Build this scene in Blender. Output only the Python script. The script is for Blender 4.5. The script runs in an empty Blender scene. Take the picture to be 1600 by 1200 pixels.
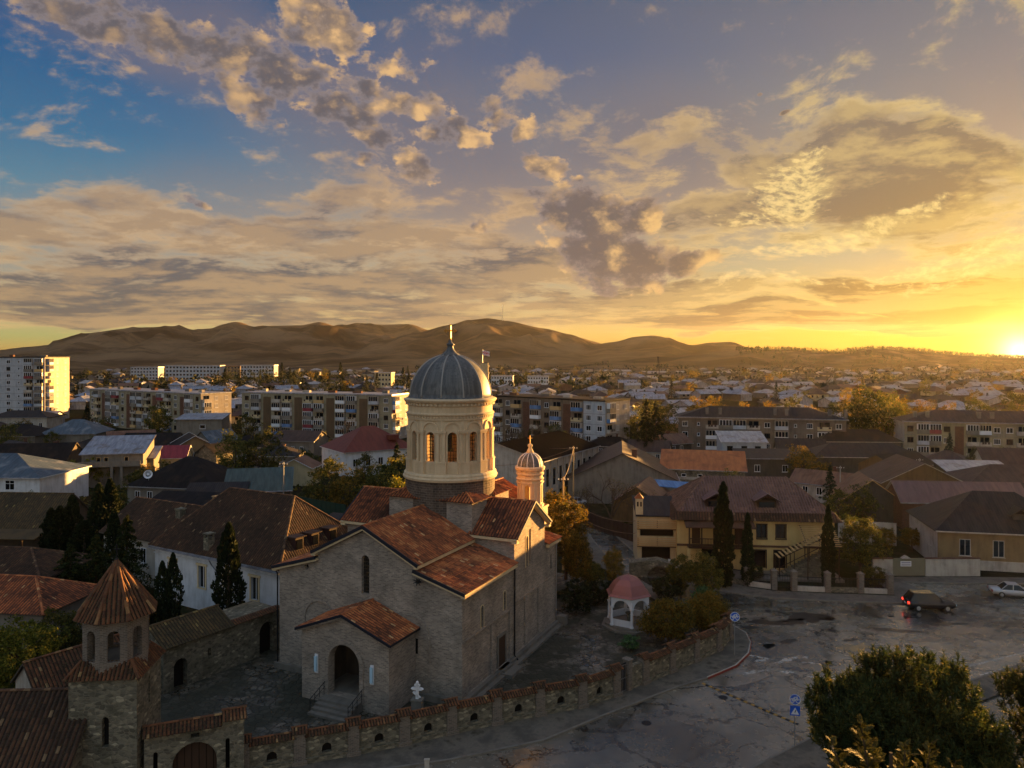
import bpy, bmesh, math, random
from mathutils import Vector, Matrix, noise
from mathutils.geometry import tessellate_polygon
R = math.radians
scene = bpy.context.scene
col = scene.collection
rnd = random.Random(7)

# ------------------------------------------------------------------ camera
CAM_H, FPX, HY = 27.0, 1200.0, 553.0          # camera height (m); focal length and horizon row of a 1600 px wide view
cd = bpy.data.cameras.new("camera")
cd.sensor_width = 36.0
cd.lens = FPX / 1600 * 36
cd.shift_y = -47.0 / 1600
cd.clip_start, cd.clip_end = 0.5, 20000
cam = bpy.data.objects.new("camera", cd); col.objects.link(cam)
cam.location = (0, 0, CAM_H); cam.rotation_euler = (R(90), 0, 0)
scene.camera = cam

def zat(py, Y): return CAM_H - (py - HY) * Y / FPX      # height seen at row py, Y metres out
def xat(px, Y): return (px - 800) / FPX * Y
def gnd(px, py, z=0.0):
    Y = (CAM_H - z) * FPX / (py - HY)
    return Vector((xat(px, Y), Y, z))

# ------------------------------------------------------------------ colour management
vs = scene.view_settings
vs.view_transform = 'Standard'; vs.look = 'None'; vs.exposure = 2.7; vs.gamma = 1.0; vs.use_curve_mapping = False
scene.cycles.use_denoising = True
scene.cycles.max_bounces = 6; scene.cycles.diffuse_bounces = 3; scene.cycles.glossy_bounces = 3
scene.cycles.transparent_max_bounces = 12; scene.cycles.volume_bounces = 0
scene.cycles.caustics_reflective = False; scene.cycles.caustics_refractive = False
scene.cycles.sample_clamp_indirect = 6.0

def lin(r, g, b):
    def f(c):
        c /= 255.0
        return c / 12.92 if c <= 0.04045 else ((c + 0.055) / 1.055) ** 2.4
    return (f(r), f(g), f(b), 1.0)

# ------------------------------------------------------------------ node helper
class NT:
    def __init__(s, tree): s.t = tree; tree.nodes.clear()
    def put(s, sock, v):
        if v is None: return
        if isinstance(v, bpy.types.NodeSocket): s.t.links.new(v, sock)
        else:
            try: sock.default_value = v
            except Exception: sock.default_value = tuple(v)[:3]
    def new(s, typ, ins=None, **props):
        n = s.t.nodes.new(typ)
        for k, v in props.items(): setattr(n, k, v)
        for k, v in (ins or {}).items(): s.put(n.inputs[k], v)
        return n
    def math(s, op, a, b=None, c=None, clamp=False):
        n = s.new('ShaderNodeMath', operation=op, use_clamp=clamp)
        s.put(n.inputs[0], a); s.put(n.inputs[1], b); s.put(n.inputs[2], c)
        return n.outputs[0]
    def vmath(s, op, a, b=None, scale=None):
        n = s.new('ShaderNodeVectorMath', operation=op)
        s.put(n.inputs[0], a); s.put(n.inputs[1], b)
        if scale is not None: s.put(n.inputs['Scale'], scale)
        return n.outputs['Value'] if op in ('DOT_PRODUCT', 'LENGTH', 'DISTANCE') else n.outputs[0]
    def mix(s, f, a, b, blend='MIX'):
        n = s.new('ShaderNodeMix', data_type='RGBA', blend_type=blend)
        s.put(n.inputs[0], f); s.put(n.inputs[6], a); s.put(n.inputs[7], b)
        return n.outputs[2]
    def rng(s, v, a, b, c=0.0, d=1.0, smooth=True):
        n = s.new('ShaderNodeMapRange', interpolation_type='SMOOTHSTEP' if smooth else 'LINEAR')
        s.put(n.inputs[0], v)
        for i, x in enumerate((a, b, c, d)): s.put(n.inputs[i + 1], x)
        return n.outputs[0]
    def ramp(s, f, stops, interp='LINEAR'):
        n = s.new('ShaderNodeValToRGB'); cr = n.color_ramp; cr.interpolation = interp
        while len(cr.elements) < len(stops): cr.elements.new(0.5)
        for e, (p, c) in zip(cr.elements, stops):
            e.position = p; e.color = c if len(c) == 4 else (*c, 1)
        s.put(n.inputs[0], f)
        return n.outputs[0]
    def noise(s, vec, scale, detail=4.0, rough=0.5, dist=0.0, dims='3D', color=False):
        n = s.new('ShaderNodeTexNoise', {'Scale': scale, 'Detail': detail, 'Roughness': rough, 'Distortion': dist}, noise_dimensions=dims)
        if vec is not None: s.put(n.inputs['Vector'], vec)
        return n.outputs[1] if color else n.outputs[0]
    def mapping(s, vec, loc=(0, 0, 0), rot=(0, 0, 0), scale=(1, 1, 1), typ='POINT'):
        n = s.new('ShaderNodeMapping', vector_type=typ)
        s.put(n.inputs[0], vec); s.put(n.inputs[1], loc); s.put(n.inputs[2], rot); s.put(n.inputs[3], scale)
        return n.outputs[0]

# ------------------------------------------------------------------ sun
SUN_AZ, SUN_EL = 41.5, 2.5
sun_dir = Vector((math.sin(R(SUN_AZ)) * math.cos(R(SUN_EL)), math.cos(R(SUN_AZ)) * math.cos(R(SUN_EL)), math.sin(R(SUN_EL))))
ld = bpy.data.lights.new("sun", 'SUN'); ld.energy = 5.0; ld.angle = R(0.5); ld.color = (1.0, 0.5, 0.13)
so = bpy.data.objects.new("sun", ld); col.objects.link(so)
so.rotation_euler = sun_dir.to_track_quat('Z', 'Y').to_euler()

# ------------------------------------------------------------------ world: Nishita sky under a graded dusk sky with cloud layers
world = bpy.data.worlds.new("World"); scene.world = world; world.use_nodes = True
w = NT(world.node_tree)
SKY_GAIN = 2 ** -2.7
def build_world():
    tc = w.new('ShaderNodeTexCoord')
    d = tc.outputs['Generated']
    sep = w.new('ShaderNodeSeparateXYZ', {0: d})
    x, y, z = sep.outputs
    az = w.math('ARCTAN2', x, y)
    el = w.math('ARCSINE', w.math('MAXIMUM', w.math('MINIMUM', z, 1.0), -1.0))
    sky = w.new('ShaderNodeTexSky', sky_type='NISHITA')
    sky.sun_disc = False; sky.sun_elevation = R(SUN_EL); sky.sun_rotation = R(SUN_AZ)
    sky.dust_density = 2.0; sky.altitude = 600
    elpos = w.math('MAXIMUM', el, 0.0)
    t = w.math('DIVIDE', elpos, R(30.0), clamp=True)
    def stops(*a): return [(e / 30.0, lin(*c)) for e, c in a]
    left = w.ramp(t, stops((0.0, (206, 160, 84)), (1.2, (178, 178, 112)), (2.2, (188, 174, 128)), (5.0, (164, 158, 142)), (8.5, (132, 146, 152)), (11.0, (92, 134, 158)), (14.5, (58, 112, 152)), (20.0, (40, 90, 140)), (30.0, (62, 82, 108))))
    mid = w.ramp(t, stops((0.0, (222, 168, 74)), (1.6, (218, 186, 112)), (4.0, (192, 178, 142)), (8.0, (162, 154, 142)), (12.0, (140, 138, 140)), (16.5, (114, 120, 134)), (21.0, (88, 102, 132)), (30.0, (74, 88, 112))))
    right = w.ramp(t, stops((0.0, (246, 168, 10)), (1.5, (238, 176, 26)), (3.5, (208, 178, 90)), (6.5, (182, 174, 138)), (10.0, (158, 152, 136)), (14.0, (146, 138, 130)), (18.0, (124, 126, 132)), (21.0, (112, 118, 130)), (30.0, (92, 100, 116))))
    base = w.mix(w.rng(az, R(-30), R(-2)), left, mid)
    base = w.mix(w.rng(az, R(0), R(30)), base, right)
    # away from the view the dusk sky returns to the eastern tone
    back = w.rng(w.math('ABSOLUTE', w.math('SUBTRACT', az, R(20))), R(85), R(150))
    base = w.mix(back, base, w.ramp(t, stops((0, (142, 140, 128)), (8, (126, 131, 128)), (18, (100, 115, 124)), (30, (72, 92, 108)))))
    base = w.mix(0.12, base, w.mix(1.0, sky.outputs[0], (0.10, 0.10, 0.10, 1), 'MULTIPLY'))
    sd = w.vmath('DOT_PRODUCT', d, tuple(sun_dir))
    ang = w.math('ARCCOSINE', w.math('MINIMUM', sd, 0.99999))
    near = w.rng(ang, R(4), R(46), 1.0, 0.0)
    ae = w.new('ShaderNodeCombineXYZ', {0: az, 1: el, 2: 0.0}).outputs[0]
    def pos(px, py):
        a, e = (px - 800) / FPX, (HY - py) / FPX
        return math.atan(a), math.atan(e / math.sqrt(1 + a * a))
    warp = w.noise(ae, 5.5, 2.0, 0.45, color=True)
    wv = w.vmath('SCALE', w.vmath('SUBTRACT', warp, (0.5, 0.5, 0.5)), scale=0.085)
    aew = w.vmath('ADD', ae, wv)
    def masks(lst, vec):
        out = None
        for px, py, rx, ry, rot, wt in lst:
            a, e = pos(px, py)
            m = w.mapping(vec, (a, e, 0), (0, 0, R(rot)), (rx / FPX, ry / FPX, 1), 'TEXTURE')
            g = w.new('ShaderNodeTexGradient', {0: m}, gradient_type='SPHERICAL').outputs['Fac']
            g = w.math('MULTIPLY', w.rng(g, 0.0, 0.75), wt)
            out = g if out is None else w.math('MAXIMUM', out, g)
        return out
    ael = w.new('ShaderNodeCombineXYZ', {0: az, 1: w.math('MULTIPLY', w.math('LOGARITHM', w.math('ADD', elpos, 0.03), 2.718), 0.13), 2: 0.0}).outputs[0]
    aelw = w.vmath('ADD', ael, w.vmath('SCALE', wv, scale=0.28))
    # ---- layer A: streaked stratus low in the sky
    mA = masks([(60, 380, 240, 60, 4, .75), (150, 455, 330, 60, 0, .9), (420, 360, 200, 46, 12, .62), (480, 320, 140, 34, 10, .5),
                (330, 420, 330, 50, 2, .7), (640, 440, 300, 30, 2, .75), (560, 470, 330, 34, 0, .8), (900, 478, 260, 34, 0, .6),
                (1120, 500, 340, 24, -2, .85), (1500, 462, 290, 44, -6, 1.7), (1420, 492, 440, 24, -4, 1.5), (250, 485, 420, 22, 1, .9), (100, 415, 260, 26, 3, .9), (1140, 225, 260, 60, -8, .6),
                (1360, 262, 250, 110, -6, 1.3), (1120, 340, 170, 46, 6, .85), (1480, 300, 200, 60, -14, .5), (1560, 250, 160, 50, -12, .55), (1440, 385, 330, 40, 10, .38), (1250, 430, 300, 22, 2, .4),
                (1085, 522, 60, 10, 0, .8), (700, 450, 130, 22, -4, .9), (830, 330, 330, 70, 8, .35)], aew)
    sv = w.mapping(aelw, (0, 0, 0), (0, 0, R(5)), (5.5, 30.0, 1.0))
    nA = w.noise(sv, 1.0, 8.0, 0.60, 0.12)
    nA2 = w.noise(w.vmath('ADD', sv, (0.22, -0.42, 0)), 1.0, 5.0, 0.60, 0.12)
    fA = w.noise(w.mapping(aelw, (3, 1, 0), (0, 0, R(-6)), (22.0, 90.0, 1.0)), 1.0, 6.0, 0.66, 0.1)
    nA = w.math('ADD', w.math('MULTIPLY', nA, 0.85), w.math('MULTIPLY', fA, 0.45))
    nA = w.math('SUBTRACT', nA, 0.15)
    band = w.math('MULTIPLY', w.math('MULTIPLY', w.rng(el, R(1.0), R(2.6)), w.rng(el, R(13.0), R(6.5))), w.rng(az, R(26), R(-6), 0.30, 0.62))
    mA = w.math('MAXIMUM', w.math('MULTIPLY', mA, 0.85), band)
    dA = w.math('SUBTRACT', w.math('ADD', w.math('MULTIPLY', nA, 1.15), w.math('MULTIPLY', mA, 0.40)), 0.72)
    aA = w.math('MULTIPLY', w.rng(dA, -0.12, 0.12), w.rng(el, R(0.5), R(1.5)))
    coreA = w.rng(dA, -0.06, 0.11)
    litA = w.math('MULTIPLY', w.rng(w.math('SUBTRACT', nA, nA2), -0.10, 0.10), 0.45)
    edgeA = w.math('ADD', w.math('MULTIPLY', w.math('SUBTRACT', 1.0, coreA), 0.80), litA, clamp=True)
    shadow = w.mix(near, lin(92, 90, 92), lin(134, 106, 46))
    shadow = w.mix(w.rng(el, R(2), R(16)), shadow, w.mix(near, lin(104, 102, 112), lin(130, 116, 92)))
    light = w.mix(near, lin(224, 182, 126), lin(255, 224, 130))
    cA = w.mix(edgeA, shadow, light)
    veil = masks([(700, 260, 420, 190, -20, .85), (1010, 260, 300, 170, -8, .8), (330, 330, 330, 90, 6, .5), (300, 60, 380, 110, -16, .9), (560, 180, 260, 120, -20, .95)], aew)
    base2 = w.mix(w.math('MULTIPLY', veil, 0.75), base, w.mix(w.rng(el, R(3), R(15)), w.mix(near, lin(196, 160, 122), lin(206, 166, 96)), w.mix(near, lin(118, 112, 122), lin(130, 120, 114))))
    c = w.mix(w.math('MULTIPLY', aA, 0.88), base2, cA)
    # ---- rippled bright patches (mackerel sky) right of centre
    mB = masks([(1235, 300, 95, 80, 25, 1.0), (1260, 250, 70, 30, 20, .9), (1180, 345, 120, 22, 4, .8), (1250, 385, 170, 22, 8, .9), (1380, 345, 170, 16, 12, .8), (1500, 395, 260, 24, 10, .8), (1200, 440, 160, 16, 0, .8), (1540, 410, 180, 20, 12, .8)], aew)
    rip = w.noise(w.mapping(aew, (1, 2, 0), (0, 0, R(14)), (64.0, 150.0, 1.0)), 1.0, 5.0, 0.62, 0.1)
    aB = w.rng(w.math('ADD', rip, w.math('MULTIPLY', mB, 0.36)), 0.66, 1.0)
    c = w.mix(w.math('MULTIPLY', aB, 0.9), c, w.mix(near, lin(240, 200, 140), lin(255, 232, 150)))
    # ---- layer C: cumulus puffs along the diagonal band
    mC = masks([(130, 10, 170, 46, -14, .95), (290, 60, 190, 52, -18, 1.0), (420, 105, 160, 66, -14, 1.0), (500, 20, 110, 70, 0, 1.0), (545, 40, 60, 60, 0, 1.0), (400, 165, 70, 46, -30, .85),
                (540, 190, 130, 56, -22, .95), (620, 105, 70, 30, 0, .7), (640, 165, 110, 34, -10, .9), (560, 150, 80, 60, 0, .85), (640, 260, 80, 34, -28, .95), (735, 212, 52, 32, 0, 1.0), (690, 200, 70, 40, 0, .8),
                (560, 265, 60, 18, -14, .75), (770, 180, 70, 22, 0, .75), (825, 195, 46, 26, 0, .8), (760, 155, 60, 22, 0, .6), (855, 255, 62, 40, -30, .9), (905, 300, 60, 34, -20, .75),
                (925, 345, 150, 66, -16, 1.15), (1000, 345, 70, 46, 0, 1.0), (970, 398, 170, 56, -10, 1.2), (1060, 412, 90, 24, 0, .95), (940, 432, 70, 26, -10, .8), (740, 357, 26, 12, 0, .7), (605, 322, 24, 10, 0, .6), (305, 320, 30, 10, -6, .8), (1245, 162, 14, 7, 10, .8), (1195, 130, 8, 5, 10, .7)], aew)
    pc = w.mapping(w.vmath('ADD', ae, w.vmath('SCALE', wv, scale=0.25)), (0, 0, 0), (0, 0, R(-12)), (34.0, 47.0, 1.0))
    nC = w.noise(pc, 1.0, 10.0, 0.63, 0.0)
    nC2 = w.noise(w.vmath('ADD', w.mapping(pc, (0, 0, 0), (0, 0, 0), (.62, .62, 1)), (0.36, -0.22, 0)), 1.0, 3.0, 0.5, 0.0)
    dC = w.math('SUBTRACT', w.math('ADD', w.math('MULTIPLY', nC, 1.45), w.math('MULTIPLY', mC, 0.50)), 0.95)
    aC = w.math('MULTIPLY', w.rng(dC, -0.06, 0.15), w.rng(mC, 0.04, 0.3))
    bulk = w.rng(dC, 0.0, 0.32)
    pl = w.mapping(pc, (0, 0, 0), (0, 0, 0), (.62, .62, 1))
    nC1 = w.noise(pl, 1.0, 4.0, 0.52, 0.0)
    litC = w.rng(w.math('ADD', w.math('SUBTRACT', nC1, nC2), w.math('MULTIPLY', w.math('SUBTRACT', nC, 0.5), 0.9)), -0.16, 0.42)
    mS = masks([(525, 35, 80, 70, 0, 1.0), (745, 212, 50, 34, 0, 1.0), (650, 270, 70, 30, -28, .9), (640, 165, 90, 30, 0, .8), (860, 255, 60, 40, -30, .9), (1040, 345, 60, 36, 0, .9), (825, 195, 40, 26, 0, .9), (600, 110, 60, 24, 0, .8), (1115, 412, 40, 24, 0, .8)], aew)
    sh = w.math('ADD', w.math('MULTIPLY', w.math('SUBTRACT', 1.0, bulk), 0.12), w.math('MULTIPLY', litC, 0.80))
    sh = w.math('ADD', sh, w.math('MULTIPLY', mS, 0.30), clamp=True)
    sh = w.math('MULTIPLY', w.rng(sh, 0.10, 0.95), w.rng(az, R(-30), R(-12), 0.45, 1.0))
    shC = w.mix(w.math('MULTIPLY', w.math('SUBTRACT', 1.0, bulk), 0.8), w.mix(near, lin(102, 97, 101), lin(112, 92, 64)), w.mix(near, lin(150, 138, 138), lin(190, 150, 90)))
    liC = w.mix(near, lin(230, 186, 130), lin(250, 204, 112))
    c = w.mix(w.math('MULTIPLY', aC, 0.97), c, w.mix(sh, shC, liC))
    # ---- glow round the sun itself, low at the right edge
    gd = Vector((math.sin(R(33.45)) * math.cos(R(0.15)), math.cos(R(33.45)) * math.cos(R(0.15)), math.sin(R(0.15))))
    ga = w.math('ARCCOSINE', w.math('MINIMUM', w.vmath('DOT_PRODUCT', d, tuple(gd)), 0.99999))
    g1 = w.math('POWER', w.rng(ga, R(0), R(16), 1.0, 0.0), 2.4)
    c = w.mix(w.math('MULTIPLY', g1, 0.52), c, lin(255, 192, 26))
    g2 = w.math('POWER', w.rng(ga, R(0), R(4.6), 1.0, 0.0), 1.8)
    c = w.mix(w.math('MULTIPLY', g2, 0.9), c, (2.3, 1.35, 0.25, 1))
    g3 = w.math('POWER', w.rng(ga, R(0.0), R(2.2), 1.0, 0.0, smooth=False), 3.0)
    c = w.mix(g3, c, (7.0, 4.6, 1.5, 1))
    # below the horizon
    c = w.mix(w.rng(el, R(-2.5), R(-0.3)), lin(74, 62, 44), c)
    # the high and eastern sky, outside the picture, is raised in brightness to fill the shade
    c = w.mix(1.0, c, w.new('ShaderNodeCombineColor', {i: w.math('ADD', 1.0, w.math('ADD', w.math('MULTIPLY', w.rng(el, R(27), R(55)), 1.6), w.math('MULTIPLY', w.math('MULTIPLY', back, w.rng(el, R(-1), R(8))), 2.2))) for i in range(3)}).outputs[0], 'MULTIPLY')
    big = w.mix(1.0, c, (10 * SKY_GAIN,) * 3 + (1,), 'MULTIPLY')
    bg = w.new('ShaderNodeBackground', {'Color': big, 'Strength': 0.1})
    out = w.new('ShaderNodeOutputWorld'); w.t.links.new(bg.outputs[0], out.inputs[0])
build_world()
world.cycles.sampling_method = 'MANUAL'; world.cycles.sample_map_resolution = 512

# ================================================================== mesh helpers
UP = Vector((0, 0, 1))
class MB:
    """collects faces for ONE mesh; each face has a material slot and a tone value"""
    def __init__(s): s.v, s.f, s.m, s.t = [], [], [], []
    def face(s, pts, mat=0, tone=0.5):
        i = len(s.v); s.v.extend([tuple(p) for p in pts]); s.f.append(tuple(range(i, i + len(pts)))); s.m.append(mat); s.t.append(tone)
    def box(s, c, size, rz=0.0, mat=0, tone=0.5, skip=''):
        """c = centre of the bottom face"""
        hx, hy, h = size[0] / 2, size[1] / 2, size[2]
        ca, sa = math.cos(rz), math.sin(rz)
        P = [Vector((c[0] + x * ca - y * sa, c[1] + x * sa + y * ca, c[2] + z)) for z in (0, h) for x, y in ((-hx, -hy), (hx, -hy), (hx, hy), (-hx, hy))]
        for k, q in (('d', (3, 2, 1, 0)), ('u', (4, 5, 6, 7)), ('f', (0, 1, 5, 4)), ('r', (1, 2, 6, 5)), ('b', (2, 3, 7, 6)), ('l', (3, 0, 4, 7))):
            if k not in skip: s.face([P[i] for i in q], mat, tone)
    def prism(s, poly, a, b, mat=0, tone=0.5, caps=True):
        """poly: list of 3D points, extruded from +a to +b (vectors)"""
        A = [Vector(p) + Vector(a) for p in poly]; B = [Vector(p) + Vector(b) for p in poly]
        n = len(A)
        for i in range(n): s.face([A[i], A[(i + 1) % n], B[(i + 1) % n], B[i]], mat, tone)
        if caps: s.face(A[::-1], mat, tone); s.face(B, mat, tone)
    def beam(s, a, b, w, h, mat=0, tone=0.5):
        a, b = Vector(a), Vector(b); d = (b - a).normalized()
        sx = d.cross(UP)
        sx = sx.normalized() if sx.length > 1e-4 else Vector((1, 0, 0))
        sz = sx.cross(d)
        q = [sx * (-w / 2) + sz * (-h / 2), sx * (w / 2) + sz * (-h / 2), sx * (w / 2) + sz * (h / 2), sx * (-w / 2) + sz * (h / 2)]
        s.prism(q, a, b, mat, tone)
    def tube(s, pts, rad, n=8, mat=0, tone=0.5, caps=True):
        pts = [Vector(p) for p in pts]; rings = []
        for i, p in enumerate(pts):
            d = (pts[min(i + 1, len(pts) - 1)] - pts[max(i - 1, 0)]).normalized()
            ax = d.cross(Vector((0, 1, 0.02))) if abs(d.y) < 0.9 else d.cross(Vector((1, 0, 0.02)))
            ax.normalize(); bx = d.cross(ax)
            r = rad[i] if isinstance(rad, (list, tuple)) else rad
            rings.append([p + (ax * math.cos(2 * math.pi * k / n) + bx * math.sin(2 * math.pi * k / n)) * r for k in range(n)])
        for i in range(len(rings) - 1):
            for k in range(n):
                s.face([rings[i][k], rings[i][(k + 1) % n], rings[i + 1][(k + 1) % n], rings[i + 1][k]], mat, tone)
        if caps: s.face(rings[0][::-1], mat, tone); s.face(rings[-1], mat, tone)
    def lathe(s, prof, n=32, c=(0, 0, 0), a0=0.0, a1=2 * math.pi, mat=0, tone=0.5, tonef=None):
        c = Vector(c); full = abs(a1 - a0 - 2 * math.pi) < 1e-6
        def P(r, z, k):
            a = a0 + (a1 - a0) * k / n
            return c + Vector((r * math.cos(a), r * math.sin(a), z))
        for i in range(len(prof) - 1):
            (r0, z0), (r1, z1) = prof[i], prof[i + 1]
            for k in range(n):
                t = tonef(i, k) if tonef else tone
                if r0 < 1e-6: s.face([P(0, z0, k), P(r1, z1, k + 1), P(r1, z1, k)][::-1], mat, t)
                elif r1 < 1e-6: s.face([P(r0, z0, k), P(r0, z0, k + 1), P(0, z1, k)], mat, t)
                else: s.face([P(r0, z0, k), P(r0, z0, k + 1), P(r1, z1, k + 1), P(r1, z1, k)], mat, t)
    def wall(s, O, T, outline, holes=(), depth=0.25, mat=0, mat2=None, back=None, tone=0.5):
        """a vertical wall face: O origin, T horizontal direction (outward normal is T x up); outline and holes are lists of (u, z).
        Each hole gets reveals `depth` deep; with back= material slot, a panel closes the hole at that depth."""
        O, T = Vector(O), Vector(T).normalized(); N = T.cross(UP)
        def P(u, z, w=0.0): return O + T * u + UP * z + N * w
        loops = [[Vector((u, z, 0)) for u, z in outline]] + [[Vector((u, z, 0)) for u, z in h] for h in holes]
        flat = [p for l in loops for p in l]
        for tri in tessellate_polygon(loops):
            q = [flat[i] for i in tri]
            ar = (q[1] - q[0]).cross(q[2] - q[0]).z
            if abs(ar) < 1e-9: continue
            if ar < 0: q = q[::-1]
            s.face([P(p.x, p.y) for p in q], mat, tone)
        for h in holes:
            ar = sum(h[i][0] * h[(i + 1) % len(h)][1] - h[(i + 1) % len(h)][0] * h[i][1] for i in range(len(h)))
            hh = h if ar > 0 else h[::-1]
            for i in range(len(hh)):
                a, b = hh[i], hh[(i + 1) % len(hh)]
                s.face([P(*a), P(*a, -depth), P(*b, -depth), P(*b)], mat if mat2 is None else mat2, tone)
            if back is not None: s.face([P(u, z, -depth) for u, z in hh], back, tone)
    def build(s, name, mats, parent=None, smooth=False, loc=None, rz=0.0):
        me = bpy.data.meshes.new(name)
        # merge identical corners so that smooth shading and bevels behave
        key, verts, faces = {}, [], []
        for f in s.f:
            g = []
            for i in f:
                k = (round(s.v[i][0], 4), round(s.v[i][1], 4), round(s.v[i][2], 4))
                j = key.get(k)
                if j is None: j = key[k] = len(verts); verts.append(s.v[i])
                if not g or (g[-1] != j and g[0] != j): g.append(j)
            faces.append(g)
        ok = [i for i, g in enumerate(faces) if len(g) >= 3 and len(set(g)) == len(g)]
        me.from_pydata(verts, [], [faces[i] for i in ok])
        mats = mats if isinstance(mats, (list, tuple)) else [mats]
        for m in mats: me.materials.append(m)
        me.polygons.foreach_set('material_index', [s.m[i] for i in ok])
        at = me.attributes.new('tone', 'FLOAT', 'FACE'); at.data.foreach_set('value', [float(s.t[i]) for i in ok])
        if smooth: me.polygons.foreach_set('use_smooth', [True] * len(ok))
        uv = me.uv_layers.new(name='UVMap'); buf = [0.0] * (2 * len(me.loops))
        for p in me.polygons:
            n = p.normal
            if abs(n.z) > 0.995: tx, ty = Vector((1, 0, 0)), Vector((0, 1, 0))
            else: tx = UP.cross(n).normalized(); ty = n.cross(tx)
            for li in p.loop_indices:
                co = me.vertices[me.loops[li].vertex_index].co
                buf[2 * li] = co.dot(tx); buf[2 * li + 1] = co.dot(ty)
        uv.data.foreach_set('uv', buf)
        me.update()
        o = bpy.data.objects.new(name, me); col.objects.link(o)
        if parent is not None: o.parent = parent
        if loc is not None: o.location = loc
        o.rotation_euler = (0, 0, rz)
        return o

def tag(o, label, cat, group=None):
    o['label'] = label; o['category'] = cat
    if group: o['group'] = group
    return o
def thing(name, label, cat, loc=(0, 0, 0), rz=0.0, group=None):
    o = bpy.data.objects.new(name, None); col.objects.link(o)
    o.location = loc; o.rotation_euler = (0, 0, rz); o.empty_display_size = 0.3
    return tag(o, label, cat, group)
def struct(o, kind='structure'): o['kind'] = kind; return o
def copy_tree(o, parent=None):
    c = o.copy(); col.objects.link(c); c.parent = parent
    for ch in list(o.children): copy_tree(ch, c)
    return c
def dup(o, loc, rz=0.0, sc=None, label=None, group=None):
    c = copy_tree(o); c.location = loc; c.rotation_euler = (0, 0, rz)
    if sc is not None: c.scale = sc if isinstance(sc, (tuple, list)) else (sc, sc, sc)
    if label: c['label'] = label
    if group: c['group'] = group
    return c
def put(mesh_obj, parent, loc, rz=0.0, sc=None):
    """another copy of a part under the same thing"""
    c = mesh_obj.copy(); col.objects.link(c); c.parent = parent; c.location = loc; c.rotation_euler = (0, 0, rz)
    if sc: c.scale = sc
    for ch in list(mesh_obj.children):
        k = ch.copy(); col.objects.link(k); k.parent = c
    return c
def arch(u0, u1, z0, z1, n=10):
    """outline of a round-headed opening, z1 = crown"""
    r = (u1 - u0) / 2; c = (u0 + u1) / 2; zs = z1 - r
    return [(u0, z0), (u1, z0)] + [(c + r * math.cos(math.pi * k / n), zs + r * math.sin(math.pi * k / n)) for k in range(n + 1)]
def rect(u0, u1, z0, z1): return [(u0, z0), (u1, z0), (u1, z1), (u0, z1)]

# ================================================================== materials
MATS = {}
def material(name, build, displace=False):
    m = bpy.data.materials.new(name); m.use_nodes = True
    n = NT(m.node_tree); out = n.new('ShaderNodeOutputMaterial')
    sh = build(n); n.t.links.new(sh, out.inputs[0])
    MATS[name] = m
    return m
def pbsdf(n, colr, rough=0.8, bump=None, bstr=0.3, bdist=0.05, metal=0.0, spec=0.3, trans=None):
    b = n.new('ShaderNodeBsdfPrincipled', {'Base Color': colr, 'Roughness': rough, 'Metallic': metal})
    b.inputs['Specular IOR Level'].default_value = spec
    if bump is not None:
        bp = n.new('ShaderNodeBump', {'Height': bump, 'Strength': bstr, 'Distance': bdist}); n.t.links.new(bp.outputs[0], b.inputs['Normal'])
    return b.outputs[0]
def C(h, k=1.0):
    """sRGB triple to a linear reflectance"""
    r = lin(*h); return (r[0] * k, r[1] * k, r[2] * k, 1)
def uvn(n): return n.new('ShaderNodeUVMap').outputs[0]
def tone(n): return n.new('ShaderNodeAttribute', attribute_name='tone').outputs['Fac']
def objrand(n): return n.new('ShaderNodeObjectInfo').outputs['Random']

def masonry(name, c1, c2, mortar, bw, bh, mort=0.012, mottle=0.5, big=None, rough=0.9):
    def f(n):
        uv = uvn(n)
        jit = n.vmath('ADD', uv, n.vmath('SCALE', n.vmath('SUBTRACT', n.noise(uv, 2.2, 3.0, 0.6, color=True), (.5, .5, .5)), scale=0.07))
        br = n.new('ShaderNodeTexBrick', {'Vector': jit, 'Color1': c1, 'Color2': c2, 'Mortar': mortar, 'Scale': 1.0, 'Mortar Size': mort, 'Mortar Smooth': 0.3, 'Bias': 0.0, 'Brick Width': bw, 'Row Height': bh})
        m1 = n.noise(uv, 0.45, 5.0, 0.6)
        m2 = n.noise(n.mapping(uv, scale=(3.2, 9.0, 1)), 1.0, 3.0, 0.65)
        c = n.mix(mottle, br.outputs[0], n.mix(n.rng(m1, 0.3, 0.7), (.35, .34, .34, 1), (1.0, .96, .92, 1)), 'MULTIPLY')
        sp = n.math('MULTIPLY', n.rng(m2, 0.56, 0.72), n.math('ADD', .35, n.rng(m1, .45, .62)))
        c = n.mix(n.math('MULTIPLY', sp, 0.55), c, big or c1)
        dk = n.rng(m2, 0.40, 0.26)
        c = n.mix(n.math('MULTIPLY', dk, 0.45), c, (.02, .018, .016, 1))
        h = n.math('ADD', n.math('MULTIPLY', br.outputs[1], -0.6), n.math('MULTIPLY', m2, 0.9))
        return pbsdf(n, c, rough, h, 0.55, 0.03, spec=0.15)
    return material(name, f)
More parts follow.
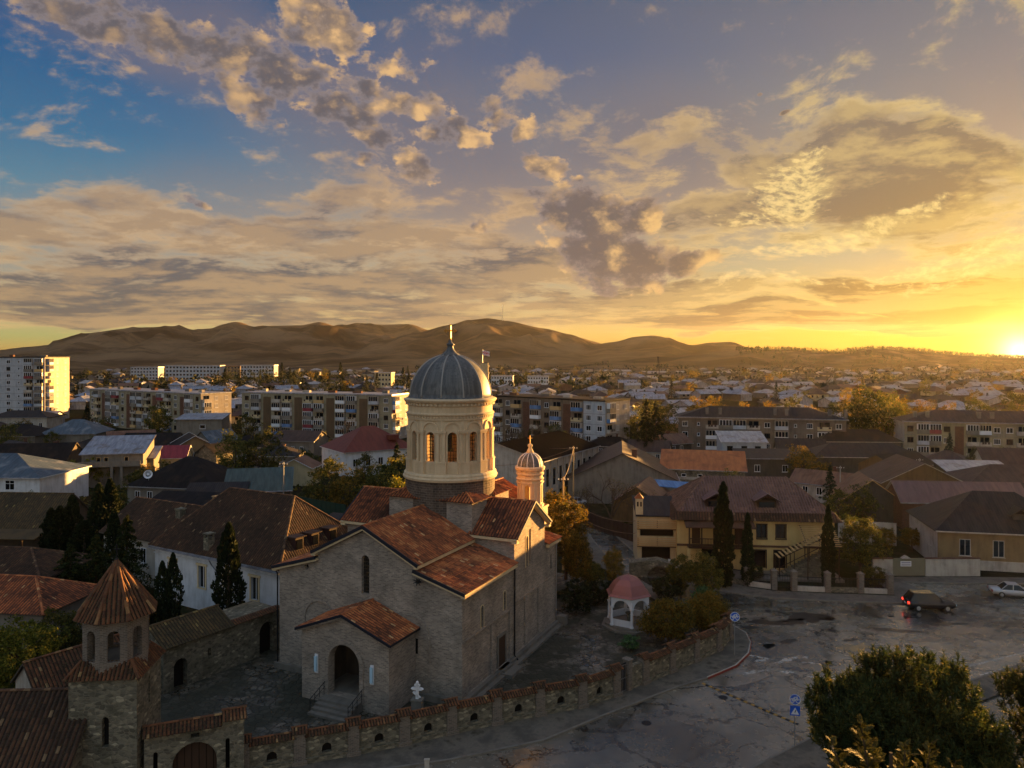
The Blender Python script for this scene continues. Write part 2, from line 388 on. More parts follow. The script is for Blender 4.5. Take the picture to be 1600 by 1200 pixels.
def plaster(name, c, dirt=None, amount=0.45, rough=0.85, streak=True, scale=0.5):
    dirt = dirt or tuple(x * 0.45 for x in c[:3]) + (1,)
    def f(n):
        uv = uvn(n)
        a = n.noise(uv, scale, 6.0, 0.62)
        b = n.noise(n.mapping(uv, scale=(1.6, 0.22, 1)), 1.0, 5.0, 0.6)
        k = n.math('MULTIPLY', n.rng(n.math('ADD', n.math('MULTIPLY', a, 0.5), n.math('MULTIPLY', b, 0.5 if streak else 0.0)), 0.42 if streak else 0.2, 0.66 if streak else 0.4), amount)
        g = n.noise(uv, 14.0, 2.0, 0.5)
        cc = n.mix(k, c, dirt)
        cc = n.mix(0.25, cc, n.mix(g, (.55, .55, .55, 1), (1.25, 1.25, 1.25, 1)), 'MULTIPLY')
        return pbsdf(n, cc, rough, g, 0.15, 0.01, spec=0.2)
    return material(name, f)
def tilemat(name, stops, moss=0.0, rough=0.8):
    def f(n):
        uv = uvn(n)
        c = n.ramp(tone(n), stops)
        a = n.noise(uv, 0.7, 5.0, 0.6); g = n.noise(uv, 9.0, 3.0, 0.6)
        c = n.mix(n.math('MULTIPLY', n.rng(a, 0.42, 0.66), 0.6), c, (.035, .022, .016, 1))
        if moss: c = n.mix(n.math('MULTIPLY', n.rng(g, 0.5, 0.68), moss), c, (.10, .11, .045, 1))
        c = n.mix(0.4, c, n.mix(g, (.5, .5, .5, 1), (1.3, 1.3, 1.3, 1)), 'MULTIPLY')
        return pbsdf(n, c, rough, g, 0.3, 0.02, spec=0.25)
    return material(name, f)
def sheet(name, c1, c2, rust=None, pitch=5.0, rough=0.55, along=0, metal=0.0, ribs=0.5, rows=0.0, spec=0.2):
    """sheet or ribbed roofing: ribs run up the slope (UV v)"""
    def f(n):
        uv = uvn(n)
        st = n.noise(n.mapping(uv, scale=(1.4, 0.25, 1)), 1.0, 5.0, 0.65)
        bl = n.noise(uv, 0.35, 4.0, 0.6)
        c = n.mix(n.rng(st, 0.35, 0.65), c1, c2)
        if rust: c = n.mix(n.math('MULTIPLY', n.rng(bl, 0.5, 0.68), 0.8), c, rust)
        wv = n.new('ShaderNodeTexWave', {'Vector': uv, 'Scale': pitch / 3.1416 / 2 * 1.0, 'Distortion': 0.0}, wave_type='BANDS', bands_direction='X').outputs[1]
        h = n.math('MULTIPLY', wv, ribs)
        if rows:
            w2 = n.new('ShaderNodeTexWave', {'Vector': uv, 'Scale': rows / 6.28, 'Distortion': 0.4, 'Detail': 1.0}, wave_type='BANDS', bands_direction='Y', wave_profile='SAW').outputs[1]
            h = n.math('ADD', h, w2)
            c = n.mix(n.math('MULTIPLY', n.rng(w2, 0.75, 1.0), 0.55), c, (.02, .017, .015, 1))
        return pbsdf(n, c, rough, h, 0.6, 0.06, metal=metal, spec=spec)
    return material(name, f)
def flat(name, c, rough=0.6, metal=0.0, spec=0.3, var=0.3):
    def f(n):
        uv = uvn(n); g = n.noise(uv, 1.3, 5.0, 0.6)
        cc = n.mix(var, c, n.mix(g, (.4, .4, .4, 1), (1.35, 1.35, 1.35, 1)), 'MULTIPLY')
        return pbsdf(n, cc, rough, metal=metal, spec=spec)
    return material(name, f)
def leafmat(name, stops, trans=0.35):
    def f(n):
        c = n.ramp(tone(n), stops)
        orr = n.math('ADD', 0.72, n.math('MULTIPLY', objrand(n), 0.55))
        c = n.mix(1.0, c, n.new('ShaderNodeCombineColor', {0: orr, 1: orr, 2: orr}).outputs[0], 'MULTIPLY')
        a = pbsdf(n, c, 0.75, spec=0.15)
        t = n.new('ShaderNodeBsdfTranslucent', {'Color': n.mix(1.0, c, (1.3, 1.25, .8, 1), 'MULTIPLY')}).outputs[0]
        return n.new('ShaderNodeMixShader', {0: trans, 1: a, 2: t}).outputs[0]
    return material(name, f)

church_brick = masonry('church_brick', C((168, 155, 143)), C((126, 117, 109)), C((168, 160, 150)), 0.34, 0.11, 0.014, 0.55, big=C((208, 192, 174)))
drum_stone = masonry('drum_stone', C((104, 90, 80)), C((80, 70, 66)), C((120, 110, 100)), 0.5, 0.22, 0.03, 0.6, big=C((140, 124, 108)))
def rubble_f(n):
    uv = uvn(n)
    q = n.mapping(n.vmath('ADD', uv, n.vmath('SCALE', n.vmath('SUBTRACT', n.noise(uv, 1.3, 3.0, .6, color=True), (.5, .5, .5)), scale=.3)), scale=(3.0, 5.6, 1))
    v = n.new('ShaderNodeTexVoronoi', {'Vector': q, 'Scale': 1.0}); e = n.new('ShaderNodeTexVoronoi', {'Vector': q, 'Scale': 1.0}, feature='DISTANCE_TO_EDGE').outputs['Distance']
    sc = n.new('ShaderNodeSeparateColor', {0: v.outputs['Color']})
    c = n.ramp(sc.outputs[0], [(0, C((86, 82, 72))), (.5, C((110, 105, 92))), (.9, C((134, 126, 108))), (1, C((164, 156, 134)))])
    c = n.mix(n.rng(e, .10, .02), c, C((120, 114, 100)))
    big = n.noise(uv, .5, 5.0, .62); fine = n.noise(uv, 7.0, 3.0, .65)
    c = n.mix(n.math('MULTIPLY', n.rng(big, .45, .65), .55), c, C((66, 66, 52)))
    c = n.mix(.4, c, n.mix(fine, (.45, .45, .45, 1), (1.4, 1.4, 1.4, 1)), 'MULTIPLY')
    return pbsdf(n, c, .92, n.math('ADD', n.rng(e, 0., .14), n.math('MULTIPLY', fine, .4)), .7, .04, spec=.15)
rubble = material('rubble_stone', rubble_f)
old_blocks = masonry('rubble_stone', C((112, 108, 96)), C((86, 84, 76)), C((128, 124, 112)), 0.55, 0.26, 0.04, 0.6, big=C((150, 144, 126)))
pillar_brick = masonry('pillar_brick', C((128, 116, 106)), C((98, 90, 84)), C((140, 134, 124)), 0.3, 0.1, 0.015, 0.45)
stone_pale = plaster('pale_stone', C((206, 186, 150)), C((150, 128, 98)), 0.35)
cream = plaster('cream_stucco', C((214, 190, 156)), C((158, 134, 106)), 0.45)
white_wall = plaster('white_plaster', C((206, 208, 214)), C((136, 136, 138)), 0.5)
white_dirty = plaster('dirty_white_plaster', C((176, 168, 158)), C((100, 92, 84)), 0.6)
grey_wall = plaster('grey_render', C((122, 116, 108)), C((76, 72, 68)), 0.6)
dark_wall = plaster('dark_render', C((84, 76, 68)), C((48, 44, 40)), 0.6)
yellow_wall = plaster('yellow_plaster', C((196, 172, 118)), C((140, 112, 66)), 0.35)
ochre_wall = plaster('ochre_plaster', C((138, 114, 82)), C((92, 76, 56)), 0.55)
flats_olive = plaster('olive_grey_panels', C((146, 138, 116)), C((96, 90, 76)), 0.6)
flats_brown = plaster('brown_grey_panels', C((116, 104, 92)), C((72, 64, 58)), 0.6)
strip_brown = plaster('brown_strip', C((96, 78, 60)), C((66, 54, 44)), 0.5)
beige_wall = plaster('beige_plaster', C((190, 174, 140)), C((120, 108, 88)), 0.4)
concrete = plaster('concrete', C((120, 114, 106)), C((72, 68, 64)), 0.6)
panel_blue = plaster('pale_blue_panel', C((170, 175, 184)), C((112, 114, 120)), 0.45)
brick_red = masonry('red_brick', C((110, 66, 48)), C((84, 52, 40)), C((110, 100, 90)), 0.3, 0.1, 0.015, 0.4)
stucco_brown = plaster('brown_render', C((110, 88, 60)), C((66, 54, 40)), 0.6)
church_tile = tilemat('church_tile', [(0, C((70, 44, 34))), (.3, C((138, 80, 52))), (.6, C((182, 104, 62))), (.88, C((200, 134, 84))), (1, C((206, 168, 122)))])
old_tile = tilemat('old_tile', [(0, C((40, 30, 24))), (.4, C((72, 50, 38))), (.75, C((98, 66, 46))), (1, C((138, 114, 86)))], 0.25)
mossy_tile = tilemat('mossy_tile', [(0, C((48, 40, 30))), (.4, C((78, 62, 42))), (.75, C((104, 80, 50))), (1, C((150, 130, 80)))], 0.55)
cap_tile = tilemat('cap_tile', [(0, C((44, 32, 24))), (.4, C((92, 56, 38))), (.75, C((124, 76, 48))), (1, C((168, 136, 92)))], 0.55)
lead = material('lead_sheet', lambda n: pbsdf(n, n.mix(n.rng(n.noise(n.mapping(uvn(n), scale=(2.0, .5, 1)), 1.0, 6.0, .65), .35, .7), C((70, 72, 75)), C((112, 111, 110))), 0.55, n.noise(uvn(n), 3.0, 3.0, .6), 0.2, 0.03, metal=0.0, spec=0.3))
gold = flat('gilded_metal', C((176, 126, 52)), 0.4, 0.4)
lead_seam = flat('pale_lead_seam', C((150, 146, 142)), 0.55)
copper = flat('copper_sheet', C((134, 86, 84)), 0.4, 0.35, 0.5, 0.35)
dark_metal = flat('dark_metal', C((34, 36, 42)), 0.45, 0.5)
steel = flat('galvanised_steel', C((150, 152, 156)), 0.4, 0.7)
bronze_edge = flat('dark_roof_edge', C((36, 40, 52)), 0.5, 0.3)
wood_dark = flat('dark_wood', C((62, 44, 32)), 0.75)
wood_tan = flat('weathered_wood', C((186, 154, 106)), 0.8)
white_paint = flat('white_paint', C((212, 214, 220)), 0.55, var=0.2)
yellow_paint = flat('yellow_paint', C((150, 116, 50)), 0.6, var=0.4)
red_paint = flat('red_paint', C((130, 52, 44)), 0.6, var=0.4)
blue_paint = flat('blue_paint', C((28, 86, 190)), 0.35)
lamp_glass = flat('frosted_lamp_glass', C((170, 204, 226)), 0.25)
glass = flat('window_glass', C((24, 26, 30)), 0.08, 0.0, 0.4, 0.1)
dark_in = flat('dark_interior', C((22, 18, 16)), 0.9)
curtain = flat('pale_curtain', C((150, 148, 146)), 0.7)
def lattice(n):
    uv = uvn(n); s = n.new('ShaderNodeSeparateXYZ', {0: n.mapping(uv, scale=(5.0, 3.4, 1))})
    fx = n.math('ABSOLUTE', n.math('SUBTRACT', n.math('FRACT', s.outputs[0]), 0.5)); fy = n.math('ABSOLUTE', n.math('SUBTRACT', n.math('FRACT', s.outputs[1]), 0.5))
    bar = n.math('GREATER_THAN', n.math('MAXIMUM', fx, fy), 0.42)
    return pbsdf(n, n.mix(bar, C((40, 36, 32)), C((70, 62, 54))), 0.15, spec=0.6)
lattice_glass = material('leaded_glass', lattice)
slate_grey = sheet('dark_fibre_sheet', C((52, 49, 49)), C((36, 34, 36)), C((58, 48, 40)), 6.0, spec=0.1)
flats_end = plaster('pale_end_wall', C((158, 152, 146)), C((112, 104, 96)), 0.5)
black_roofing = sheet('black_roofing_felt', C((27, 25, 25)), C((20, 19, 19)), None, 2.0, 0.9, ribs=0.05, spec=0.0)
dark_roofing = sheet('dark_bitumen_roofing', C((34, 32, 32)), C((25, 23, 24)), C((52, 44, 36)), 2.0, ribs=0.12, spec=0.05)
brown_roof = sheet('brown_sheet_roof', C((82, 64, 58)), C((60, 48, 46)), C((58, 42, 34)), 8.0, rows=16.0)
mauve_tile = sheet('mauve_metal_tile', C((116, 92, 92)), C((98, 78, 80)), None, 18.0, 0.45, rows=14.0)
zinc = sheet('zinc_sheet', C((158, 162, 174)), C((120, 124, 136)), C((110, 96, 84)), 4.0, 0.4, metal=0.3)
pale_sheet = sheet('pale_sheet', C((176, 170, 170)), C((140, 136, 138)), C((120, 100, 84)), 4.0, 0.45)
blue_sheet = sheet('blue_sheet', C((96, 134, 184)), C((74, 106, 150)), None, 4.0, 0.45)
teal_sheet = sheet('blue_grey_sheet', C((76, 90, 104)), C((60, 72, 84)), C((120, 124, 130)), 3.0, 0.5)
green_sheet = sheet('green_sheet', C((70, 84, 82)), C((54, 66, 64)), None, 4.0, 0.5)
red_sheet = sheet('red_sheet', C((118, 58, 50)), C((96, 48, 42)), None, 6.0, 0.5, rows=10.0)
maroon_sheet = sheet('maroon_sheet', C((136, 52, 62)), C((110, 42, 52)), None, 5.0, 0.5)
orange_sheet = sheet('orange_sheet', C((176, 104, 58)), C((150, 86, 48)), C((126, 72, 44)), 3.0, 0.6)
rust_sheet = sheet('rusty_sheet', C((120, 88, 70)), C((96, 70, 58)), C((84, 52, 36)), 5.0, 0.6)
grass_mat = leafmat('grass_blades', [(0, (.02, .03, .008, 1)), (.6, (.06, .07, .02, 1)), (1, (.14, .12, .04, 1))], 0.2)
bark = flat('bark', C((74, 60, 48)), 0.9)
LEAF = {
    'olive': leafmat('olive_leaves', [(0, (0.019, 0.028, 0.009, 1)), (.5, (0.070, 0.078, 0.022, 1)), (.85, (0.155, 0.132, 0.031, 1)), (1, (0.264, 0.186, 0.039, 1))]),
    'autumn': leafmat('autumn_leaves', [(0, (.03, .03, .008, 1)), (.4, (.10, .085, .018, 1)), (.75, (.22, .14, .022, 1)), (1, (.36, .18, .026, 1))]),
    'lime': leafmat('yellow_green_leaves', [(0, (0.031, 0.046, 0.011, 1)), (.5, (0.124, 0.132, 0.022, 1)), (.85, (0.248, 0.232, 0.031, 1)), (1, (0.388, 0.295, 0.046, 1))]),
    'dark': leafmat('dark_needles', [(0, (0.006, 0.010, 0.005, 1)), (.6, (0.020, 0.030, 0.012, 1)), (1, (0.050, 0.060, 0.020, 1))], 0.15),
    'pine': leafmat('pine_needles', [(0, (0.010, 0.016, 0.005, 1)), (.5, (0.030, 0.045, 0.013, 1)), (.85, (0.088, 0.081, 0.020, 1)), (1, (0.175, 0.125, 0.025, 1))], 0.2),
    'thuja': leafmat('thuja_sprays', [(0, (.014, .020, .006, 1)), (.5, (.06, .064, .02, 1)), (1, (.16, .14, .045, 1))], 0.25),
    'green': leafmat('fresh_green_leaves', [(0, (0.016, 0.046, 0.019, 1)), (.5, (0.054, 0.124, 0.054, 1)), (1, (0.139, 0.232, 0.093, 1))]),
}

# ================================================================== roof tiles
def tile_field(mb, poly, cw=0.30, rl=0.42, amp=0.085, mat=0, under=0, seed=1, dark=0.0, flatness=1.0, lift=0.02):
    """clay tiles over one planar roof slope; poly[0]->poly[1] is the eave"""
    rg = random.Random(seed)
    P = [Vector(p) for p in poly]
    ex = (P[1] - P[0]).normalized()
    nrm = Vector((0, 0, 0))
    for i in range(len(P)): nrm += (P[i] - P[0]).cross(P[(i + 1) % len(P)] - P[0])
    nrm.normalize()
    if nrm.z < 0: nrm = -nrm
    ey = nrm.cross(ex)
    q = [((p - P[0]).dot(ex), (p - P[0]).dot(ey)) for p in P]
    if sum(y for _, y in q) < 0: ey = -ey; q = [(x, -y) for x, y in q]
    mb.face(P if (P[1] - P[0]).cross(P[2] - P[0]).z > 0 else P[::-1], under, 0.0)
    x0, x1 = min(a for a, _ in q), max(a for a, _ in q)
    nc = max(1, int(round((x1 - x0) / cw))); cw = (x1 - x0) / nc
    def W(x, y, h): return P[0] + ex * x + ey * y + nrm * h
    nseg = 4
    for i in range(nc):
        xc = x0 + (i + 0.5) * cw; ys = []
        for k in range(len(q)):
            (ax, ay), (bx, by) = q[k], q[(k + 1) % len(q)]
            if (ax <= xc < bx) or (bx <= xc < ax): ys.append(ay + (by - ay) * (xc - ax) / (bx - ax))
        if len(ys) < 2: continue
        ya, yb = min(ys), max(ys)
        nr = max(1, int(round((yb - ya) / rl)))
        for j in range(nr):
            y0 = ya + (yb - ya) * j / nr; y1 = ya + (yb - ya) * (j + 1) / nr
            cl = noise.noise(W(xc, y0, 0) * 0.35 + Vector((seed * 3.1, 0, 0)))
            t = 0.45 + 0.35 * cl + rg.uniform(-.24, .24) - dark
            if rg.random() < 0.02: t = 0.95
            w0 = cw * 0.68; sk = rg.uniform(-.012, .012); lf = lift + rg.uniform(0, .012)
            lo = [(xc + (k / nseg - .5) * w0 + sk, amp * math.sin(math.pi * k / nseg) ** flatness + lf + .022) for k in range(nseg + 1)]
            hi = [(xc + (k / nseg - .5) * w0 * .92, amp * math.sin(math.pi * k / nseg) ** flatness * .9 + lf) for k in range(nseg + 1)]
            a = [W(x, y0 - .03, h) for x, h in lo]; b = [W(x, y1 + .02, h) for x, h in hi]
            for k in range(nseg): mb.face([a[k], a[k + 1], b[k + 1], b[k]], mat, t)
            mb.face([W(lo[0][0], y0 - .03, lift)] + a[::1] + [W(lo[-1][0], y0 - .03, lift)], mat, t - .2)
def ridge_tiles(mb, a, b, r=0.14, l=0.4, mat=0, seed=3):
    rg = random.Random(seed); a, b = Vector(a), Vector(b); d = b - a; n = max(1, int(d.length / l)); u = d.normalized()
    sx = u.cross(UP).normalized(); sz = sx.cross(u)
    for i in range(n):
        p0 = a + d * (i / n) - u * .03; p1 = a + d * ((i + 1) / n) + u * .03; t = 0.6 + rg.uniform(-.3, .35)
        A = [p0 + (sx * math.cos(math.pi * k / 5) + sz * math.sin(math.pi * k / 5) * .8) * r for k in range(6)]
        B = [p1 + (sx * math.cos(math.pi * k / 5) + sz * math.sin(math.pi * k / 5) * .8) * r * .86 for k in range(6)]
        for k in range(5): mb.face([A[k], A[k + 1], B[k + 1], B[k]][::-1], mat, t)
        mb.face(A, mat, t - .2)

# ================================================================== the church
clear_glass = material('clear_glass', lambda n: n.new('ShaderNodeMixShader', {0: 0.12, 1: n.new('ShaderNodeBsdfTransparent', {'Color': (.82, .78, .7, 1)}).outputs[0], 2: n.new('ShaderNodeBsdfGlossy', {'Roughness': 0.05}).outputs[0]}).outputs[0])
CH_RZ = R(-24.7)
CH_O = Vector((-11.93, 62.5, 0))
church = thing('church', 'grey brick church with red tiled roofs and a large lead dome on a cream drum', 'church', CH_O, CH_RZ)
def slit(u, z0, z1, w=0.42): return arch(u - w / 2, u + w / 2, z0, z1, 8)
def window_panel(name, O, T, hole, depth, mat, parent, frame=None):
    mb = MB(); T = Vector(T); N = T.cross(UP)
    mb.face([Vector(O) + T * u + UP * z - N * depth for u, z in hole])
    return mb.build(name, mat, parent)
def church_body():
    m = MB()
    X = 8.94; L = 19.5
    fac = [(-X, 0), (X, 0), (X, 8.75), (4.8, 9.95), (4.8, 10.5), (0, 12.6), (-4.8, 10.5), (-4.8, 9.95), (-X, 8.75)]
    win = arch(-.38, .38, 7.45, 10.6); oc = [(-6.0 + .22 * math.cos(a * math.pi / 6), 9.0 + .22 * math.sin(a * math.pi / 6)) for a in range(12)]
    nr = arch(3.0, 6.0, .55, 6.3, 12); nl = arch(-6.2, -3.0, .55, 6.3, 12)
    m.wall((0, 0, 0), (1, 0, 0), fac, [win, oc], 0.4)
    # shallow blind arches either side of the porch, as applied bands
    for c in (4.45, -4.6):
        for k in range(14):
            a0, a1 = math.pi * k / 14, math.pi * (k + 1) / 14
            P = lambda a, r, w: Vector((c + r * math.cos(a), -w, 4.75 + r * math.sin(a)))
            m.face([P(a0, 1.52, .09), P(a0, 1.66, .09), P(a1, 1.66, .09), P(a1, 1.52, .09)][::-1], 0, .5)
            m.face([P(a0, 1.66, 0), P(a0, 1.66, .09), P(a1, 1.66, .09), P(a1, 1.66, 0)], 0, .5)
            m.face([P(a0, 1.52, .09), P(a0, 1.52, 0), P(a1, 1.52, 0), P(a1, 1.52, .09)], 0, .5)
        for sx in (-1, 1): m.box((c + sx * 1.59, -.045, .5), (.14, .09, 4.25), 0, 0, .5)
    side = [(0, 0), (L, 0), (L, 8.75), (16.6, 8.75), (16.6, 10.9), (13.1, 13.05), (9.6, 10.9), (9.6, 8.75), (0, 8.75)]
    hw = [slit(3.35, 4.95, 6.75), slit(7.57, 5.1, 6.75), slit(12.35, 7.6, 10.4, .46), slit(18.3, 5.9, 7.4, .36)]
    hn = [rect(.9, 5.1, .55, 4.7), rect(5.7, 8.7, .55, 4.7), rect(10.0, 12.0, .55, 5.0), rect(12.9, 15.1, .55, 5.0), rect(12.85, 13.3, 7.7, 10.9)]
    m.wall((X, 0, 0), (0, 1, 0), side, hw + hn, 0.14)
    for h in hn: m.face([Vector((X - .14, u, z)) for u, z in h], 0, .5)
    m.wall((-X, L, 0), (0, -1, 0), [(L - u, z) for u, z in side][::-1], [], .2)
    # east end, east arm and apse
    m.wall((X, L, 0), (-1, 0, 0), rect(0, 2 * X, 0, 8.75))
    m.box((0, 21.6, 0), (9.6, 8.2, 10.4), 0, 0, .5, 'u')
    m.face([Vector((-4.8, 25.7, 10.4)), Vector((4.8, 25.7, 10.4)), Vector((0, 25.7, 12.6))][::-1])
    m.lathe([(3.4, 0), (3.4, 8.2)], 16, (0, 25.7, 0), 0, math.pi)
    # transept west walls above the aisle roofs
    for sx in (-1, 1):
        a, b = (4.7, X) if sx > 0 else (-X, -4.7)
        m.wall((0, 9.6, 0), (1, 0, 0), [(a, 8.6), (b, 8.6), (b, 10.9), (a, 10.9)])
        m.wall((0, 16.6, 0), (-1, 0, 0), [(-b, 8.6), (-a, 8.6), (-a, 10.9), (-b, 10.9)])
    # four corner blocks round the drum
    for bx, by in ((3.15, 10.9), (-2.27, 10.9), (3.15, 15.7), (-2.27, 15.7)):
        m.box((bx, by, 10.2), (3.4, 3.0, 3.4), 0, 0, .5, 'ud')
    wall = m.build('wall', church_brick, church)
    # plinth and string course
    m = MB()
    m.box((0, -.17, 0), (2 * X + .7, .34, .5), 0, 0, .5); m.box((X + .17, L / 2, 0), (.34, L + .01, .5))
    m.box((X + .55, L / 2 + .3, 0), (.42, L + 1.2, .22)); m.box((X + .5, L + .5, 0), (.9, .8, .9))
    m.build('plinth', concrete, church)
    m = MB()
    m.box((X + .03, 4.75, 4.78), (.06, 9.2, .12)); m.box((X + .03, 14.5, 5.03), (.06, 9.7, .12))
    m.build('string_course', church_brick, church)
    # leaded windows
    for o, t, h, dp in (((0, 0, 0), (1, 0, 0), win, .34), ((X, 0, 0), (0, 1, 0), hw[0], .12), ((X, 0, 0), (0, 1, 0), hw[1], .12), ((X, 0, 0), (0, 1, 0), hw[2], .12), ((X, 0, 0), (0, 1, 0), hw[3], .12), ((0, 0, 0), (1, 0, 0), oc, .3)):
        window_panel('window', o, t, h, dp, lattice_glass, church)
    m = MB()
    for i, h in enumerate(hw[:3]):       # pale stone surrounds of the side windows
        T = Vector((0, 1, 0)); N = Vector((1, 0, 0)); cu = sum(u for u, _ in h[:2]) / 2
        for a, b in zip(h[1:], h[2:] + h[:1]):
            pa, pb = Vector((X, a[0], a[1])), Vector((X, b[0], b[1]))
            oa, ob = [Vector((X, cu + (q[0] - cu) * 1.42, q[1] + (.08 if q[1] > h[0][1] + .5 else 0))) for q in (a, b)]
            if abs(a[1] - b[1]) < 1e-6 and a[1] < h[0][1] + .01: continue
            m.face([pa + N * .04, pb + N * .04, ob + N * .04, oa + N * .04]); m.face([oa, oa + N * .04, ob + N * .04, ob])
    m.build('window_surround', stone_pale, church)
    m = MB(); m.wall((0, -.02, 0), (1, 0, 0), rect(4.7, 5.0, 3.4, 4.6)); m.build('slit_window', dark_in, church)
    # side door
    m = MB(); m.box((X - .12, 7.2, .5), (.08, 1.35, 2.5)); d = m.build('door', wood_dark, church)
    m = MB(); m.box((X - .07, 7.2, 3.0), (.12, 1.75, .2)); [m.box((X - .07, 7.2 + q, .5), (.12, .18, 2.5)) for q in (-.78, .78)]; m.build('door_frame', concrete, d)
    m = MB(); m.box((X + .7, 7.2, 0), (1.4, 2.2, .3)); m.box((X + .3, 7.2, .3), (.6, 1.8, .2)); m.build('step', concrete, church)
    # roofs
    t = MB(); eN, eA = 10.42, 8.70
    for sx in (-1, 1):
        tile_field(t, [(sx * 5.2, -.45, eN), (sx * 5.2, 9.3, eN), (0, 9.3, 13.05), (0, -.45, 13.05)], seed=2 + sx)
        tile_field(t, [(sx * 5.2, 16.9, eN), (sx * 5.2, 26.1, eN), (0, 26.1, 13.05), (0, 16.9, 13.05)], seed=12 + sx)
    ridge_tiles(t, (0, -.45, 13.08), (0, 9.4, 13.08)); ridge_tiles(t, (0, 17, 13.08), (0, 26.1, 13.08))
    t.build('nave_roof', [church_tile], church)
    t = MB()
    for sx in (-1, 1):
        tile_field(t, [(sx * 9.4, -.45, eA), (sx * 9.4, 9.55, eA), (sx * 4.85, 9.55, 10.02), (sx * 4.85, -.45, 10.02)], seed=31 + sx)
        tile_field(t, [(sx * 9.4, 16.65, eA), (sx * 9.4, 19.95, eA), (sx * 4.85, 18.6, 10.02), (sx * 4.85, 16.65, 10.02)], seed=37 + sx)
        tile_field(t, [(sx * 9.4, 19.95, eA), (sx * 4.85, 19.95, eA), (sx * 4.85, 18.6, 10.02)], seed=47 + sx)
        ridge_tiles(t, (sx * 4.85, 18.6, 10.06), (sx * 9.4, 19.95, eA + .04))
    t.build('aisle_roof', [church_tile], church)
    for sx in (-1, 1):
        t = MB()
        tile_field(t, [(sx * 4.5, 9.15, 10.82), (sx * 9.5, 9.15, 10.82), (sx * 9.5, 13.1, 13.45), (sx * 4.2, 13.1, 13.45)], seed=51 + sx, dark=.12)
        tile_field(t, [(sx * 4.5, 17.05, 10.82), (sx * 9.5, 17.05, 10.82), (sx * 9.5, 13.1, 13.45), (sx * 4.2, 13.1, 13.45)], seed=57 + sx)
        ridge_tiles(t, (sx * 4.2, 13.1, 13.48), (sx * 9.5, 13.1, 13.48))
        t.build('transept_roof', [church_tile], church)
    t = MB()
    for bx, by in ((3.15, 10.9), (-2.27, 10.9), (3.15, 15.7), (-2.27, 15.7)):
        hx, hy = 1.95, 1.75; q = [(bx - hx, by - hy), (bx + hx, by - hy), (bx + hx, by + hy), (bx - hx, by + hy)]
        ap = (bx + (.3 if bx < 0 else -.3), by + (.3 if by < 13 else -.3), 14.75)
        for i in range(4):
            a, b = q[i], q[(i + 1) % 4]
            tile_field(t, [(*a, 13.58), (*b, 13.58), ap], seed=60 + i)
            ridge_tiles(t, (*a, 13.62), ap, .1)
    t.build('corner_roof', [church_tile], church)
    # cornices (cream) and dark metal roof edges
    m = MB(); e = MB()
    def rake(a, b, off=.1):
        a, b = Vector(a), Vector(b)
        m.beam(a + Vector((0, .2, -.22)), b + Vector((0, .2, -.22)), .42, .18)
        e = MB(); e.beam(a + Vector((0, -.03, -.02)), b + Vector((0, -.03, -.02)), .10, .26); e.build('roof_edge', bronze_edge, church)
    for sx in (-1, 1):
        rake((sx * 5.22, -.42, eN), (0, -.42, 13.03)); rake((sx * 9.42, -.42, eA), (sx * 4.75, -.42, 10.02))
        m.beam((sx * 5.0, -.4, eN - .16), (sx * 5.0, 9.4, eN - .16), .34, .26)
        m.beam((sx * 9.2, -.4, eA - .18), (sx * 9.2, 9.4, eA - .18), .34, .28); m.beam((sx * 9.2, 16.7, eA - .18), (sx * 9.2, 19.9, eA - .18), .34, .28)
        m.beam((sx * 4.7, 9.32, 10.68), (sx * 9.3, 9.32, 10.68), .34, .24)
        for s2 in (-1, 1):
            m.beam((sx * 9.22, 13.1 + s2 * 4.0, 10.66), (sx * 9.22, 13.1, 13.25), .42, .2)
            e = MB(); e.beam((sx * 9.5, 13.1 + s2 * 4.0, 10.84), (sx * 9.5, 13.1, 13.47), .10, .16); e.build('roof_edge', bronze_edge, church)
        m.box((sx * 9.15, 9.35, 10.4), (.5, .5, .18)); m.box((sx * 9.15, 16.85, 10.4), (.5, .5, .18))
    m.build('cornice', stone_pale, church)
    p = MB()
    p.tube([(9.35, 9.25, 8.6), (9.08, 9.4, 8.2), (9.06, 9.4, .6), (9.4, 9.4, .25)], .07)
    p.build('downpipe', dark_metal, church)
    p = MB(); p.tube([(9.4, 19.7, 8.6), (9.1, 19.3, 8.1), (9.08, 19.3, 1.0)], .06); p.build('downpipe', steel, church)
    p = MB(); p.tube([(-9.4, -.2, 8.55), (-9.05, -.12, 8.1), (-9.05, -.12, .5)], .06); p.build('downpipe', dark_metal, church)
    p = MB(); p.tube([(5.3, -.1, 9.15), (5.3, -.5, 9.25)], .05)
    for k in range(7):
        a = k * 2 * math.pi / 7; p.tube([(5.3, -.5, 9.25), (5.3 + .42 * math.cos(a), -.62, 9.25 + .3 * math.sin(a))], [.06, .03], 5)
    p.lathe([(.0, 9.1), (.17, 9.15), (.17, 9.38), (0, 9.42)], 10, (5.3, -.5, 0)); p.build('wall_lamp', dark_metal, church)

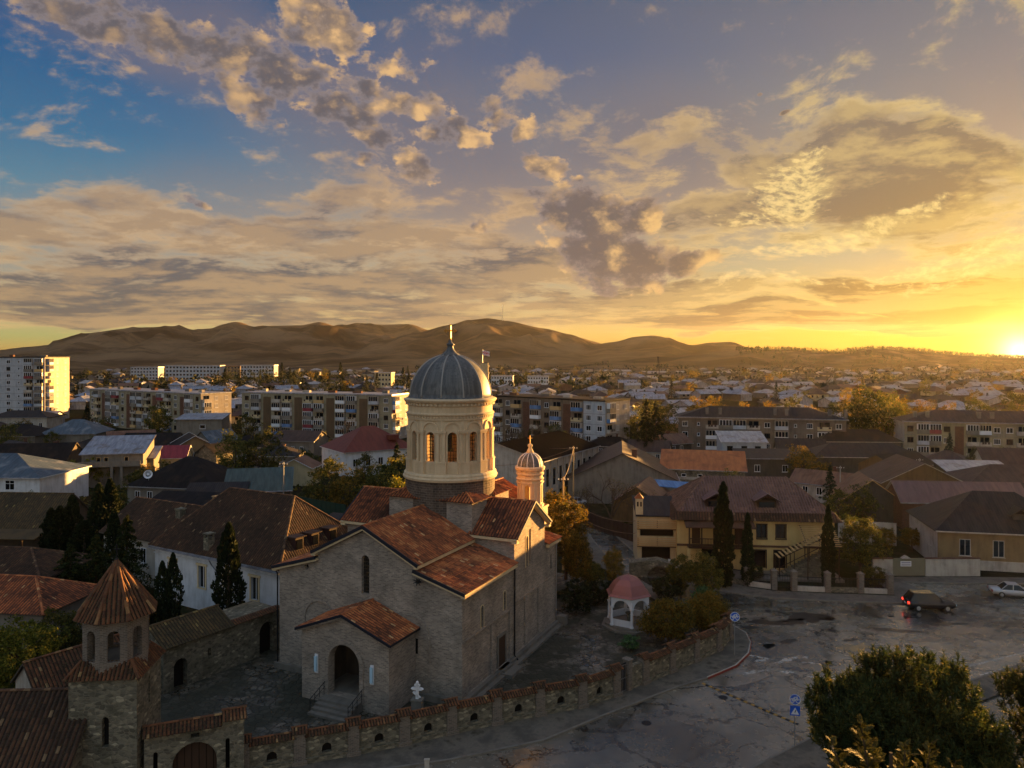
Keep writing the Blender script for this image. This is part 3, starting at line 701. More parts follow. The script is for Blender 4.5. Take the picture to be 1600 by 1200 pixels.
def church_porch():
    cx, hw, yf = .75, 4.05, -3.8
    m = MB(); x0, x1 = cx - hw, cx + hw
    door = arch(cx - 1.45, cx + 1.45, .75, 4.75, 16)
    m.wall((0, yf, 0), (1, 0, 0), [(x0, 0), (x1, 0), (x1, 5.55), (cx, 6.95), (x0, 5.55)], [door], .7)
    m.wall((x1, yf, 0), (0, 1, 0), rect(0, 3.75, 0, 5.55)); m.wall((x0, -.05, 0), (0, -1, 0), rect(0, 3.75, 0, 5.55))
    p = m.build('porch', church_brick, church)
    m = MB()
    for k in range(20):                                    # moulded order round the doorway
        a0, a1 = math.pi * k / 20, math.pi * (k + 1) / 20
        P = lambda a, r, w: Vector((cx + r * math.cos(a), yf - w, 3.3 + r * math.sin(a)))
        m.face([P(a0, 1.46, .1), P(a0, 1.8, .1), P(a1, 1.8, .1), P(a1, 1.46, .1)][::-1]); m.face([P(a0, 1.8, 0), P(a0, 1.8, .1), P(a1, 1.8, .1), P(a1, 1.8, 0)]); m.face([P(a0, 1.46, .1), P(a0, 1.46, 0), P(a1, 1.46, 0), P(a1, 1.46, .1)])
    for sx in (-1, 1): m.box((cx + sx * 1.63, yf - .05, .5), (.34, .1, 2.8))
    m.build('door_moulding', church_brick, p)
    m = MB()                                               # the dim vestibule
    a, b, y0, y1 = cx - 2.6, cx + 2.6, yf + .7, -.06
    m.face([(a, y0, .74), (b, y0, .74), (b, y1, .74), (a, y1, .74)], 1); m.face([(a, y1, .74), (b, y1, .74), (b, y1, 5.4), (a, y1, 5.4)])
    m.face([(a, y0, .74), (a, y1, .74), (a, y1, 5.4), (a, y0, 5.4)]); m.face([(b, y1, .74), (b, y0, .74), (b, y0, 5.4), (b, y1, 5.4)]); m.face([(a, y0, 5.4), (b, y0, 5.4), (b, y1, 5.4), (a, y1, 5.4)])
    m.build('vestibule', [dark_wall, concrete], p)
    m = MB()                                               # inner doorway with an open painted leaf
    m.box((cx - .1, -.16, .75), (2.2, .1, 3.3), 0, 0); m.build('inner_door', wood_dark, p)
    m = MB(); m.box((cx + .55, -.75, .75), (.07, 1.0, 3.0), R(18)); m.box((cx + .5, -.78, 1.0), (.02, .7, 2.5), R(18), 1); m.build('door_leaf', [grey_wall, white_dirty], p)
    t = MB()
    tile_field(t, [(x1 + .35, yf - .4, 5.48), (x1 + .35, 0, 5.48), (cx, 0, 7.12), (cx, yf - .4, 7.12)], seed=71)
    tile_field(t, [(x0 - .35, yf - .4, 5.48), (x0 - .35, 0, 5.48), (cx, 0, 7.12), (cx, yf - .4, 7.12)], seed=72)
    ridge_tiles(t, (cx, yf - .4, 7.14), (cx, 0, 7.14)); t.build('porch_roof', [church_tile], p)
    m = MB(); e = MB()
    for sx in (-1, 1):
        m.beam((cx + sx * (hw + .3), yf - .16, 5.34), (cx, yf - .16, 6.94), .36, .2); e.beam((cx + sx * (hw + .36), yf - .42, 5.46), (cx, yf - .42, 7.1), .08, .2)
        e.beam((cx + sx * (hw + .38), yf - .4, 5.44), (cx + sx * (hw + .38), -.05, 5.44), .1, .16)
    m.build('porch_cornice', church_brick, p); e.build('porch_roof_edge', bronze_edge, p)
    m = MB()
    for k in range(4): m.box((cx, yf - .5 - .2 * (3 - k) + .0, .185 * k), (3.4, 1.0 + .4 * (3 - k) - .02 * k, .185))
    m.build('porch_step', concrete, church)
    for sx in (-1, 1):
        m = MB(); x = cx + sx * 1.75
        for q in range(4): m.tube([(x, yf - .2 - .55 * q, .75 - .2 * q if q else .75), (x, yf - .2 - .55 * q, 1.65 - .2 * q)], .025, 6)
        m.tube([(x, yf - .1, 1.68), (x, yf - 1.9, 1.02)], .03, 6); m.tube([(x, yf - .1, 1.3), (x, yf - 1.9, .66)], .02, 6)
        m.build('handrail', dark_metal, church)
    for x in (cx - 2.6, cx + 2.6):
        m = MB(); m.box((x, yf - .12, 2.35), (.22, .2, 1.15)); m.box((x, yf - .05, 2.2), (.3, .08, 1.45), 0, 1); m.build('lamp', [lamp_glass, white_paint], church)
    # white birds / debris on the porch roof ridge are left as pale tiles

def ring_of(mb, n, a0, fn):
    for k in range(n): fn(a0 + 2 * math.pi * k / n)
def church_drum():
    cx, cy = .44, 13.3
    D = Vector((cx, cy, 0))
    wd = Matrix.Rotation(CH_RZ, 3, 'Z') @ D + CH_O
    a_cam = math.atan2(-wd.y, -wd.x)
    A0 = a_cam + R(2.6) - CH_RZ
    m = MB(); m.lathe([(4.3, 11.0), (4.3, 15.3)], 48, D); m.build('drum_base', drum_stone, church)
    m = MB(); W = MB()
    ri, ro = 3.35, 3.95; zb, zt = 15.5, 21.0
    hole = arch(-.43, .43, 17.05, 19.8, 12)
    G = MB(); F = MB(); PL = MB(); AR = MB()
    for k in range(12):
        a = A0 + 2 * math.pi * k / 12
        N = Vector((math.cos(a), math.sin(a), 0)); T = UP.cross(N)
        h = ro * math.tan(math.pi / 12); hi = ri * math.tan(math.pi / 12)
        m.wall(D + N * ro, T, rect(-h, h, zb, zt), [hole], ro - ri)
        m.wall(D + N * ri, -T, rect(-hi, hi, zb, zt), [[(-u, z) for u, z in hole]], 0.0)
        # surround
        F2 = MB()
        for q, (p0, p1) in enumerate(zip(hole[1:], hole[2:] + hole[:1])):
            if q == len(hole) - 1: continue
            o0, o1 = [(u * 1.3, z + (.13 if z > 18.5 else 0)) for u, z in (p0, p1)]
            b = D + N * (ro + .05)
            m.face([b + T * p0[0] + UP * p0[1], b + T * o0[0] + UP * o0[1], b + T * o1[0] + UP * o1[1], b + T * p1[0] + UP * p1[1]][::-1], 0, .5)
            b2 = D + N * ro
            m.face([b + T * o0[0] + UP * o0[1], b2 + T * o0[0] + UP * o0[1], b2 + T * o1[0] + UP * o1[1], b + T * o1[0] + UP * o1[1]][::-1], 0, .5)
        # blind arch moulding
        for q in range(14):
            t0, t1 = math.pi * q / 14, math.pi * (q + 1) / 14
            P = lambda t, r, w_: D + N * (ro + w_) + T * (r * math.cos(t)) + UP * (19.95 + r * math.sin(t))
            AR.face([P(t0, .70, .12), P(t0, .84, .12), P(t1, .84, .12), P(t1, .70, .12)][::-1]); AR.face([P(t0, .84, 0), P(t0, .84, .12), P(t1, .84, .12), P(t1, .84, 0)]); AR.face([P(t0, .70, .12), P(t0, .70, 0), P(t1, .70, 0), P(t1, .70, .12)])
        # window: glass with glazing bars
        g = MB()
        g.face([D + N * (ri + .2) + T * u + UP * z for u, z in hole], 0)
        for u in (-.15, .15): g.beam(D + N * (ri + .22) + T * u + UP * 17.05, D + N * (ri + .22) + T * u + UP * 19.72, .045, .045, 1)
        for q in range(8): z = 17.35 + q * .32; g.beam(D + N * (ri + .22) + T * -.42 + UP * z, D + N * (ri + .22) + T * .42 + UP * z, .035, .035, 1)
        g.build('drum_window', [clear_glass, dark_metal], church)
        # paired pilasters at the corner between two bays
        ac = a + math.pi / 12; N2 = Vector((math.cos(ac), math.sin(ac), 0)); T2 = UP.cross(N2); rz = ac - math.pi / 2
        rc = 4.02
        PL.box(D + N2 * (rc + .0) + UP * 15.9, (1.02, .5, 1.05), rz); PL.box(D + N2 * (rc + .02) + UP * 16.95, (1.12, .54, .14), rz)
        for sx in (-1, 1):
            PL.box(D + N2 * rc + T2 * (sx * .29) + UP * 17.09, (.26, .34, 2.6), rz); PL.box(D + N2 * rc + T2 * (sx * .29) + UP * 17.09, (.32, .4, .16), rz)
        PL.box(D + N2 * rc + UP * 19.62, (.98, .40, .1), rz); PL.box(D + N2 * (rc + .02) + UP * 19.74, (1.06, .46, .2), rz)
    drum = m.build('drum', cream, church)
    AR.build('blind_arch', cream, drum); PL.build('pilaster', cream, drum)
    m = MB()
    m.lathe([(4.28, 15.2), (4.5, 15.25), (4.56, 15.45), (4.45, 15.6), (4.45, 15.75), (4.3, 15.92), (3.9, 15.94)], 64, D)
    m.build('drum_plinth', cream, drum)
    m = MB()
    m.lathe([(3.3, 20.85), (4.12, 20.86), (4.14, 20.98), (4.08, 21.02), (4.08, 21.26), (4.22, 21.30), (4.26, 21.42), (4.1, 21.5), (4.06, 21.56), (4.06, 22.1), (4.14, 22.16), (4.14, 22.42), (4.34, 22.46), (4.44, 22.6), (4.48, 22.66), (4.48, 22.74), (4.3, 22.82), (3.9, 22.86)], 96, D)
    for k in range(84):
        a = 2 * math.pi * k / 84; m.box(D + Vector((math.cos(a) * 4.12, math.sin(a) * 4.12, 21.06)), (.15, .13, .18), a - math.pi / 2)
    for k in range(64):
        a = 2 * math.pi * k / 64; m.box(D + Vector((math.cos(a) * 4.2, math.sin(a) * 4.2, 22.2)), (.2, .2, .2), a - math.pi / 2)
    m.build('drum_cornice', cream, drum)
    m = MB(); m.lathe([(0.01, 15.6), (3.4, 15.6)], 24, D); m.lathe([(3.36, 20.8), (2.4, 22.2), (0.01, 22.7)], 24, D); m.build('drum_interior', cream, drum)
    # dome
    m = MB()
    prof = [(4.12, 22.84), (4.06, 22.95)] + [(3.99 * math.cos(t), 22.95 + 4.02 * math.sin(t)) for t in [i * math.pi / 2 / 20 for i in range(0, 18)]]
    prof = [p for p in prof if p[0] > .82] + [(.82, 26.87)]
    m.lathe(prof, 72, D, tonef=lambda i, k: .5)
    dome = m.build('dome', lead, church, smooth=True)
    m = MB()
    for k in range(12):
        a = A0 + math.pi / 12 + 2 * math.pi * k / 12
        pts = [D + Vector((math.cos(a) * r, math.sin(a) * r, z)) for r, z in prof[1:]]
        m.tube(pts, .085, 6)
    for k in range(0):
        a = A0 + 2 * math.pi * k / 12
        m.tube([D + Vector((math.cos(a) * r * 1.003, math.sin(a) * r * 1.003, z)) for r, z in prof[1:]], .014, 4)
    for zz_ in (): m.lathe([(prof[zz_][0] + .012, prof[zz_][1] - .03), (prof[zz_][0] + .03, prof[zz_][1]), (prof[zz_][0] + .0, prof[zz_][1] + .03)], 72, D)
    m.build('dome_rib', lead_seam, dome, smooth=True)
    m = MB(); m.lathe([(.8, 26.8), (.98, 26.84), (.96, 26.92), (.62, 27.12), (.36, 27.45), (.27, 27.75), (.3, 27.8), (.42, 27.9), (.3, 28.02), (.14, 28.2), (.09, 28.45), (0, 28.5)], 24, D); m.build('dome_cap', lead, dome, smooth=True)
    m = MB(); ca = a_cam - CH_RZ; T = Vector((-math.sin(ca), math.cos(ca), 0))
    m.beam(D + UP * 28.2, D + UP * 29.75, .16, .16)
    m.beam(D + UP * 29.25 - T * .5, D + UP * 29.25 + T * .5, .16, .16)
    for p in (D + UP * 29.78, D + UP * 29.25 - T * .52, D + UP * 29.25 + T * .52):
        m.lathe([(0, -.14), (.14, 0), (0, .14)], 8, p)
    for p in (D + UP * 29.25 - T * .4, D + UP * 29.25 + T * .4):
        for s in (-1, 1): m.lathe([(0, -.09), (.09, 0), (0, .09)], 6, p + UP * (.13 * s))
    m.lathe([(0, 28.34), (.16, 28.48), (0, 28.62)], 10, D); m.build('cross', gold, dome)
def church_turret():
    D = Vector((4.4, 23.6, 0)); A0 = R(100)
    m = MB(); m.box(D + UP * 8.5, (2.9, 2.9, 2.3)); m.box(D + UP * 10.6, (3.1, 3.1, .2))
    ro, ri, zb, zt = 1.28, .98, 10.7, 13.7
    hole = arch(-.29, .29, 11.2, 13.15, 10)
    for k in range(8):
        a = A0 + 2 * math.pi * k / 8; N = Vector((math.cos(a), math.sin(a), 0)); T = UP.cross(N); h = ro * math.tan(math.pi / 8); hi = ri * math.tan(math.pi / 8)
        op = [hole] if k % 2 == 0 else []
        m.wall(D + N * ro, T, rect(-h, h, zb, zt), op, ro - ri); m.wall(D + N * ri, -T, rect(-hi, hi, zb, zt), [[(-u, z) for u, z in q] for q in op], 0)
        if k % 2:
            for sx in (-1, 1): m.box(D + N * (ro + .03) + T * (.3 * sx) + UP * 11.0, (.2, .12, 2.3), a - math.pi / 2)
        m.box(D + N * (ro + .05) + UP * 13.3, (1.1, .16, .14), a - math.pi / 2); m.box(D + N * (ro + .05) + UP * 10.75, (1.1, .18, .3), a - math.pi / 2)
    t = m.build('bell_turret', cream, church)
    m = MB(); m.lathe([(1.0, 13.6), (1.42, 13.62), (1.5, 13.75), (1.36, 13.85), (1.34, 14.1), (1.46, 14.16), (1.5, 14.3), (1.36, 14.4), (1.36, 14.6), (1.56, 14.7), (1.62, 14.95), (1.5, 15.05), (1.2, 15.08)], 40, D)
    for k in range(16):
        a = 2 * math.pi * k / 16; m.box(D + Vector((math.cos(a) * 1.42, math.sin(a) * 1.42, 14.5)), (.2, .14, .16), a - math.pi / 2)
    m.build('turret_cornice', cream, t, smooth=False)
    prof = [(1.38 * math.cos(q), 15.05 + 1.42 * math.sin(q)) for q in [i * math.pi / 2 / 12 for i in range(0, 11)]]
    m = MB(); m.lathe(prof + [(.3, 16.5)], 40, D); td = m.build('turret_dome', lead, t, smooth=True)
    m = MB()
    for k in range(12):
        a = A0 + 2 * math.pi * k / 12; m.tube([D + Vector((math.cos(a) * r, math.sin(a) * r, z)) for r, z in prof], .05, 5)
    m.build('turret_rib', white_paint, td)
    m = MB(); m.lathe([(.34, 16.4), (.4, 16.5), (.26, 16.8), (.16, 17.0), (.26, 17.15), (.26, 17.3), (.1, 17.42), (0, 17.45)], 16, D); m.build('turret_finial', stone_pale, td, smooth=True)
    m = MB(); m.beam(D + UP * 17.4, D + UP * 18.3, .06, .06); m.beam(D + UP * 18.0 - Vector((.25, 0, 0)), D + UP * 18.0 + Vector((.25, 0, 0)), .06, .06); m.build('turret_cross', gold, td)
church_body(); church_porch(); church_drum(); church_turret()

# ================================================================== ground, hills, roads
def ground_f(n):
    g = n.new('ShaderNodeNewGeometry').outputs['Position']
    a = n.noise(g, 0.035, 5.0, 0.6); b = n.noise(g, 0.6, 4.0, 0.65)
    c = n.mix(n.rng(a, 0.4, 0.6), C((44, 40, 30)), C((40, 43, 27)))
    c = n.mix(n.rng(b, 0.45, 0.7), c, C((64, 56, 44)))
    return pbsdf(n, c, 1.0, b, 0.4, 0.1, spec=0.0)
earth = material('town_earth', ground_f)
def hill_f(n):
    g = n.new('ShaderNodeNewGeometry').outputs['Position']
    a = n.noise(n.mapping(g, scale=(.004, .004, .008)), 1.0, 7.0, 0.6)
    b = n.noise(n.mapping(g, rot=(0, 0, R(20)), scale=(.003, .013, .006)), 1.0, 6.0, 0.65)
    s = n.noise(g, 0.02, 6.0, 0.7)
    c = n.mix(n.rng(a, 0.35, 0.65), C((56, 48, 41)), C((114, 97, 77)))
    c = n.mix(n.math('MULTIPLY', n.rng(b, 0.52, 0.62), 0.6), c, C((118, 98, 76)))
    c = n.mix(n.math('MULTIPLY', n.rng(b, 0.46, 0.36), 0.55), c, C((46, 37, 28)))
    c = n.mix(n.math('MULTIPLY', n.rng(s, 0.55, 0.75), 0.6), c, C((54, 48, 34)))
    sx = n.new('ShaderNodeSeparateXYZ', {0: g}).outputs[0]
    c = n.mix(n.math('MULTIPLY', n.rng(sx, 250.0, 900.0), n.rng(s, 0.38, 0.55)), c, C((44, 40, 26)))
    return pbsdf(n, c, 0.95, s, 0.5, 6.0, spec=0.0)
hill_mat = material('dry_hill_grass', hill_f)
def asphalt_f(n):
    g = n.new('ShaderNodeNewGeometry').outputs['Position']
    wp = n.vmath('ADD', g, n.vmath('SCALE', n.vmath('SUBTRACT', n.noise(g, 0.5, 4.0, 0.6, color=True), (.5, .5, .5)), scale=1.6))
    v1 = n.new('ShaderNodeTexVoronoi', {'Vector': n.mapping(wp, rot=(0, 0, R(25)), scale=(.13, .20, 1)), 'Scale': 1.0}, feature='DISTANCE_TO_EDGE').outputs['Distance']
    v2 = n.new('ShaderNodeTexVoronoi', {'Vector': n.mapping(wp, scale=(.55, .6, 1)), 'Scale': 1.0}, feature='DISTANCE_TO_EDGE').outputs['Distance']
    big = n.noise(g, 0.07, 4.0, 0.6); fine = n.noise(g, 6.0, 3.0, 0.7); mid = n.noise(g, 0.55, 5.0, 0.65)
    cr1 = n.rng(v1, 0.030, 0.010); cr2 = n.math('MULTIPLY', n.rng(v2, 0.03, 0.006), n.rng(big, 0.5, 0.62))
    crack = n.math('MULTIPLY', n.math('MAXIMUM', cr1, n.math('MULTIPLY', cr2, 0.7)), n.rng(mid, 0.24, 0.38))
    c = n.mix(n.rng(big, 0.35, 0.65), C((54, 53, 50)), C((122, 114, 102)))
    c = n.mix(n.math('MULTIPLY', n.rng(mid, 0.5, 0.75), 0.5), c, C((122, 114, 104)))
    c = n.mix(0.3, c, n.mix(fine, (.5, .5, .5, 1), (1.4, 1.4, 1.4, 1)), 'MULTIPLY')
    c = n.mix(n.math('MULTIPLY', crack, 0.92), c, C((22, 20, 18)))
    ro = n.math('ADD', 0.08, n.math('MULTIPLY', n.rng(mid, 0.3, 0.7), 0.30))
    return pbsdf(n, c, ro, n.math('SUBTRACT', n.math('MULTIPLY', fine, .25), crack), 0.12, 0.03, spec=1.0)
asphalt = material('cracked_asphalt', asphalt_f)
def paving_f(n):
    g = n.new('ShaderNodeNewGeometry').outputs['Position']
    wp = n.vmath('ADD', g, n.vmath('SCALE', n.noise(g, 1.5, 3.0, color=True), scale=.4))
    v = n.new('ShaderNodeTexVoronoi', {'Vector': wp, 'Scale': 1.7})
    e = n.new('ShaderNodeTexVoronoi', {'Vector': wp, 'Scale': 1.7}, feature='DISTANCE_TO_EDGE').outputs['Distance']
    r = n.new('ShaderNodeSeparateColor', {0: v.outputs['Color']}).outputs[0]
    big = n.noise(g, 0.22, 5.0, 0.65)
    c = n.mix(r, C((50, 48, 43)), C((112, 105, 94)))
    c = n.mix(n.math('MULTIPLY', n.rng(big, 0.38, 0.56), 0.85), c, C((38, 40, 26)))
    c = n.mix(n.rng(e, 0.09, 0.02), c, C((40, 40, 28)))
    ro = n.math('ADD', 0.10, n.math('MULTIPLY', n.rng(big, 0.36, 0.52), 0.75))
    return pbsdf(n, c, ro, n.math('ADD', n.rng(e, 0.0, 0.12), n.math('MULTIPLY', r, .5)), 0.7, 0.06, spec=0.5)
paving = material('old_stone_paving', paving_f)
def pavement_f(n):
    g = n.new('ShaderNodeNewGeometry').outputs['Position']
    a = n.noise(g, 0.5, 5.0, 0.65); b = n.noise(g, 4.0, 4.0, 0.65)
    c = n.mix(n.rng(a, 0.35, 0.65), C((78, 74, 68)), C((110, 102, 92)))
    c = n.mix(n.math('MULTIPLY', n.rng(a, 0.56, 0.68), 0.8), c, C((44, 42, 32)))
    c = n.mix(0.35, c, n.mix(b, (.4, .4, .4, 1), (1.5, 1.5, 1.5, 1)), 'MULTIPLY')
    return pbsdf(n, c, 0.8, b, 0.3, 0.02, spec=0.25)
pavement = material('worn_pavement', pavement_f)
def pv(pts): return [Vector((x, y, 0)) for x, y in pts]
def sheet_mesh(name, poly, z, mat, tri=True):
    mb = MB(); P = [Vector((x, y, z)) for x, y in poly]
    for t in tessellate_polygon([P]):
        q = [P[i] for i in t]
        if (q[1] - q[0]).cross(q[2] - q[0]).z < 0: q.reverse()
        mb.face(q)
    return struct(mb.build(name, mat))

mb = MB()
mb.face([(-1500, -300, 0), (1500, -300, 0), (1500, 1040, 0), (-1500, 1040, 0)]); struct(mb.build('ground', earth))

# ---- hills: one terrain built from ridges standing at their own distances
def prof(pts):
    def f(px):
        if px <= pts[0][0]: return pts[0][1]
        for (a, u), (b, v) in zip(pts, pts[1:]):
            if px <= b:
                t = (px - a) / (b - a); t = t * t * (3 - 2 * t) * .6 + t * .4
                return u + (v - u) * t
        return pts[-1][1]
    return f
RIDGES = [  # crest distance, front run, back run, crest rows
    (2700, 900, 700, prof([(-900, 548), (-300, 552), (-60, 553), (0, 547), (40, 542), (78, 539), (84, 532), (130, 521), (200, 513), (240, 511), (278, 510), (302, 516), (330, 513), (365, 504), (400, 511), (430, 509), (470, 508), (500, 503), (530, 511), (600, 524), (660, 540), (720, 552), (800, 570), (1000, 585)])),
    (3500, 600, 700, prof([(430, 560), (480, 530), (525, 509), (560, 505), (600, 507), (640, 506), (668, 515), (720, 540), (780, 560)])),
    (2350, 800, 600, prof([(430, 590), (520, 552), (600, 531), (650, 520), (700, 508), (735, 500), (762, 497), (790, 501), (850, 513), (890, 522), (935, 539), (1000, 548), (1080, 560), (1180, 580)])),
    (2650, 500, 500, prof([(840, 560), (885, 532), (905, 527), (930, 534), (960, 545), (1000, 560)])),
    (2200, 650, 500, prof([(820, 580), (900, 548), (930, 538), (960, 534), (995, 526), (1020, 524), (1042, 528), (1080, 540), (1110, 535), (1142, 534), (1170, 543), (1250, 560), (1400, 575)])),
    (1750, 420, 500, prof([(700, 585), (850, 572), (950, 562), (1050, 556), (1120, 549), (1170, 545), (1250, 546), (1300, 550), (1360, 545), (1420, 547), (1500, 555), (1600, 560), (1750, 562), (2200, 560), (3000, 560)])),
]
def ss(t): t = max(0.0, min(1.0, t)); return t * t * (3 - 2 * t)
def terrain(x, y):
    if y < 900: return 0.0
    px = 800 + FPX * x / y; best = 0.0; up = 0.0
    for Yc, wf, wb, pf in RIDGES:
        H = CAM_H + (HY - pf(px)) / FPX * Yc
        if H <= 0: continue
        if y <= Yc: t = (y - (Yc - wf)) / wf; s = ss(t) * .55 + max(0, min(1, t)) ** 1.6 * .45
        else: s = 1 - ss((y - Yc) / wb)
        h = H * s
        if h > best: best = h; up = s
    p = Vector((x / 150, y / 300, 0.3))
    r = 1 - abs(noise.noise(p)) * 2; r2 = 1 - abs(noise.noise(p * 2.3 + Vector((5, 2, 0)))) * 2; r3 = noise.noise(p * 6.1)
    k = 4 * up * (1 - up)
    h = best * (1 + k * (0.42 * (r - .4) + 0.20 * (r2 - .4) + .06 * r3))
    und = 7.0 * ss((y - 1000) / 500) * (noise.noise(Vector((x / 170, y / 230, 4))) + .5 * noise.noise(Vector((x / 60, y / 90, 9)))) * (1 - up)
    return max(h + max(und, -1), 0.0) - 0.3 if y < 1060 else max(h + und, 0.0)
def make_hills():
    na, ny = 330, 150; V = []; F = []
    for j in range(ny):
        y = 1000 + (4300 - 1000) * (j / (ny - 1)) ** 1.25
        for i in range(na):
            a = -0.95 + 2.0 * i / (na - 1); V.append((a * y, y, terrain(a * y, y)))
    for j in range(ny - 1):
        for i in range(na - 1):
            k = j * na + i; F.append((k, k + 1, k + na + 1, k + na))
    me = bpy.data.meshes.new('hills'); me.from_pydata(V, [], F); me.materials.append(hill_mat)
    me.polygons.foreach_set('use_smooth', [True] * len(F)); me.update()
    o = bpy.data.objects.new('hills', me); col.objects.link(o); struct(o)
make_hills()
def on_hill(px, py, y0=1000.0, y1=4000.0):
    y = y0
    while y < y1:
        if terrain(xat(px, y), y) >= zat(py, y): break
        y += 4.0
    return Vector((xat(px, y), y, terrain(xat(px, y), y)))

# ---- the square: asphalt, pavements, courtyard
KERB = [(-70, 33), (-40, 40.5), (-25, 45.2), (-12.5, 48.6), (-4.2, 50.9), (2.2, 53.5), (7.1, 57.4), (13.4, 62.1), (16.2, 63.8), (19.3, 66.3), (21.2, 69.0), (22.2, 71.6), (22.5, 74.0), (21.8, 76.2), (19.6, 80.5), (17.2, 86.0), (14.6, 92.5), (12.6, 100.0), (11.2, 118.0)]
WALL = [(-17.25, 49.3), (-14.2, 50.4), (-8.4, 52.5), (-4.54, 54.45), (1.38, 57.1), (6.3, 59.0), (14.85, 66.3), (19.5, 70.6), (20.4, 72.6), (19.6, 76.0)]
FARKERB = [(14.9, 118.0), (16.6, 104.0), (19.0, 94.6), (22.0, 88.0), (25.2, 86.4), (29.0, 84.6), (37.5, 83.3), (43.0, 83.0), (46.0, 84.0), (46.8, 87.5), (46.0, 90.6), (52, 90.2), (60, 90.0), (80, 89.0), (140, 86)]
sheet_mesh('road', KERB[::1] + FARKERB + [(140, 20), (-70, 20)], 0.004, asphalt)
sheet_mesh('courtyard', WALL + [(17.0, 80), (12, 91), (2, 97), (-14, 92), (-22, 79), (-34, 74), (-36, 66), (-30, 50), (-23.6, 48)], 0.008, paving)
def strip(name, inner, outer, z, mat, kerb=True):
    """raised pavement between two polylines with a kerb along the outer one"""
    mb = MB()
    poly = [Vector((x, y, z)) for x, y in inner + outer[::-1]]
    for t in tessellate_polygon([poly]):
        q = [poly[i] for i in t]
        if (q[1] - q[0]).cross(q[2] - q[0]).z < 0: q.reverse()
        mb.face(q)
    o = struct(mb.build(name, mat))
    k = MB()
    for a, b in zip(outer, outer[1:]):
        A, B = Vector((*a, 0)), Vector((*b, 0)); n = (B - A).normalized().cross(UP) * .09
        for q in ((A - n, B - n, B + n, A + n),): k.prism([p + UP * 0 for p in q], (0, 0, 0), (0, 0, z + .012))
    struct(k.build('kerb', concrete))
    return o
strip('pavement', [(-70, 37), (-40, 44), (-24, 47.6)] + WALL + [(17.4, 80.0), (14.8, 86.0), (12.4, 92.4), (10.4, 100.0), (9.0, 118.0)], KERB, 0.13, pavement)
FARWALL = [(17.4, 118), (18.8, 105), (21.0, 96.5), (23.4, 92.6), (25.2, 91.0), (27.2, 88.6), (29.6, 87.2), (35.4, 86.2), (38.4, 86.0), (42.6, 85.4)]
strip('pavement', FARWALL + [(43.2, 92.6), (52, 92.7), (60, 92.4), (80, 91.2), (140, 88.5)], FARKERB, 0.13, pavement)
# lower right: a kerbed pavement and the lane beyond it
strip('pavement', [(60, 71.0), (44, 63.6), (31.5, 56.9), (22, 50.6), (14, 43.5), (8, 36)], [(60, 73.5), (44, 66.5), (31.5, 60.0), (20.9, 53.8), (15.9, 50.1), (11.5, 46.0), (5.5, 38)], 0.13, pavement)
# tar patches, road paint, puddles, and puddle glints put in as white colour
def blob(name, cx, cy, rx, ry, rz, z, mat, seed, n=18, rough=.45):
    rg = random.Random(seed); P = []
    for k in range(n):
        a = 2 * math.pi * k / n; r = 1 + rg.uniform(-rough, rough); x, y = math.cos(a) * rx * r, math.sin(a) * ry * r
        P.append((cx + x * math.cos(rz) - y * math.sin(rz), cy + x * math.sin(rz) + y * math.cos(rz)))
    return sheet_mesh(name, P, z, mat)
tar = flat('wet_tar_patch', C((38, 34, 30)), 0.35, spec=0.5)
water = material('shallow_puddle', lambda n: pbsdf(n, C((30, 29, 27)), 0.03, spec=1.0))
worn_and_glint = material('worn_paint_and_glint', lambda n: n.new('ShaderNodeMixShader', {0: n.rng(n.noise(uvn(n), 3.2, 5.0, .7), .40, .56), 1: n.new('ShaderNodeBsdfTransparent').outputs[0], 2: pbsdf(n, C((186, 182, 176)), .5)}).outputs[0])  # lane paint, and the white that stands for sky glints
for i, (px, py, rx, ry, rz) in enumerate([(1262, 964, 1.9, 1.5, .1), (1240, 972, 1.4, .9, .3), (1195, 972, 1.8, .7, .0), (1170, 980, .9, .45, 0), (1232, 1002, .9, .55, .9), (1294, 967, .8, .3, 0), (1400, 985, 2.4, .5, -.2), (1480, 975, 2.2, .45, .1), (1330, 1000, 1.0, .35, .3)]):
    g = gnd(px, py); blob('road_patch', g.x, g.y, rx, ry, rz, .008, tar, i)
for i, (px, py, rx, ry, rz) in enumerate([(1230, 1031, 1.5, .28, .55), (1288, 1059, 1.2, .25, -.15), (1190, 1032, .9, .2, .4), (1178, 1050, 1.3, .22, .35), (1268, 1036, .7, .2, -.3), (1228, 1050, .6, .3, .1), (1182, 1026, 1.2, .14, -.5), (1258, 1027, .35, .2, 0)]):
    g = gnd(px, py); blob('road_marking_and_glint', g.x, g.y, rx, ry, rz, .012, worn_and_glint, 40 + i)  # these white blobs paint the sky's reflection on wet asphalt
for i, (px, py, rx, ry, rz) in enumerate([(1340, 1012, 2.4, .8, .2), (1452, 1000, 2.2, .6, .1), (1530, 985, 3.0, .7, .15), (1200, 1010, 1.0, .5, .4), (1245, 1046, 1.1, .4, -.2), (1160, 1075, .9, .4, .5), (1290, 1035, .8, .35, .2), (1400, 965, 2.0, .5, 0)]):
    g = gnd(px, py); blob('puddle', g.x, g.y, rx, ry, rz, .015, water, 70 + i, 22, .5)
def line(name, a, b, wd, z, mat):
    A, B = Vector((*a, 0)), Vector((*b, 0)); n = (B - A).normalized().cross(UP) * wd / 2
    return sheet_mesh(name, [(p.x, p.y) for p in (A - n, B - n, B + n, A + n)], z, mat)
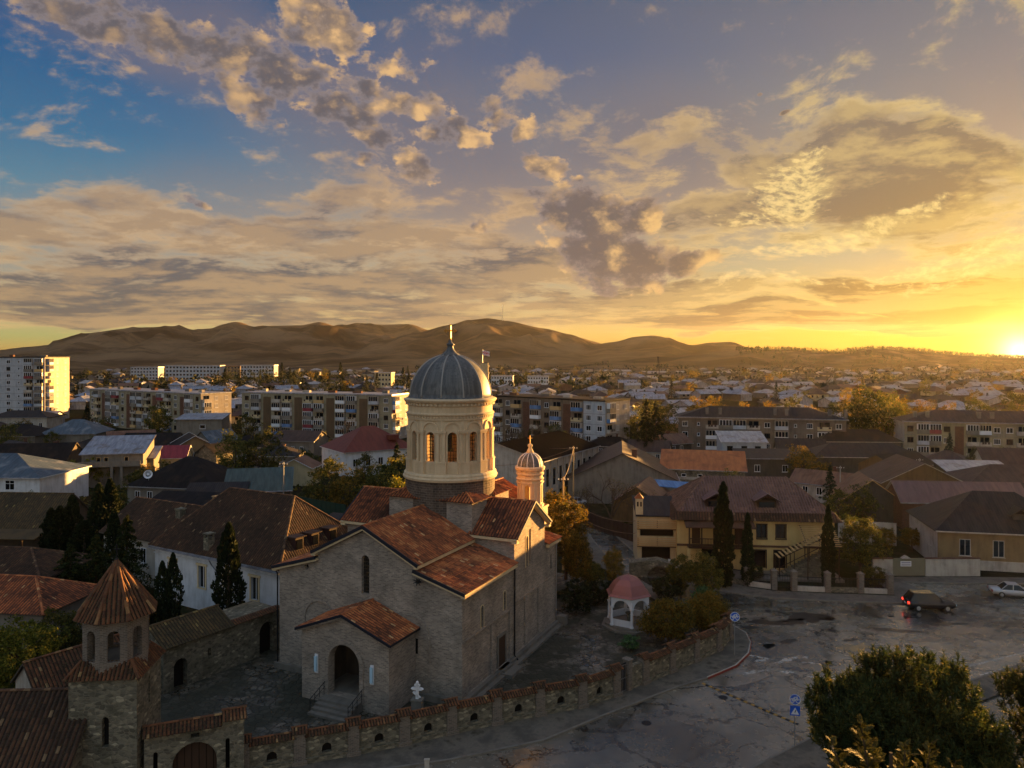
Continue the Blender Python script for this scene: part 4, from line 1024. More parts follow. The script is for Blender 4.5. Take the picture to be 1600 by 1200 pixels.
for p0, p1 in (((1500, 1045), (1640, 1009)), ((1531, 1055), (1640, 1027)), ((1544, 1067), (1640, 1042))):
    a, b = gnd(*p0), gnd(*p1); line('lane_marking', (a.x, a.y), (b.x, b.y), .16, .010, worn_and_glint)
a, b = gnd(1461, 929), gnd(1480, 936); line('road_marking_and_glint', (56.2, 84.6), (58.2, 81.8), .45, .012, worn_and_glint)
# red and white kerb round the corner
kb = thing('painted_kerb', 'red and white painted kerb curving round the pavement corner below the blue round sign', 'kerb')
for i, (a, b) in enumerate(zip(KERB[8:14], KERB[9:15])):
    A, B = Vector((*a, .144)), Vector((*b, .144)); n = (B - A).normalized().cross(UP)
    mb = MB(); mb.prism([A - n * .02, B - n * .02, B + n * .08, A + n * .08], (0, 0, 0), (0, 0, .05)); mb.build('kerb_top', white_dirty, kb)
    mb = MB(); mb.prism([A + n * .095, B + n * .095, B + n * .13, A + n * .13], (0, 0, -.14), (0, 0, .02)); mb.build('kerb_face', red_paint, kb)
# black and yellow road hump
hump = thing('speed_hump', 'black and yellow striped rubber hump laid across the road at the corner', 'speed hump')
A, B = gnd(1098, 1068), gnd(1247, 1132); n = 26; d = (B - A) / n; rz_ = math.atan2(d.y, d.x)
for k in range(n):
    mb = MB(); L = d.length; q = [(-.13, 0), (-.08, .04), (.08, .04), (.13, 0)]
    mb.prism([Vector((0, y, z)) for y, z in q], (-L / 2 + .01, 0, .006), (L / 2 - .01, 0, .006))
    mb.build('hump_segment', yellow_paint if k % 2 == 0 else dark_metal, hump, loc=A + d * (k + .5), rz=rz_)
# path on the far hill
mb = MB(); pts = [on_hill(px, py, 1200) for px, py in ((1476, 611), (1458, 600), (1434, 592), (1446, 584), (1462, 577), (1470, 572), (1464, 569))]
for a, b in zip(pts, pts[1:]):
    n_ = (b - a).cross(UP).normalized() * 3.2; mb.face([a - n_ + UP * .5, b - n_ + UP * .5, b + n_ + UP * .5, a + n_ + UP * .5])
struct(mb.build('hill_path', flat('pale_track', C((190, 160, 130)), .9)))

# iron covers and drain grates in the road
for i, (px, py) in enumerate(((1300, 985), (1130, 1090), (1420, 1010), (1010, 1130), (1200, 955))):
    g = gnd(px, py); t = thing('manhole_cover', ['dark round manhole cover near the tar patch', 'round manhole cover below the striped hump', 'round manhole cover in the open right part of the road', 'round manhole cover on the lower road by the churchyard pavement', 'round manhole cover beside the upper pavement corner'][i], 'manhole cover', (g.x, g.y, .012))
    m = MB(); m.lathe([(.36, 0), (.36, .012), (.30, .016), (.30, .010), (0, .012)], 20); m.build('cover', dark_metal, t)

# ================================================================== houses
PANES = {}
def pane_mesh(w_, h_, style='plain', frame_mat=None, deep=.06):
    """a window: frame standing just proud of the wall with the glass set back in it; origin bottom centre, faces -y"""
    key = (round(w_, 2), round(h_, 2), style, frame_mat.name if frame_mat else '')
    if key in PANES: return PANES[key].copy()
    m = MB(); f = .08
    m.box((0, -deep / 2 + .02, 0), (w_, deep, f)); m.box((0, -deep / 2 + .02, h_ - f), (w_, deep, f))
    for sx in (-1, 1): m.box((sx * (w_ / 2 - f / 2), -deep / 2 + .02, f), (f, deep, h_ - 2 * f))
    if style in ('mullion', 'cross'): m.box((0, -.02, f), (.06, .05, h_ - 2 * f))
    if style == 'cross': m.box((0, -.021, h_ * .64), (w_ - 2 * f, .05, .06))
    if style == 'double': [m.box((q * w_ / 6, -.02, f), (.05, .05, h_ - 2 * f)) for q in (-1, 1)]
    m.face([(-w_ / 2 + f, .012 - .02, f), (w_ / 2 - f, .012 - .02, f), (w_ / 2 - f, .012 - .02, h_ - f), (-w_ / 2 + f, .012 - .02, h_ - f)], 1)
    if style != 'bare': m.box((0, -.05, -.06), (w_ + .2, .14, .06), 0, 0)
    o = m.build('window', [frame_mat or white_paint, glass])
    PANES[key] = o; return o
def place_pane(parent, side, u, z, w_, h_, L, W, style='mullion', frame=None, name='window'):
    """side f/b/l/r of a box L x W centred on the origin"""
    o = pane_mesh(w_, h_, style, frame)
    if o.name not in col.objects: col.objects.link(o)
    o.parent = parent; o.name = name
    o.location = {'f': (u, -W / 2, z), 'b': (u, W / 2, z), 'l': (-L / 2, u, z), 'r': (L / 2, u, z)}[side]
    o.rotation_euler = (0, 0, {'f': 0, 'b': math.pi, 'l': -math.pi / 2, 'r': math.pi / 2}[side])
    return o
def roof_mesh(mb, kind, L, W, z, rise, ov=.4, th=.14, hip=None):
    """roof over a box L x W centred on the origin with eaves at z; ridge along x. slot 0 roofing, slot 1 soffit and fascia"""
    a, b = L / 2 + ov, W / 2 + ov; k = rise / (W / 2); ze = z - ov * k
    if kind == 'gable': tops = [[(-a, -b, ze), (a, -b, ze), (a, 0, z + rise), (-a, 0, z + rise)], [(a, b, ze), (-a, b, ze), (-a, 0, z + rise), (a, 0, z + rise)]]
    elif kind == 'hip':
        h = hip if hip is not None else W / 2; r = max(a - h - ov, .05)
        tops = [[(-a, -b, ze), (a, -b, ze), (r, 0, z + rise), (-r, 0, z + rise)], [(a, b, ze), (-a, b, ze), (-r, 0, z + rise), (r, 0, z + rise)], [(a, -b, ze), (a, b, ze), (r, 0, z + rise)], [(-a, b, ze), (-a, -b, ze), (-r, 0, z + rise)]]
    elif kind == 'shed':
        k = rise / W; tops = [[(-a, -b, z - ov * k), (a, -b, z - ov * k), (a, b, z + rise + ov * k), (-a, b, z + rise + ov * k)]]
    else: tops = [[(-a, -b, z), (a, -b, z), (a, b, z), (-a, b, z)]]
    edge = {}
    for t in tops:
        P = [Vector(p) for p in t]; up = UP * th
        mb.face([p + up for p in P], 0); mb.face(P[::-1], 1)
        for i in range(len(P)):
            k_ = tuple(sorted((tuple(round(c, 3) for c in P[i]), tuple(round(c, 3) for c in P[(i + 1) % len(P)]))))
            edge.setdefault(k_, []).append((P[i], P[(i + 1) % len(P)]))
    for e in edge.values():
        if len(e) == 1: p, q = e[0]; mb.face([p, q, q + UP * th, p + UP * th], 1)
    return tops
def walls_mesh(mb, kind, L, W, z, rise, mat=0, base=0.0):
    a, b = L / 2, W / 2
    mb.wall((-a, -b, 0), (1, 0, 0), rect(0, L, base, z), mat=mat)
    zb = z + (rise if kind == 'shed' else 0)
    mb.wall((a, b, 0), (-1, 0, 0), rect(0, L, base, zb), mat=mat)
    if kind == 'gable': ol = [(0, base), (W, base), (W, z), (b, z + rise), (0, z)]
    elif kind == 'shed': ol = None
    else: ol = rect(0, W, base, z)
    if ol: mb.wall((a, -b, 0), (0, 1, 0), ol, mat=mat); mb.wall((-a, b, 0), (0, -1, 0), ol, mat=mat)
    else:
        mb.wall((a, -b, 0), (0, 1, 0), [(0, base), (W, base), (W, z + rise), (0, z)], mat=mat)
        mb.wall((-a, b, 0), (0, -1, 0), [(0, base), (W, base), (W, z), (0, z + rise)], mat=mat)
    if kind == 'flat': mb.face([(-a, -b, z), (a, -b, z), (a, b, z), (-a, b, z)], mat)
def chimney(parent, x, y, z, h, w_=.6, mat=None, cap=True):
    m = MB(); m.box((x, y, z), (w_, w_, h))
    if cap: m.box((x, y, z + h), (w_ + .16, w_ + .16, .12))
    return m.build('chimney', mat or brick_red, parent)
def house(name, label, cat, px, Y, L, W, rz, eave, rise, kind='gable', wm=None, rm=None, wins=(), chim=(), ov=.4, trim=None, hip=None, z0=0.0, group=None, tiles=None, soffit=None, frame=None, ridge_white=False, X=None):
    """centre at column px, Y metres out; wins: (side, u, z, w, h, style)"""
    h = thing(name, label, cat, (xat(px, Y) if X is None else X, Y, z0), R(rz), group)
    m = MB(); walls_mesh(m, kind, L, W, eave, rise); m.build('wall', wm, h)
    m = MB(); tops = roof_mesh(m, kind, L, W, eave, rise, ov, hip=hip)
    mats = [rm, soffit or trim or dark_wall]
    if tiles:
        for i, t in enumerate(tops): tile_field(m, [Vector(p) + UP * .15 for p in t], cw=tiles[0], rl=tiles[1], amp=tiles[2], seed=int(abs(px)) + i, lift=.01)
        for i, t in enumerate(tops[:1]): ridge_tiles(m, Vector(t[2]) + UP * .17, Vector(t[3]) + UP * .17)
        if kind == 'hip':
            for t in tops[2:]: ridge_tiles(m, Vector(t[0]) + UP * .17, Vector(t[2]) + UP * .17); ridge_tiles(m, Vector(t[1]) + UP * .17, Vector(t[2]) + UP * .17)
    r = m.build('roof', mats, h)
    if tiles is None and kind != 'flat' and L > 7.5:
        t = tops[0]; m = MB(); m.beam(Vector(t[0]) + Vector((0, -.05, .06)), Vector(t[1]) + Vector((0, -.05, .06)), .16, .14); m.build('gutter', rnd.choice([zinc, pale_sheet, white_dirty, steel]), r)
    if ridge_white:
        m = MB()
        for t in tops:
            for a, b in ((t[1], t[2]), (t[0], t[-1])): m.beam(Vector(a) + UP * .2, Vector(b) + UP * .2, .16, .06)
        m.build('verge_board', white_paint, r)
    for w_ in wins: place_pane(h, w_[0], w_[1], w_[2], w_[3], w_[4], L, W, w_[5] if len(w_) > 5 else 'mullion', frame)
    for c in chim: chimney(r, *c)
    return h
def row(side, us, z, w_=1.1, h_=1.4, style='mullion'): return [(side, u, z, w_, h_, style) for u in us]

# ---- nearest left: white long house behind the church, tiled
def white_house():
    A = Vector((-22.7, 75, 0)); u = Vector((-.862, .506, 0)); L, W = 19.4, 12.6
    rz = math.atan2(-u.y, -u.x); fwd = Vector((.506, .862, 0))
    c = A + u * (L / 2) + fwd * (W / 2)
    h = thing('white_house', 'long white two-storey house with brown hipped tile roof and three dormers behind the church', 'house', c, rz)
    m = MB()
    holes = [(x, 2.4, 1.0, 2.3) for x in (-6.6, -1.8, 2.2, 6.2)]
    hs = [rect(x + L / 2 - w_ / 2, x + L / 2 + w_ / 2, z, z + hh) for x, z, w_, hh in holes]
    m.wall((-L / 2, -W / 2, 0), (1, 0, 0), rect(0, L, 0, 6.1), hs, .3)
    m.wall((L / 2, W / 2, 0), (-1, 0, 0), rect(0, L, 0, 6.1)); m.wall((L / 2, -W / 2, 0), (0, 1, 0), rect(0, W, 0, 6.1)); m.wall((-L / 2, W / 2, 0), (0, -1, 0), rect(0, W, 0, 6.1))
    m.build('wall', white_wall, h)
    for x, z, w_, hh in holes:
        q = MB(); y = -W / 2
        q.face([(x - w_ / 2, y + .25, z), (x + w_ / 2, y + .25, z), (x + w_ / 2, y + .25, z + hh), (x - w_ / 2, y + .25, z + hh)], 1)
        q.box((x, y - .03, z - .12), (w_ + .5, .16, .12), 0, 0); q.box((x, y - .05, z + hh + .02), (w_ + .7, .2, .22), 0, 0)
        for sx in (-1, 1): q.box((x + sx * (w_ / 2 + .12), y - .03, z), (.2, .08, hh), 0, 0)
        q.box((x, y + .2, z), (.07, .07, hh), 0, 2)
        q.build('window', [stone_pale, glass, white_paint], h)
    m = MB(); m.box((0, -W / 2 - .12, 5.5), (L + .2, .3, .18)); m.box((0, -W / 2 - .06, 5.1), (L + .1, .14, .1)); m.build('cornice', white_wall, h)
    m = MB(); tops = roof_mesh(m, 'hip', L, W, 6.2, 5.3, .45, hip=4.6)
    for i, t in enumerate(tops): tile_field(m, [Vector(p) + UP * .15 for p in t], .3, .36, .05, seed=200 + i, mat=0)
    rg = [Vector(tops[0][2]), Vector(tops[0][3])]
    ridge_tiles(m, rg[0] + UP * .17, rg[1] + UP * .17)
    for t in tops[2:]:
        for k in (0, 1): ridge_tiles(m, Vector(t[k]) + UP * .17, Vector(t[2]) + UP * .17, .16)
    r = m.build('roof', [old_tile, zinc], h)
    m = MB(); m.box((0, -W / 2 - .3, 5.72), (L + .9, .7, .07)); m.build('eave_flashing', zinc, h)
    for x, y, z, hh in ((-1.2, -W / 2 + .4, 6.2, 1.5), (-8.6, 1.0, 7.8, 2.0), ):
        c_ = MB(); c_.box((x, y, z), (.8, .8, hh)); [c_.box((x + a, y + b, z + hh), (.16, .16, .35)) for a in (-.3, .3) for b in (-.3, .3)]; c_.box((x, y, z + hh + .35), (.95, .95, .12)); c_.build('chimney', rubble, r)
    for k, y in enumerate((-3.2, -1.0, 1.6)):
        d = MB(); d.box((L / 2 - 1.6, y, 6.9), (2.2, 1.1, 1.5)); d.box((L / 2 - 1.55, y, 8.4), (2.6, 1.5, .1), 0, 1); d.box((L / 2 - .48, y, 7.2), (.06, .8, 1.0), 0, 2); d.build('dormer', [flat('dormer_wood', C((58, 36, 32)), .7), brown_roof, glass], r)
    p = MB(); p.tube([(-.1, -W / 2 - .5, 5.7), (-.1, -W / 2 - .15, 5.0), (.6, -W / 2 - .12, 4.5), (.6, -W / 2 - .12, 0)], .06); p.build('downpipe', zinc, h)
white_house()
house('tiled_house', 'lower tiled wing with one stone chimney joining the left end of the white house', 'house', 268, 94, 13, 9, -29, 5.6, 3.1, 'gable', white_dirty, old_tile, tiles=(.32, .4, .05), chim=((3.6, -1.5, 6.6, 2.0, .8, rubble),), wins=row('f', (-3, 1), 2.6, 1.0, 1.8))
house('attic_house', 'low house with a sunlit pale attic wall behind the tiled wing', 'house', 290, 108, 11, 6, -10, 5.2, 1.6, 'shed', beige_wall, dark_roofing, wins=row('f', (1.8, 4.2), 3.9, .8, .7))
# ---- far left foreground
house('hip_roof_house', 'white plastered house with a blue-grey ribbed hip roof at the left edge', 'house', -10, 140, 27, 14, -3, 5.7, 3.1, 'hip', white_wall, teal_sheet, wins=row('f', (-6, -1.0, 3.6, 8.2), 3.5, 1.7, 1.7, 'cross'), trim=white_paint, hip=9, ridge_white=False)
h_ = house('mossy_barn', 'long barn with a mossy brown tile roof over an open porch', 'barn', 15, 107, 18, 10, -4, 3.6, 3.9, 'gable', dark_wall, mossy_tile, tiles=(.34, .42, .04))
m = MB()
for k in range(5): m.box((-7 + k * 3.6, -7.6, 0), (.18, .18, 3.0))
m.box((1, -7.6, 3.0), (17, .2, .2)); m.build('porch_post', wood_dark, h_)
m = MB(); m.prism([Vector((-9, -8.1, 3.15)), Vector((9.4, -8.1, 3.15)), Vector((9.4, -5.2, 3.75)), Vector((-9, -5.2, 3.75))], (0, 0, 0), (0, 0, .12)); m.build('porch_roof', mossy_tile, h_)
m = MB(); m.box((-3.2, -5.06, 0), (1.1, .1, 2.4)); m.build('door', flat('pale_green_door', C((150, 176, 140)), .7), h_)
house('tile_roof_house', 'low house with an orange-brown tiled hip roof, the upper of two at the left edge', 'house', 10, 86, 15, 9, -6, 3.3, 1.9, 'hip', dark_wall, old_tile, tiles=(.3, .4, .05))
house('tile_roof_house', 'low brown tiled hip roof house, lower of two beside the leafy tree', 'house', 20, 75, 13, 8, -8, 3.3, 1.9, 'hip', grey_wall, church_tile, tiles=(.3, .4, .05))
# ---- mid left
h_ = house('dark_hip_house', 'grey house with a wide dark hip roof and a white satellite dish', 'house', 300, 137, 16, 13, -12, 4.4, 4.2, 'hip', grey_wall, dark_roofing, wins=row('f', (-6, -3.6, 2), 2.2, 1.0, 1.3), trim=white_paint, hip=7)
m = MB(); m.lathe([(0.0, 0), (.4, .06), (.75, .22)], 18); d = m.build('satellite_dish', white_paint, h_, smooth=True, loc=(-4.6, -5.6, 6.2)); d.rotation_euler = (R(70), 0, R(25))
m = MB(); m.beam((-4.6, -5.5, 5.0), (-4.6, -5.5, 6.2), .06, .06); m.build('dish_mast', steel, h_)
house('lean_to_shed', 'shed with a sloping grey-green sheet roof over an open porch', 'shed', 405, 132, 10.5, 7, 14, 4.0, 2.6, 'shed', dark_wall, green_sheet, trim=white_paint, wins=row('f', (-3, -.5, 2), .9, 1.5, 2.0, 'double'))
house('shed_annex', 'low shed with a white row of panes beside the dark hip roof', 'shed', 338, 127, 9, 5, 8, 3.6, 1.5, 'shed', white_dirty, slate_grey, wins=row('f', (-3, -1.4, .2, 1.8), 1.2, 1.2, 1.2, 'double'))
h_ = house('stilt_house', 'concrete house with a pale metal roof raised on two tall posts', 'house', 186, 160, 11.5, 9, 12, 6.8, 2.5, 'shed', grey_wall, zinc, wins=row('f', (-2.6, -1.2, 2.6), 5.0, .8, 1.1, 'plain'), frame=wood_tan)
for x in (.4, 2.2):
    m = MB(); m.box((x, -6.4, 0), (.5, .5, 4.4)); m.build('post', concrete, h_)
m = MB(); m.box((0, -5.6, 4.4), (11.5, 2.2, .25)); m.box((0, -6.65, 4.65), (11.5, .12, .9)); m.build('balcony', concrete, h_)
house('side_annex', 'small annex with pale metal roof joined to the stilt house', 'house', 222, 163, 6, 6, 12, 5.2, 1.6, 'shed', grey_wall, zinc)
house('maroon_house', 'cottage with a bright maroon sheet roof', 'house', 262, 172, 9, 6.5, 10, 4.2, 2.2, 'gable', beige_wall, maroon_sheet, trim=white_paint)
house('brown_cottage', 'brown brick cottage with white windows and white verge boards', 'house', 300, 190, 10, 9, -60, 4.4, 2.6, 'gable', ochre_wall, dark_roofing, wins=row('r', (-2.4, 0.2, 2.4), 1.4, 1.1, 1.8), ridge_white=True)
house('rubble_barn', 'stone gabled barn beside the large autumn trees', 'barn', 338, 180, 7, 6, 70, 4.0, 2.0, 'gable', rubble, dark_roofing)
house('blue_gable_house', 'cottage with blue-grey gable roof below the grey concrete house', 'house', 338, 205, 9, 8, 60, 3.6, 3.0, 'gable', grey_wall, teal_sheet)
house('grey_concrete_house', 'flat-roofed grey concrete house in front of the long flats', 'house', 318, 232, 13, 9, 6, 7.6, 1.0, 'shed', grey_wall, zinc, wins=(('f', 1.0, 4.8, 1.6, 1.2, 'plain'),))
house('grey_hip_house', 'house with a wide blue-grey hip roof below the tower block', 'house', 122, 222, 15, 12, 5, 4.6, 3.4, 'hip', grey_wall, teal_sheet)
house('dark_hip_house', 'dark-roofed house with a flat ridge left of the blue-grey hip roof', 'house', 35, 218, 16, 12, -4, 4.4, 2.6, 'hip', grey_wall, dark_roofing)
house('low_long_house', 'long low house with grey roof at the foot of the tower block', 'house', 40, 268, 20, 10, 2, 5.2, 2.0, 'hip', white_dirty, slate_grey, wins=row('f', (-7, -4, -1, 2, 5, 8), 2, 1.2, 1.4))
house('dark_gable_house', 'dark gabled house behind the blue-grey hip roof at the left', 'house', 60, 168, 15, 11, 8, 4.0, 3.4, 'gable', dark_wall, dark_roofing, chim=((3, 1, 6, 1.6),))
house('rust_roof_house', 'cottage with a dull brown roof left of the stilt house', 'house', 105, 178, 10, 8, 25, 4.0, 2.4, 'gable', brick_red, slate_grey, chim=((-2, 1, 5, 1.8),))
house('dark_gable_house', 'dark-roofed house seen behind the maroon cottage', 'house', 240, 196, 13, 9, 4, 4.2, 2.6, 'gable', dark_wall, dark_roofing)
h_ = house('red_roof_house', 'white house with a large red hip roof left of the dome', 'house', 575, 178, 17, 14, 34, 5.6, 4.6, 'hip', white_wall, red_sheet, wins=row('f', (-6, -3, 0, 3, 6), 2.2, 1.2, 1.7), trim=white_paint, hip=7)
m = MB(); m.box((4, -4.8, 7.4), (2.2, 2.0, 1.1)); m.build('dormer', red_sheet, h_)
house('beige_garage', 'small beige gabled garage with red-brown roof below the red-roofed house', 'garage', 468, 160, 6, 7, 86, 3.7, 1.7, 'gable', beige_wall, rust_sheet, trim=white_paint)
house('stone_annex', 'low grey flat building behind the church tower block roofs', 'house', 560, 100, 12, 7, -20, 4.2, .8, 'shed', grey_wall, slate_grey, trim=white_paint, wins=row('f', (2.5,), 2.2, .8, .8))
# ---- right of the church
h_ = house('pilastered_house', 'long dark-roofed two-storey building with pale pilasters along its weathered side', 'building', 828, 150, 26, 18, 62, 8.2, 2.6, 'gable', white_dirty, black_roofing, trim=white_dirty, wins=[('f', u, 3.4, 1.2, 3.2, 'bare') for u in (-11, -8.2, -5.4, -2.6, .2, 3.0, 5.8, 8.6, 11.4)] + [('f', u, .4, 1.2, 2.0, 'bare') for u in (-11, -8.2, -5.4, -2.6, .2, 3.0)], frame=white_dirty)
for u in range(10):
    m = MB(); m.box((-12.4 + u * 2.8, -9.12, 0), (.5, .26, 8.0)); m.build('pilaster', white_dirty, h_)
house('stone_ruin_house', 'roof-high weathered white wall of a house left of the bare trees', 'house', 882, 172, 12, 8, 60, 5.6, 2.0, 'gable', white_dirty, slate_grey, wins=row('f', (-4, -2, 0, 2, 4), 1.4, 1.0, 2.6, 'bare'))
house('grey_gable_house', 'big house with a broad grey rendered gable wall', 'house', 972, 148, 20, 19.5, 82, 4.4, 4.6, 'gable', grey_wall, brown_roof, chim=((-6.5, -2.2, 7.8, 1.6, .9),), trim=dark_wall)
house('brown_barn', 'brown-roofed barn below the big grey gable', 'barn', 1005, 127, 11, 8, 70, 3.2, 2.6, 'gable', stucco_brown, rust_sheet)
h_ = house('orange_roof_house', 'stone house under a single-slope orange roof', 'house', 1098, 150, 15.5, 9, -14, 5.0, 2.4, 'shed', rubble, orange_sheet, wins=row('f', (-3.5, -.5), 3.6, .9, .6, 'plain'), trim=wood_tan)
m = MB(); m.box((0, -4.6, 3.1), (15.6, .14, .5)); m.build('string_course', white_dirty, h_)
h_ = thing('blue_canopy', 'blue sheet-metal canopy roof in two slopes in front of the orange-roofed house', 'canopy', (xat(1080, 129), 129, 0), R(-8))
for k, (x, y, w_, d_, z) in enumerate(((-2.2, 1.5, 8, 2.6, 4.6), (2.6, -1.2, 6.4, 4.4, 3.9))):
    m = MB(); m.prism([Vector((x - w_ / 2, y - d_ / 2, z)), Vector((x + w_ / 2, y - d_ / 2, z - .5)), Vector((x + w_ / 2, y + d_ / 2, z + .2)), Vector((x - w_ / 2, y + d_ / 2, z + .7))], (0, 0, 0), (0, 0, .1)); m.build('roof_sheet', blue_sheet, h_)
    for sx in (-1, 1):
        for sy in (-1, 1):
            m = MB(); m.box((x + sx * (w_ / 2 - .3), y + sy * (d_ / 2 - .2), 0), (.16, .16, z - .2)); m.build('post', steel, h_)
house('white_blue_house', 'small pale blue two-storey house with grey roof in front of the three-storey flats', 'house', 1158, 190, 10.6, 8, -6, 5.6, 1.7, 'shed', panel_blue, pale_sheet, wins=row('f', (-3.4, 0, 3.2), 2.6, 1.4, 2.1, 'plain') + row('f', (-3.4, 3.2), .2, 1.2, 1.2, 'plain'), frame=dark_wall)
house('dim_grey_house', 'low dark grey house with two white windows left of the golden tree', 'house', 1200, 168, 13, 8, -5, 4.6, 1.0, 'shed', dark_wall, slate_grey, wins=row('f', (-3.2, 2.6), 1.8, 1.2, 1.5))
house('long_dark_house', 'long low house with a dark roof right of the golden tree', 'house', 1345, 178, 24, 10, -4, 3.8, 2.4, 'hip', dark_wall, slate_grey, trim=white_dirty)
house('long_dark_house', 'long house with a black flat-topped roof between the two three-storey flats', 'house', 1335, 205, 21, 9, -3, 4.2, 2.6, 'hip', dark_wall, dark_roofing)
house('dark_gable_barn', 'dark timber gable barn with one pale verge, left of the taller gabled house', 'barn', 1352, 127, 9, 9, 78, 3.6, 3.2, 'gable', dark_wall, rust_sheet, ridge_white=False, trim=wood_tan)
house('broad_gable_house', 'dark house with a wide pale-edged gable facing the square', 'house', 1422, 141, 12, 14, 84, 4.3, 3.4, 'gable', stucco_brown, brown_roof, trim=white_dirty, chim=((2, -4.4, 4.6, 1.6),))
house('red_brick_row', 'long brick house with a mauve-red tiled single-slope roof', 'house', 1492, 121, 18.5, 7, -6, 4.3, 2.5, 'gable', brick_red, mauve_tile, trim=white_dirty)
h_ = house('hipped_corner_house', 'corner house with white side wall, ochre front and grey hip roof', 'house', 1552, 101, 17, 12, -12, 4.9, 3.9, 'hip', ochre_wall, slate_grey, wins=row('f', (-5.4, -1.6, 2.4, 6), 1.7, 1.3, 2.1, 'mullion') + row('l', (-3.2, ), 2.2, .9, 1.8, 'plain') + row('l', (-3, -1), .2, .9, .6, 'bare'), frame=white_dirty, hip=6)
m = MB(); m.wall((-8.53, 6, 0), (0, -1, 0), rect(0, 12.0, 0, 4.95)); m.build('side_wall', white_dirty, h_)
m = MB(); m.box((0, -6.05, 0), (17.1, .12, 1.2)); m.build('plinth', white_dirty, h_)
m = MB(); roof_mesh(m, 'gable', 2.0, 2.2, 6.7, .8, .2); m.box((0, 0, 5.8), (1.8, 1.8, .9), 0, 1); m.build('dormer', [slate_grey, dark_wall], h_, loc=(1.6, -3.4, 0), rz=math.pi / 2)
house('far_right_house', 'broad low house with brown roof at the right edge below the flats', 'house', 1585, 138, 20, 12, -8, 4.4, 2.6, 'hip', stucco_brown, brown_roof)
house('glint_shed', 'long shed with a pale glinting sheet roof at the right', 'shed', 1520, 150, 12, 6, -6, 4.4, 1.2, 'shed', stucco_brown, pale_sheet)
house('pale_roof_house', 'house with patchy pale roof at the right edge behind the red brick row', 'house', 1590, 122, 12, 9, -14, 4.0, 2.4, 'hip', grey_wall, brown_roof)
# fill between, partly hidden by trees
FILL = [(30, 190, 'slate_grey', 'gable'), (150, 196, 'dark_roofing', 'hip'), (205, 208, 'rust_sheet', 'gable'), (395, 192, 'dark_roofing', 'hip'), (432, 176, 'slate_grey', 'hip'), (650, 140, 'dark_roofing', 'gable'), (470, 205, 'brown_roof', 'gable'), (560, 214, 'slate_grey', 'hip'), (1015, 190, 'brown_roof', 'gable'), (955, 200, 'dark_roofing', 'hip'), (1040, 205, 'rust_sheet', 'gable'), (1250, 190, 'slate_grey', 'gable'), (1400, 160, 'dark_roofing', 'gable'), (1480, 172, 'brown_roof', 'hip'), (1290, 142, 'rust_sheet', 'gable'), (1565, 165, 'brown_roof', 'gable'), (860, 190, 'slate_grey', 'gable'), (-30, 175, 'dark_roofing', 'hip')]
for i, (px, Y, rm, kd) in enumerate(FILL):
    house('back_lane_house', 'plain dark-roofed house in the back lanes between the square and the flats', 'house', px, Y, rnd.uniform(9, 13), rnd.uniform(7, 9), rnd.uniform(-40, 40), rnd.uniform(3.2, 4.4), rnd.uniform(1.8, 2.8), kd, rnd.choice([grey_wall, dark_wall, white_dirty, stucco_brown]), MATS[{'slate_grey': 'dark_fibre_sheet', 'dark_roofing': 'dark_bitumen_roofing', 'rust_sheet': 'rusty_sheet', 'brown_roof': 'brown_sheet_roof'}[rm]], wins=row('f', (-2.5, 0, 2.5), 1.4, 1.0, 1.4), chim=((1.5, .8, 4.6, 1.5),), group='houses in the back lanes')
# street behind the church
def lane(name, pts, wd, mat, z=.006):
    mb = MB()
    for a, b in zip(pts, pts[1:]):
        A, B = Vector((*a, z)), Vector((*b, z)); n = (B - A).normalized().cross(UP) * wd / 2; mb.face([A + n, B + n, B - n, A - n][::-1])
    return struct(mb.build(name, mat))
lane('street', [(13, 117), (8, 126), (4, 150)], 8, asphalt); lane('street', [(xat(1020, 150), 150), (xat(1030, 215), 215), (xat(1040, 300), 300)], 9, asphalt, .010)

# ================================================================== blocks of flats
def balcony_mesh(w_, front, glazed, inner, seed):
    m = MB(); d = 1.1; rg = random.Random(seed)
    m.box((0, -d / 2, -.15), (w_, d, .15), 0, 1)
    m.box((0, -d + .05, 0), (w_, .08, 1.0), 0, 0)
    for sx in (-1, 1): m.box((sx * (w_ / 2 - .04), -d / 2, 0), (.08, d - .1, 1.0), 0, 0)
    m.box((-.55, -.02, .05), (.8, .06, 2.1), 0, 2); m.box((.6, -.02, .9), (1.1, .06, 1.25), 0, 2)
    if glazed:
        n = 4
        m.face([(-w_ / 2 + .05, -d + .07, 1.0), (w_ / 2 - .05, -d + .07, 1.0), (w_ / 2 - .05, -d + .07, 2.45), (-w_ / 2 + .05, -d + .07, 2.45)], 2)
        for k in range(n + 1): m.box((-w_ / 2 + .06 + (w_ - .12) * k / n, -d + .03, 1.0), (.1, .06, 1.45), 0, 3)
        m.box((0, -d + .03, 2.4), (w_, .1, .12), 0, 3)
        for sx in (-1, 1): m.box((sx * (w_ / 2 - .05), -d / 2, 1.0), (.08, d - .1, 1.45), 0, 3)
    else:
        if rg.random() < .6:          # washing
            for k in range(rg.randint(2, 4)): m.box((rg.uniform(-w_ / 2 + .4, w_ / 2 - .4), -d - .04, .5), (.45, .02, rg.uniform(.4, .7)), 0, 3)
    return m.build('balcony', [front, concrete, glass, inner])
BAL = []
fronts = [concrete, white_paint, white_dirty, grey_wall, panel_blue, wood_tan, maroon_sheet, blue_sheet, beige_wall]
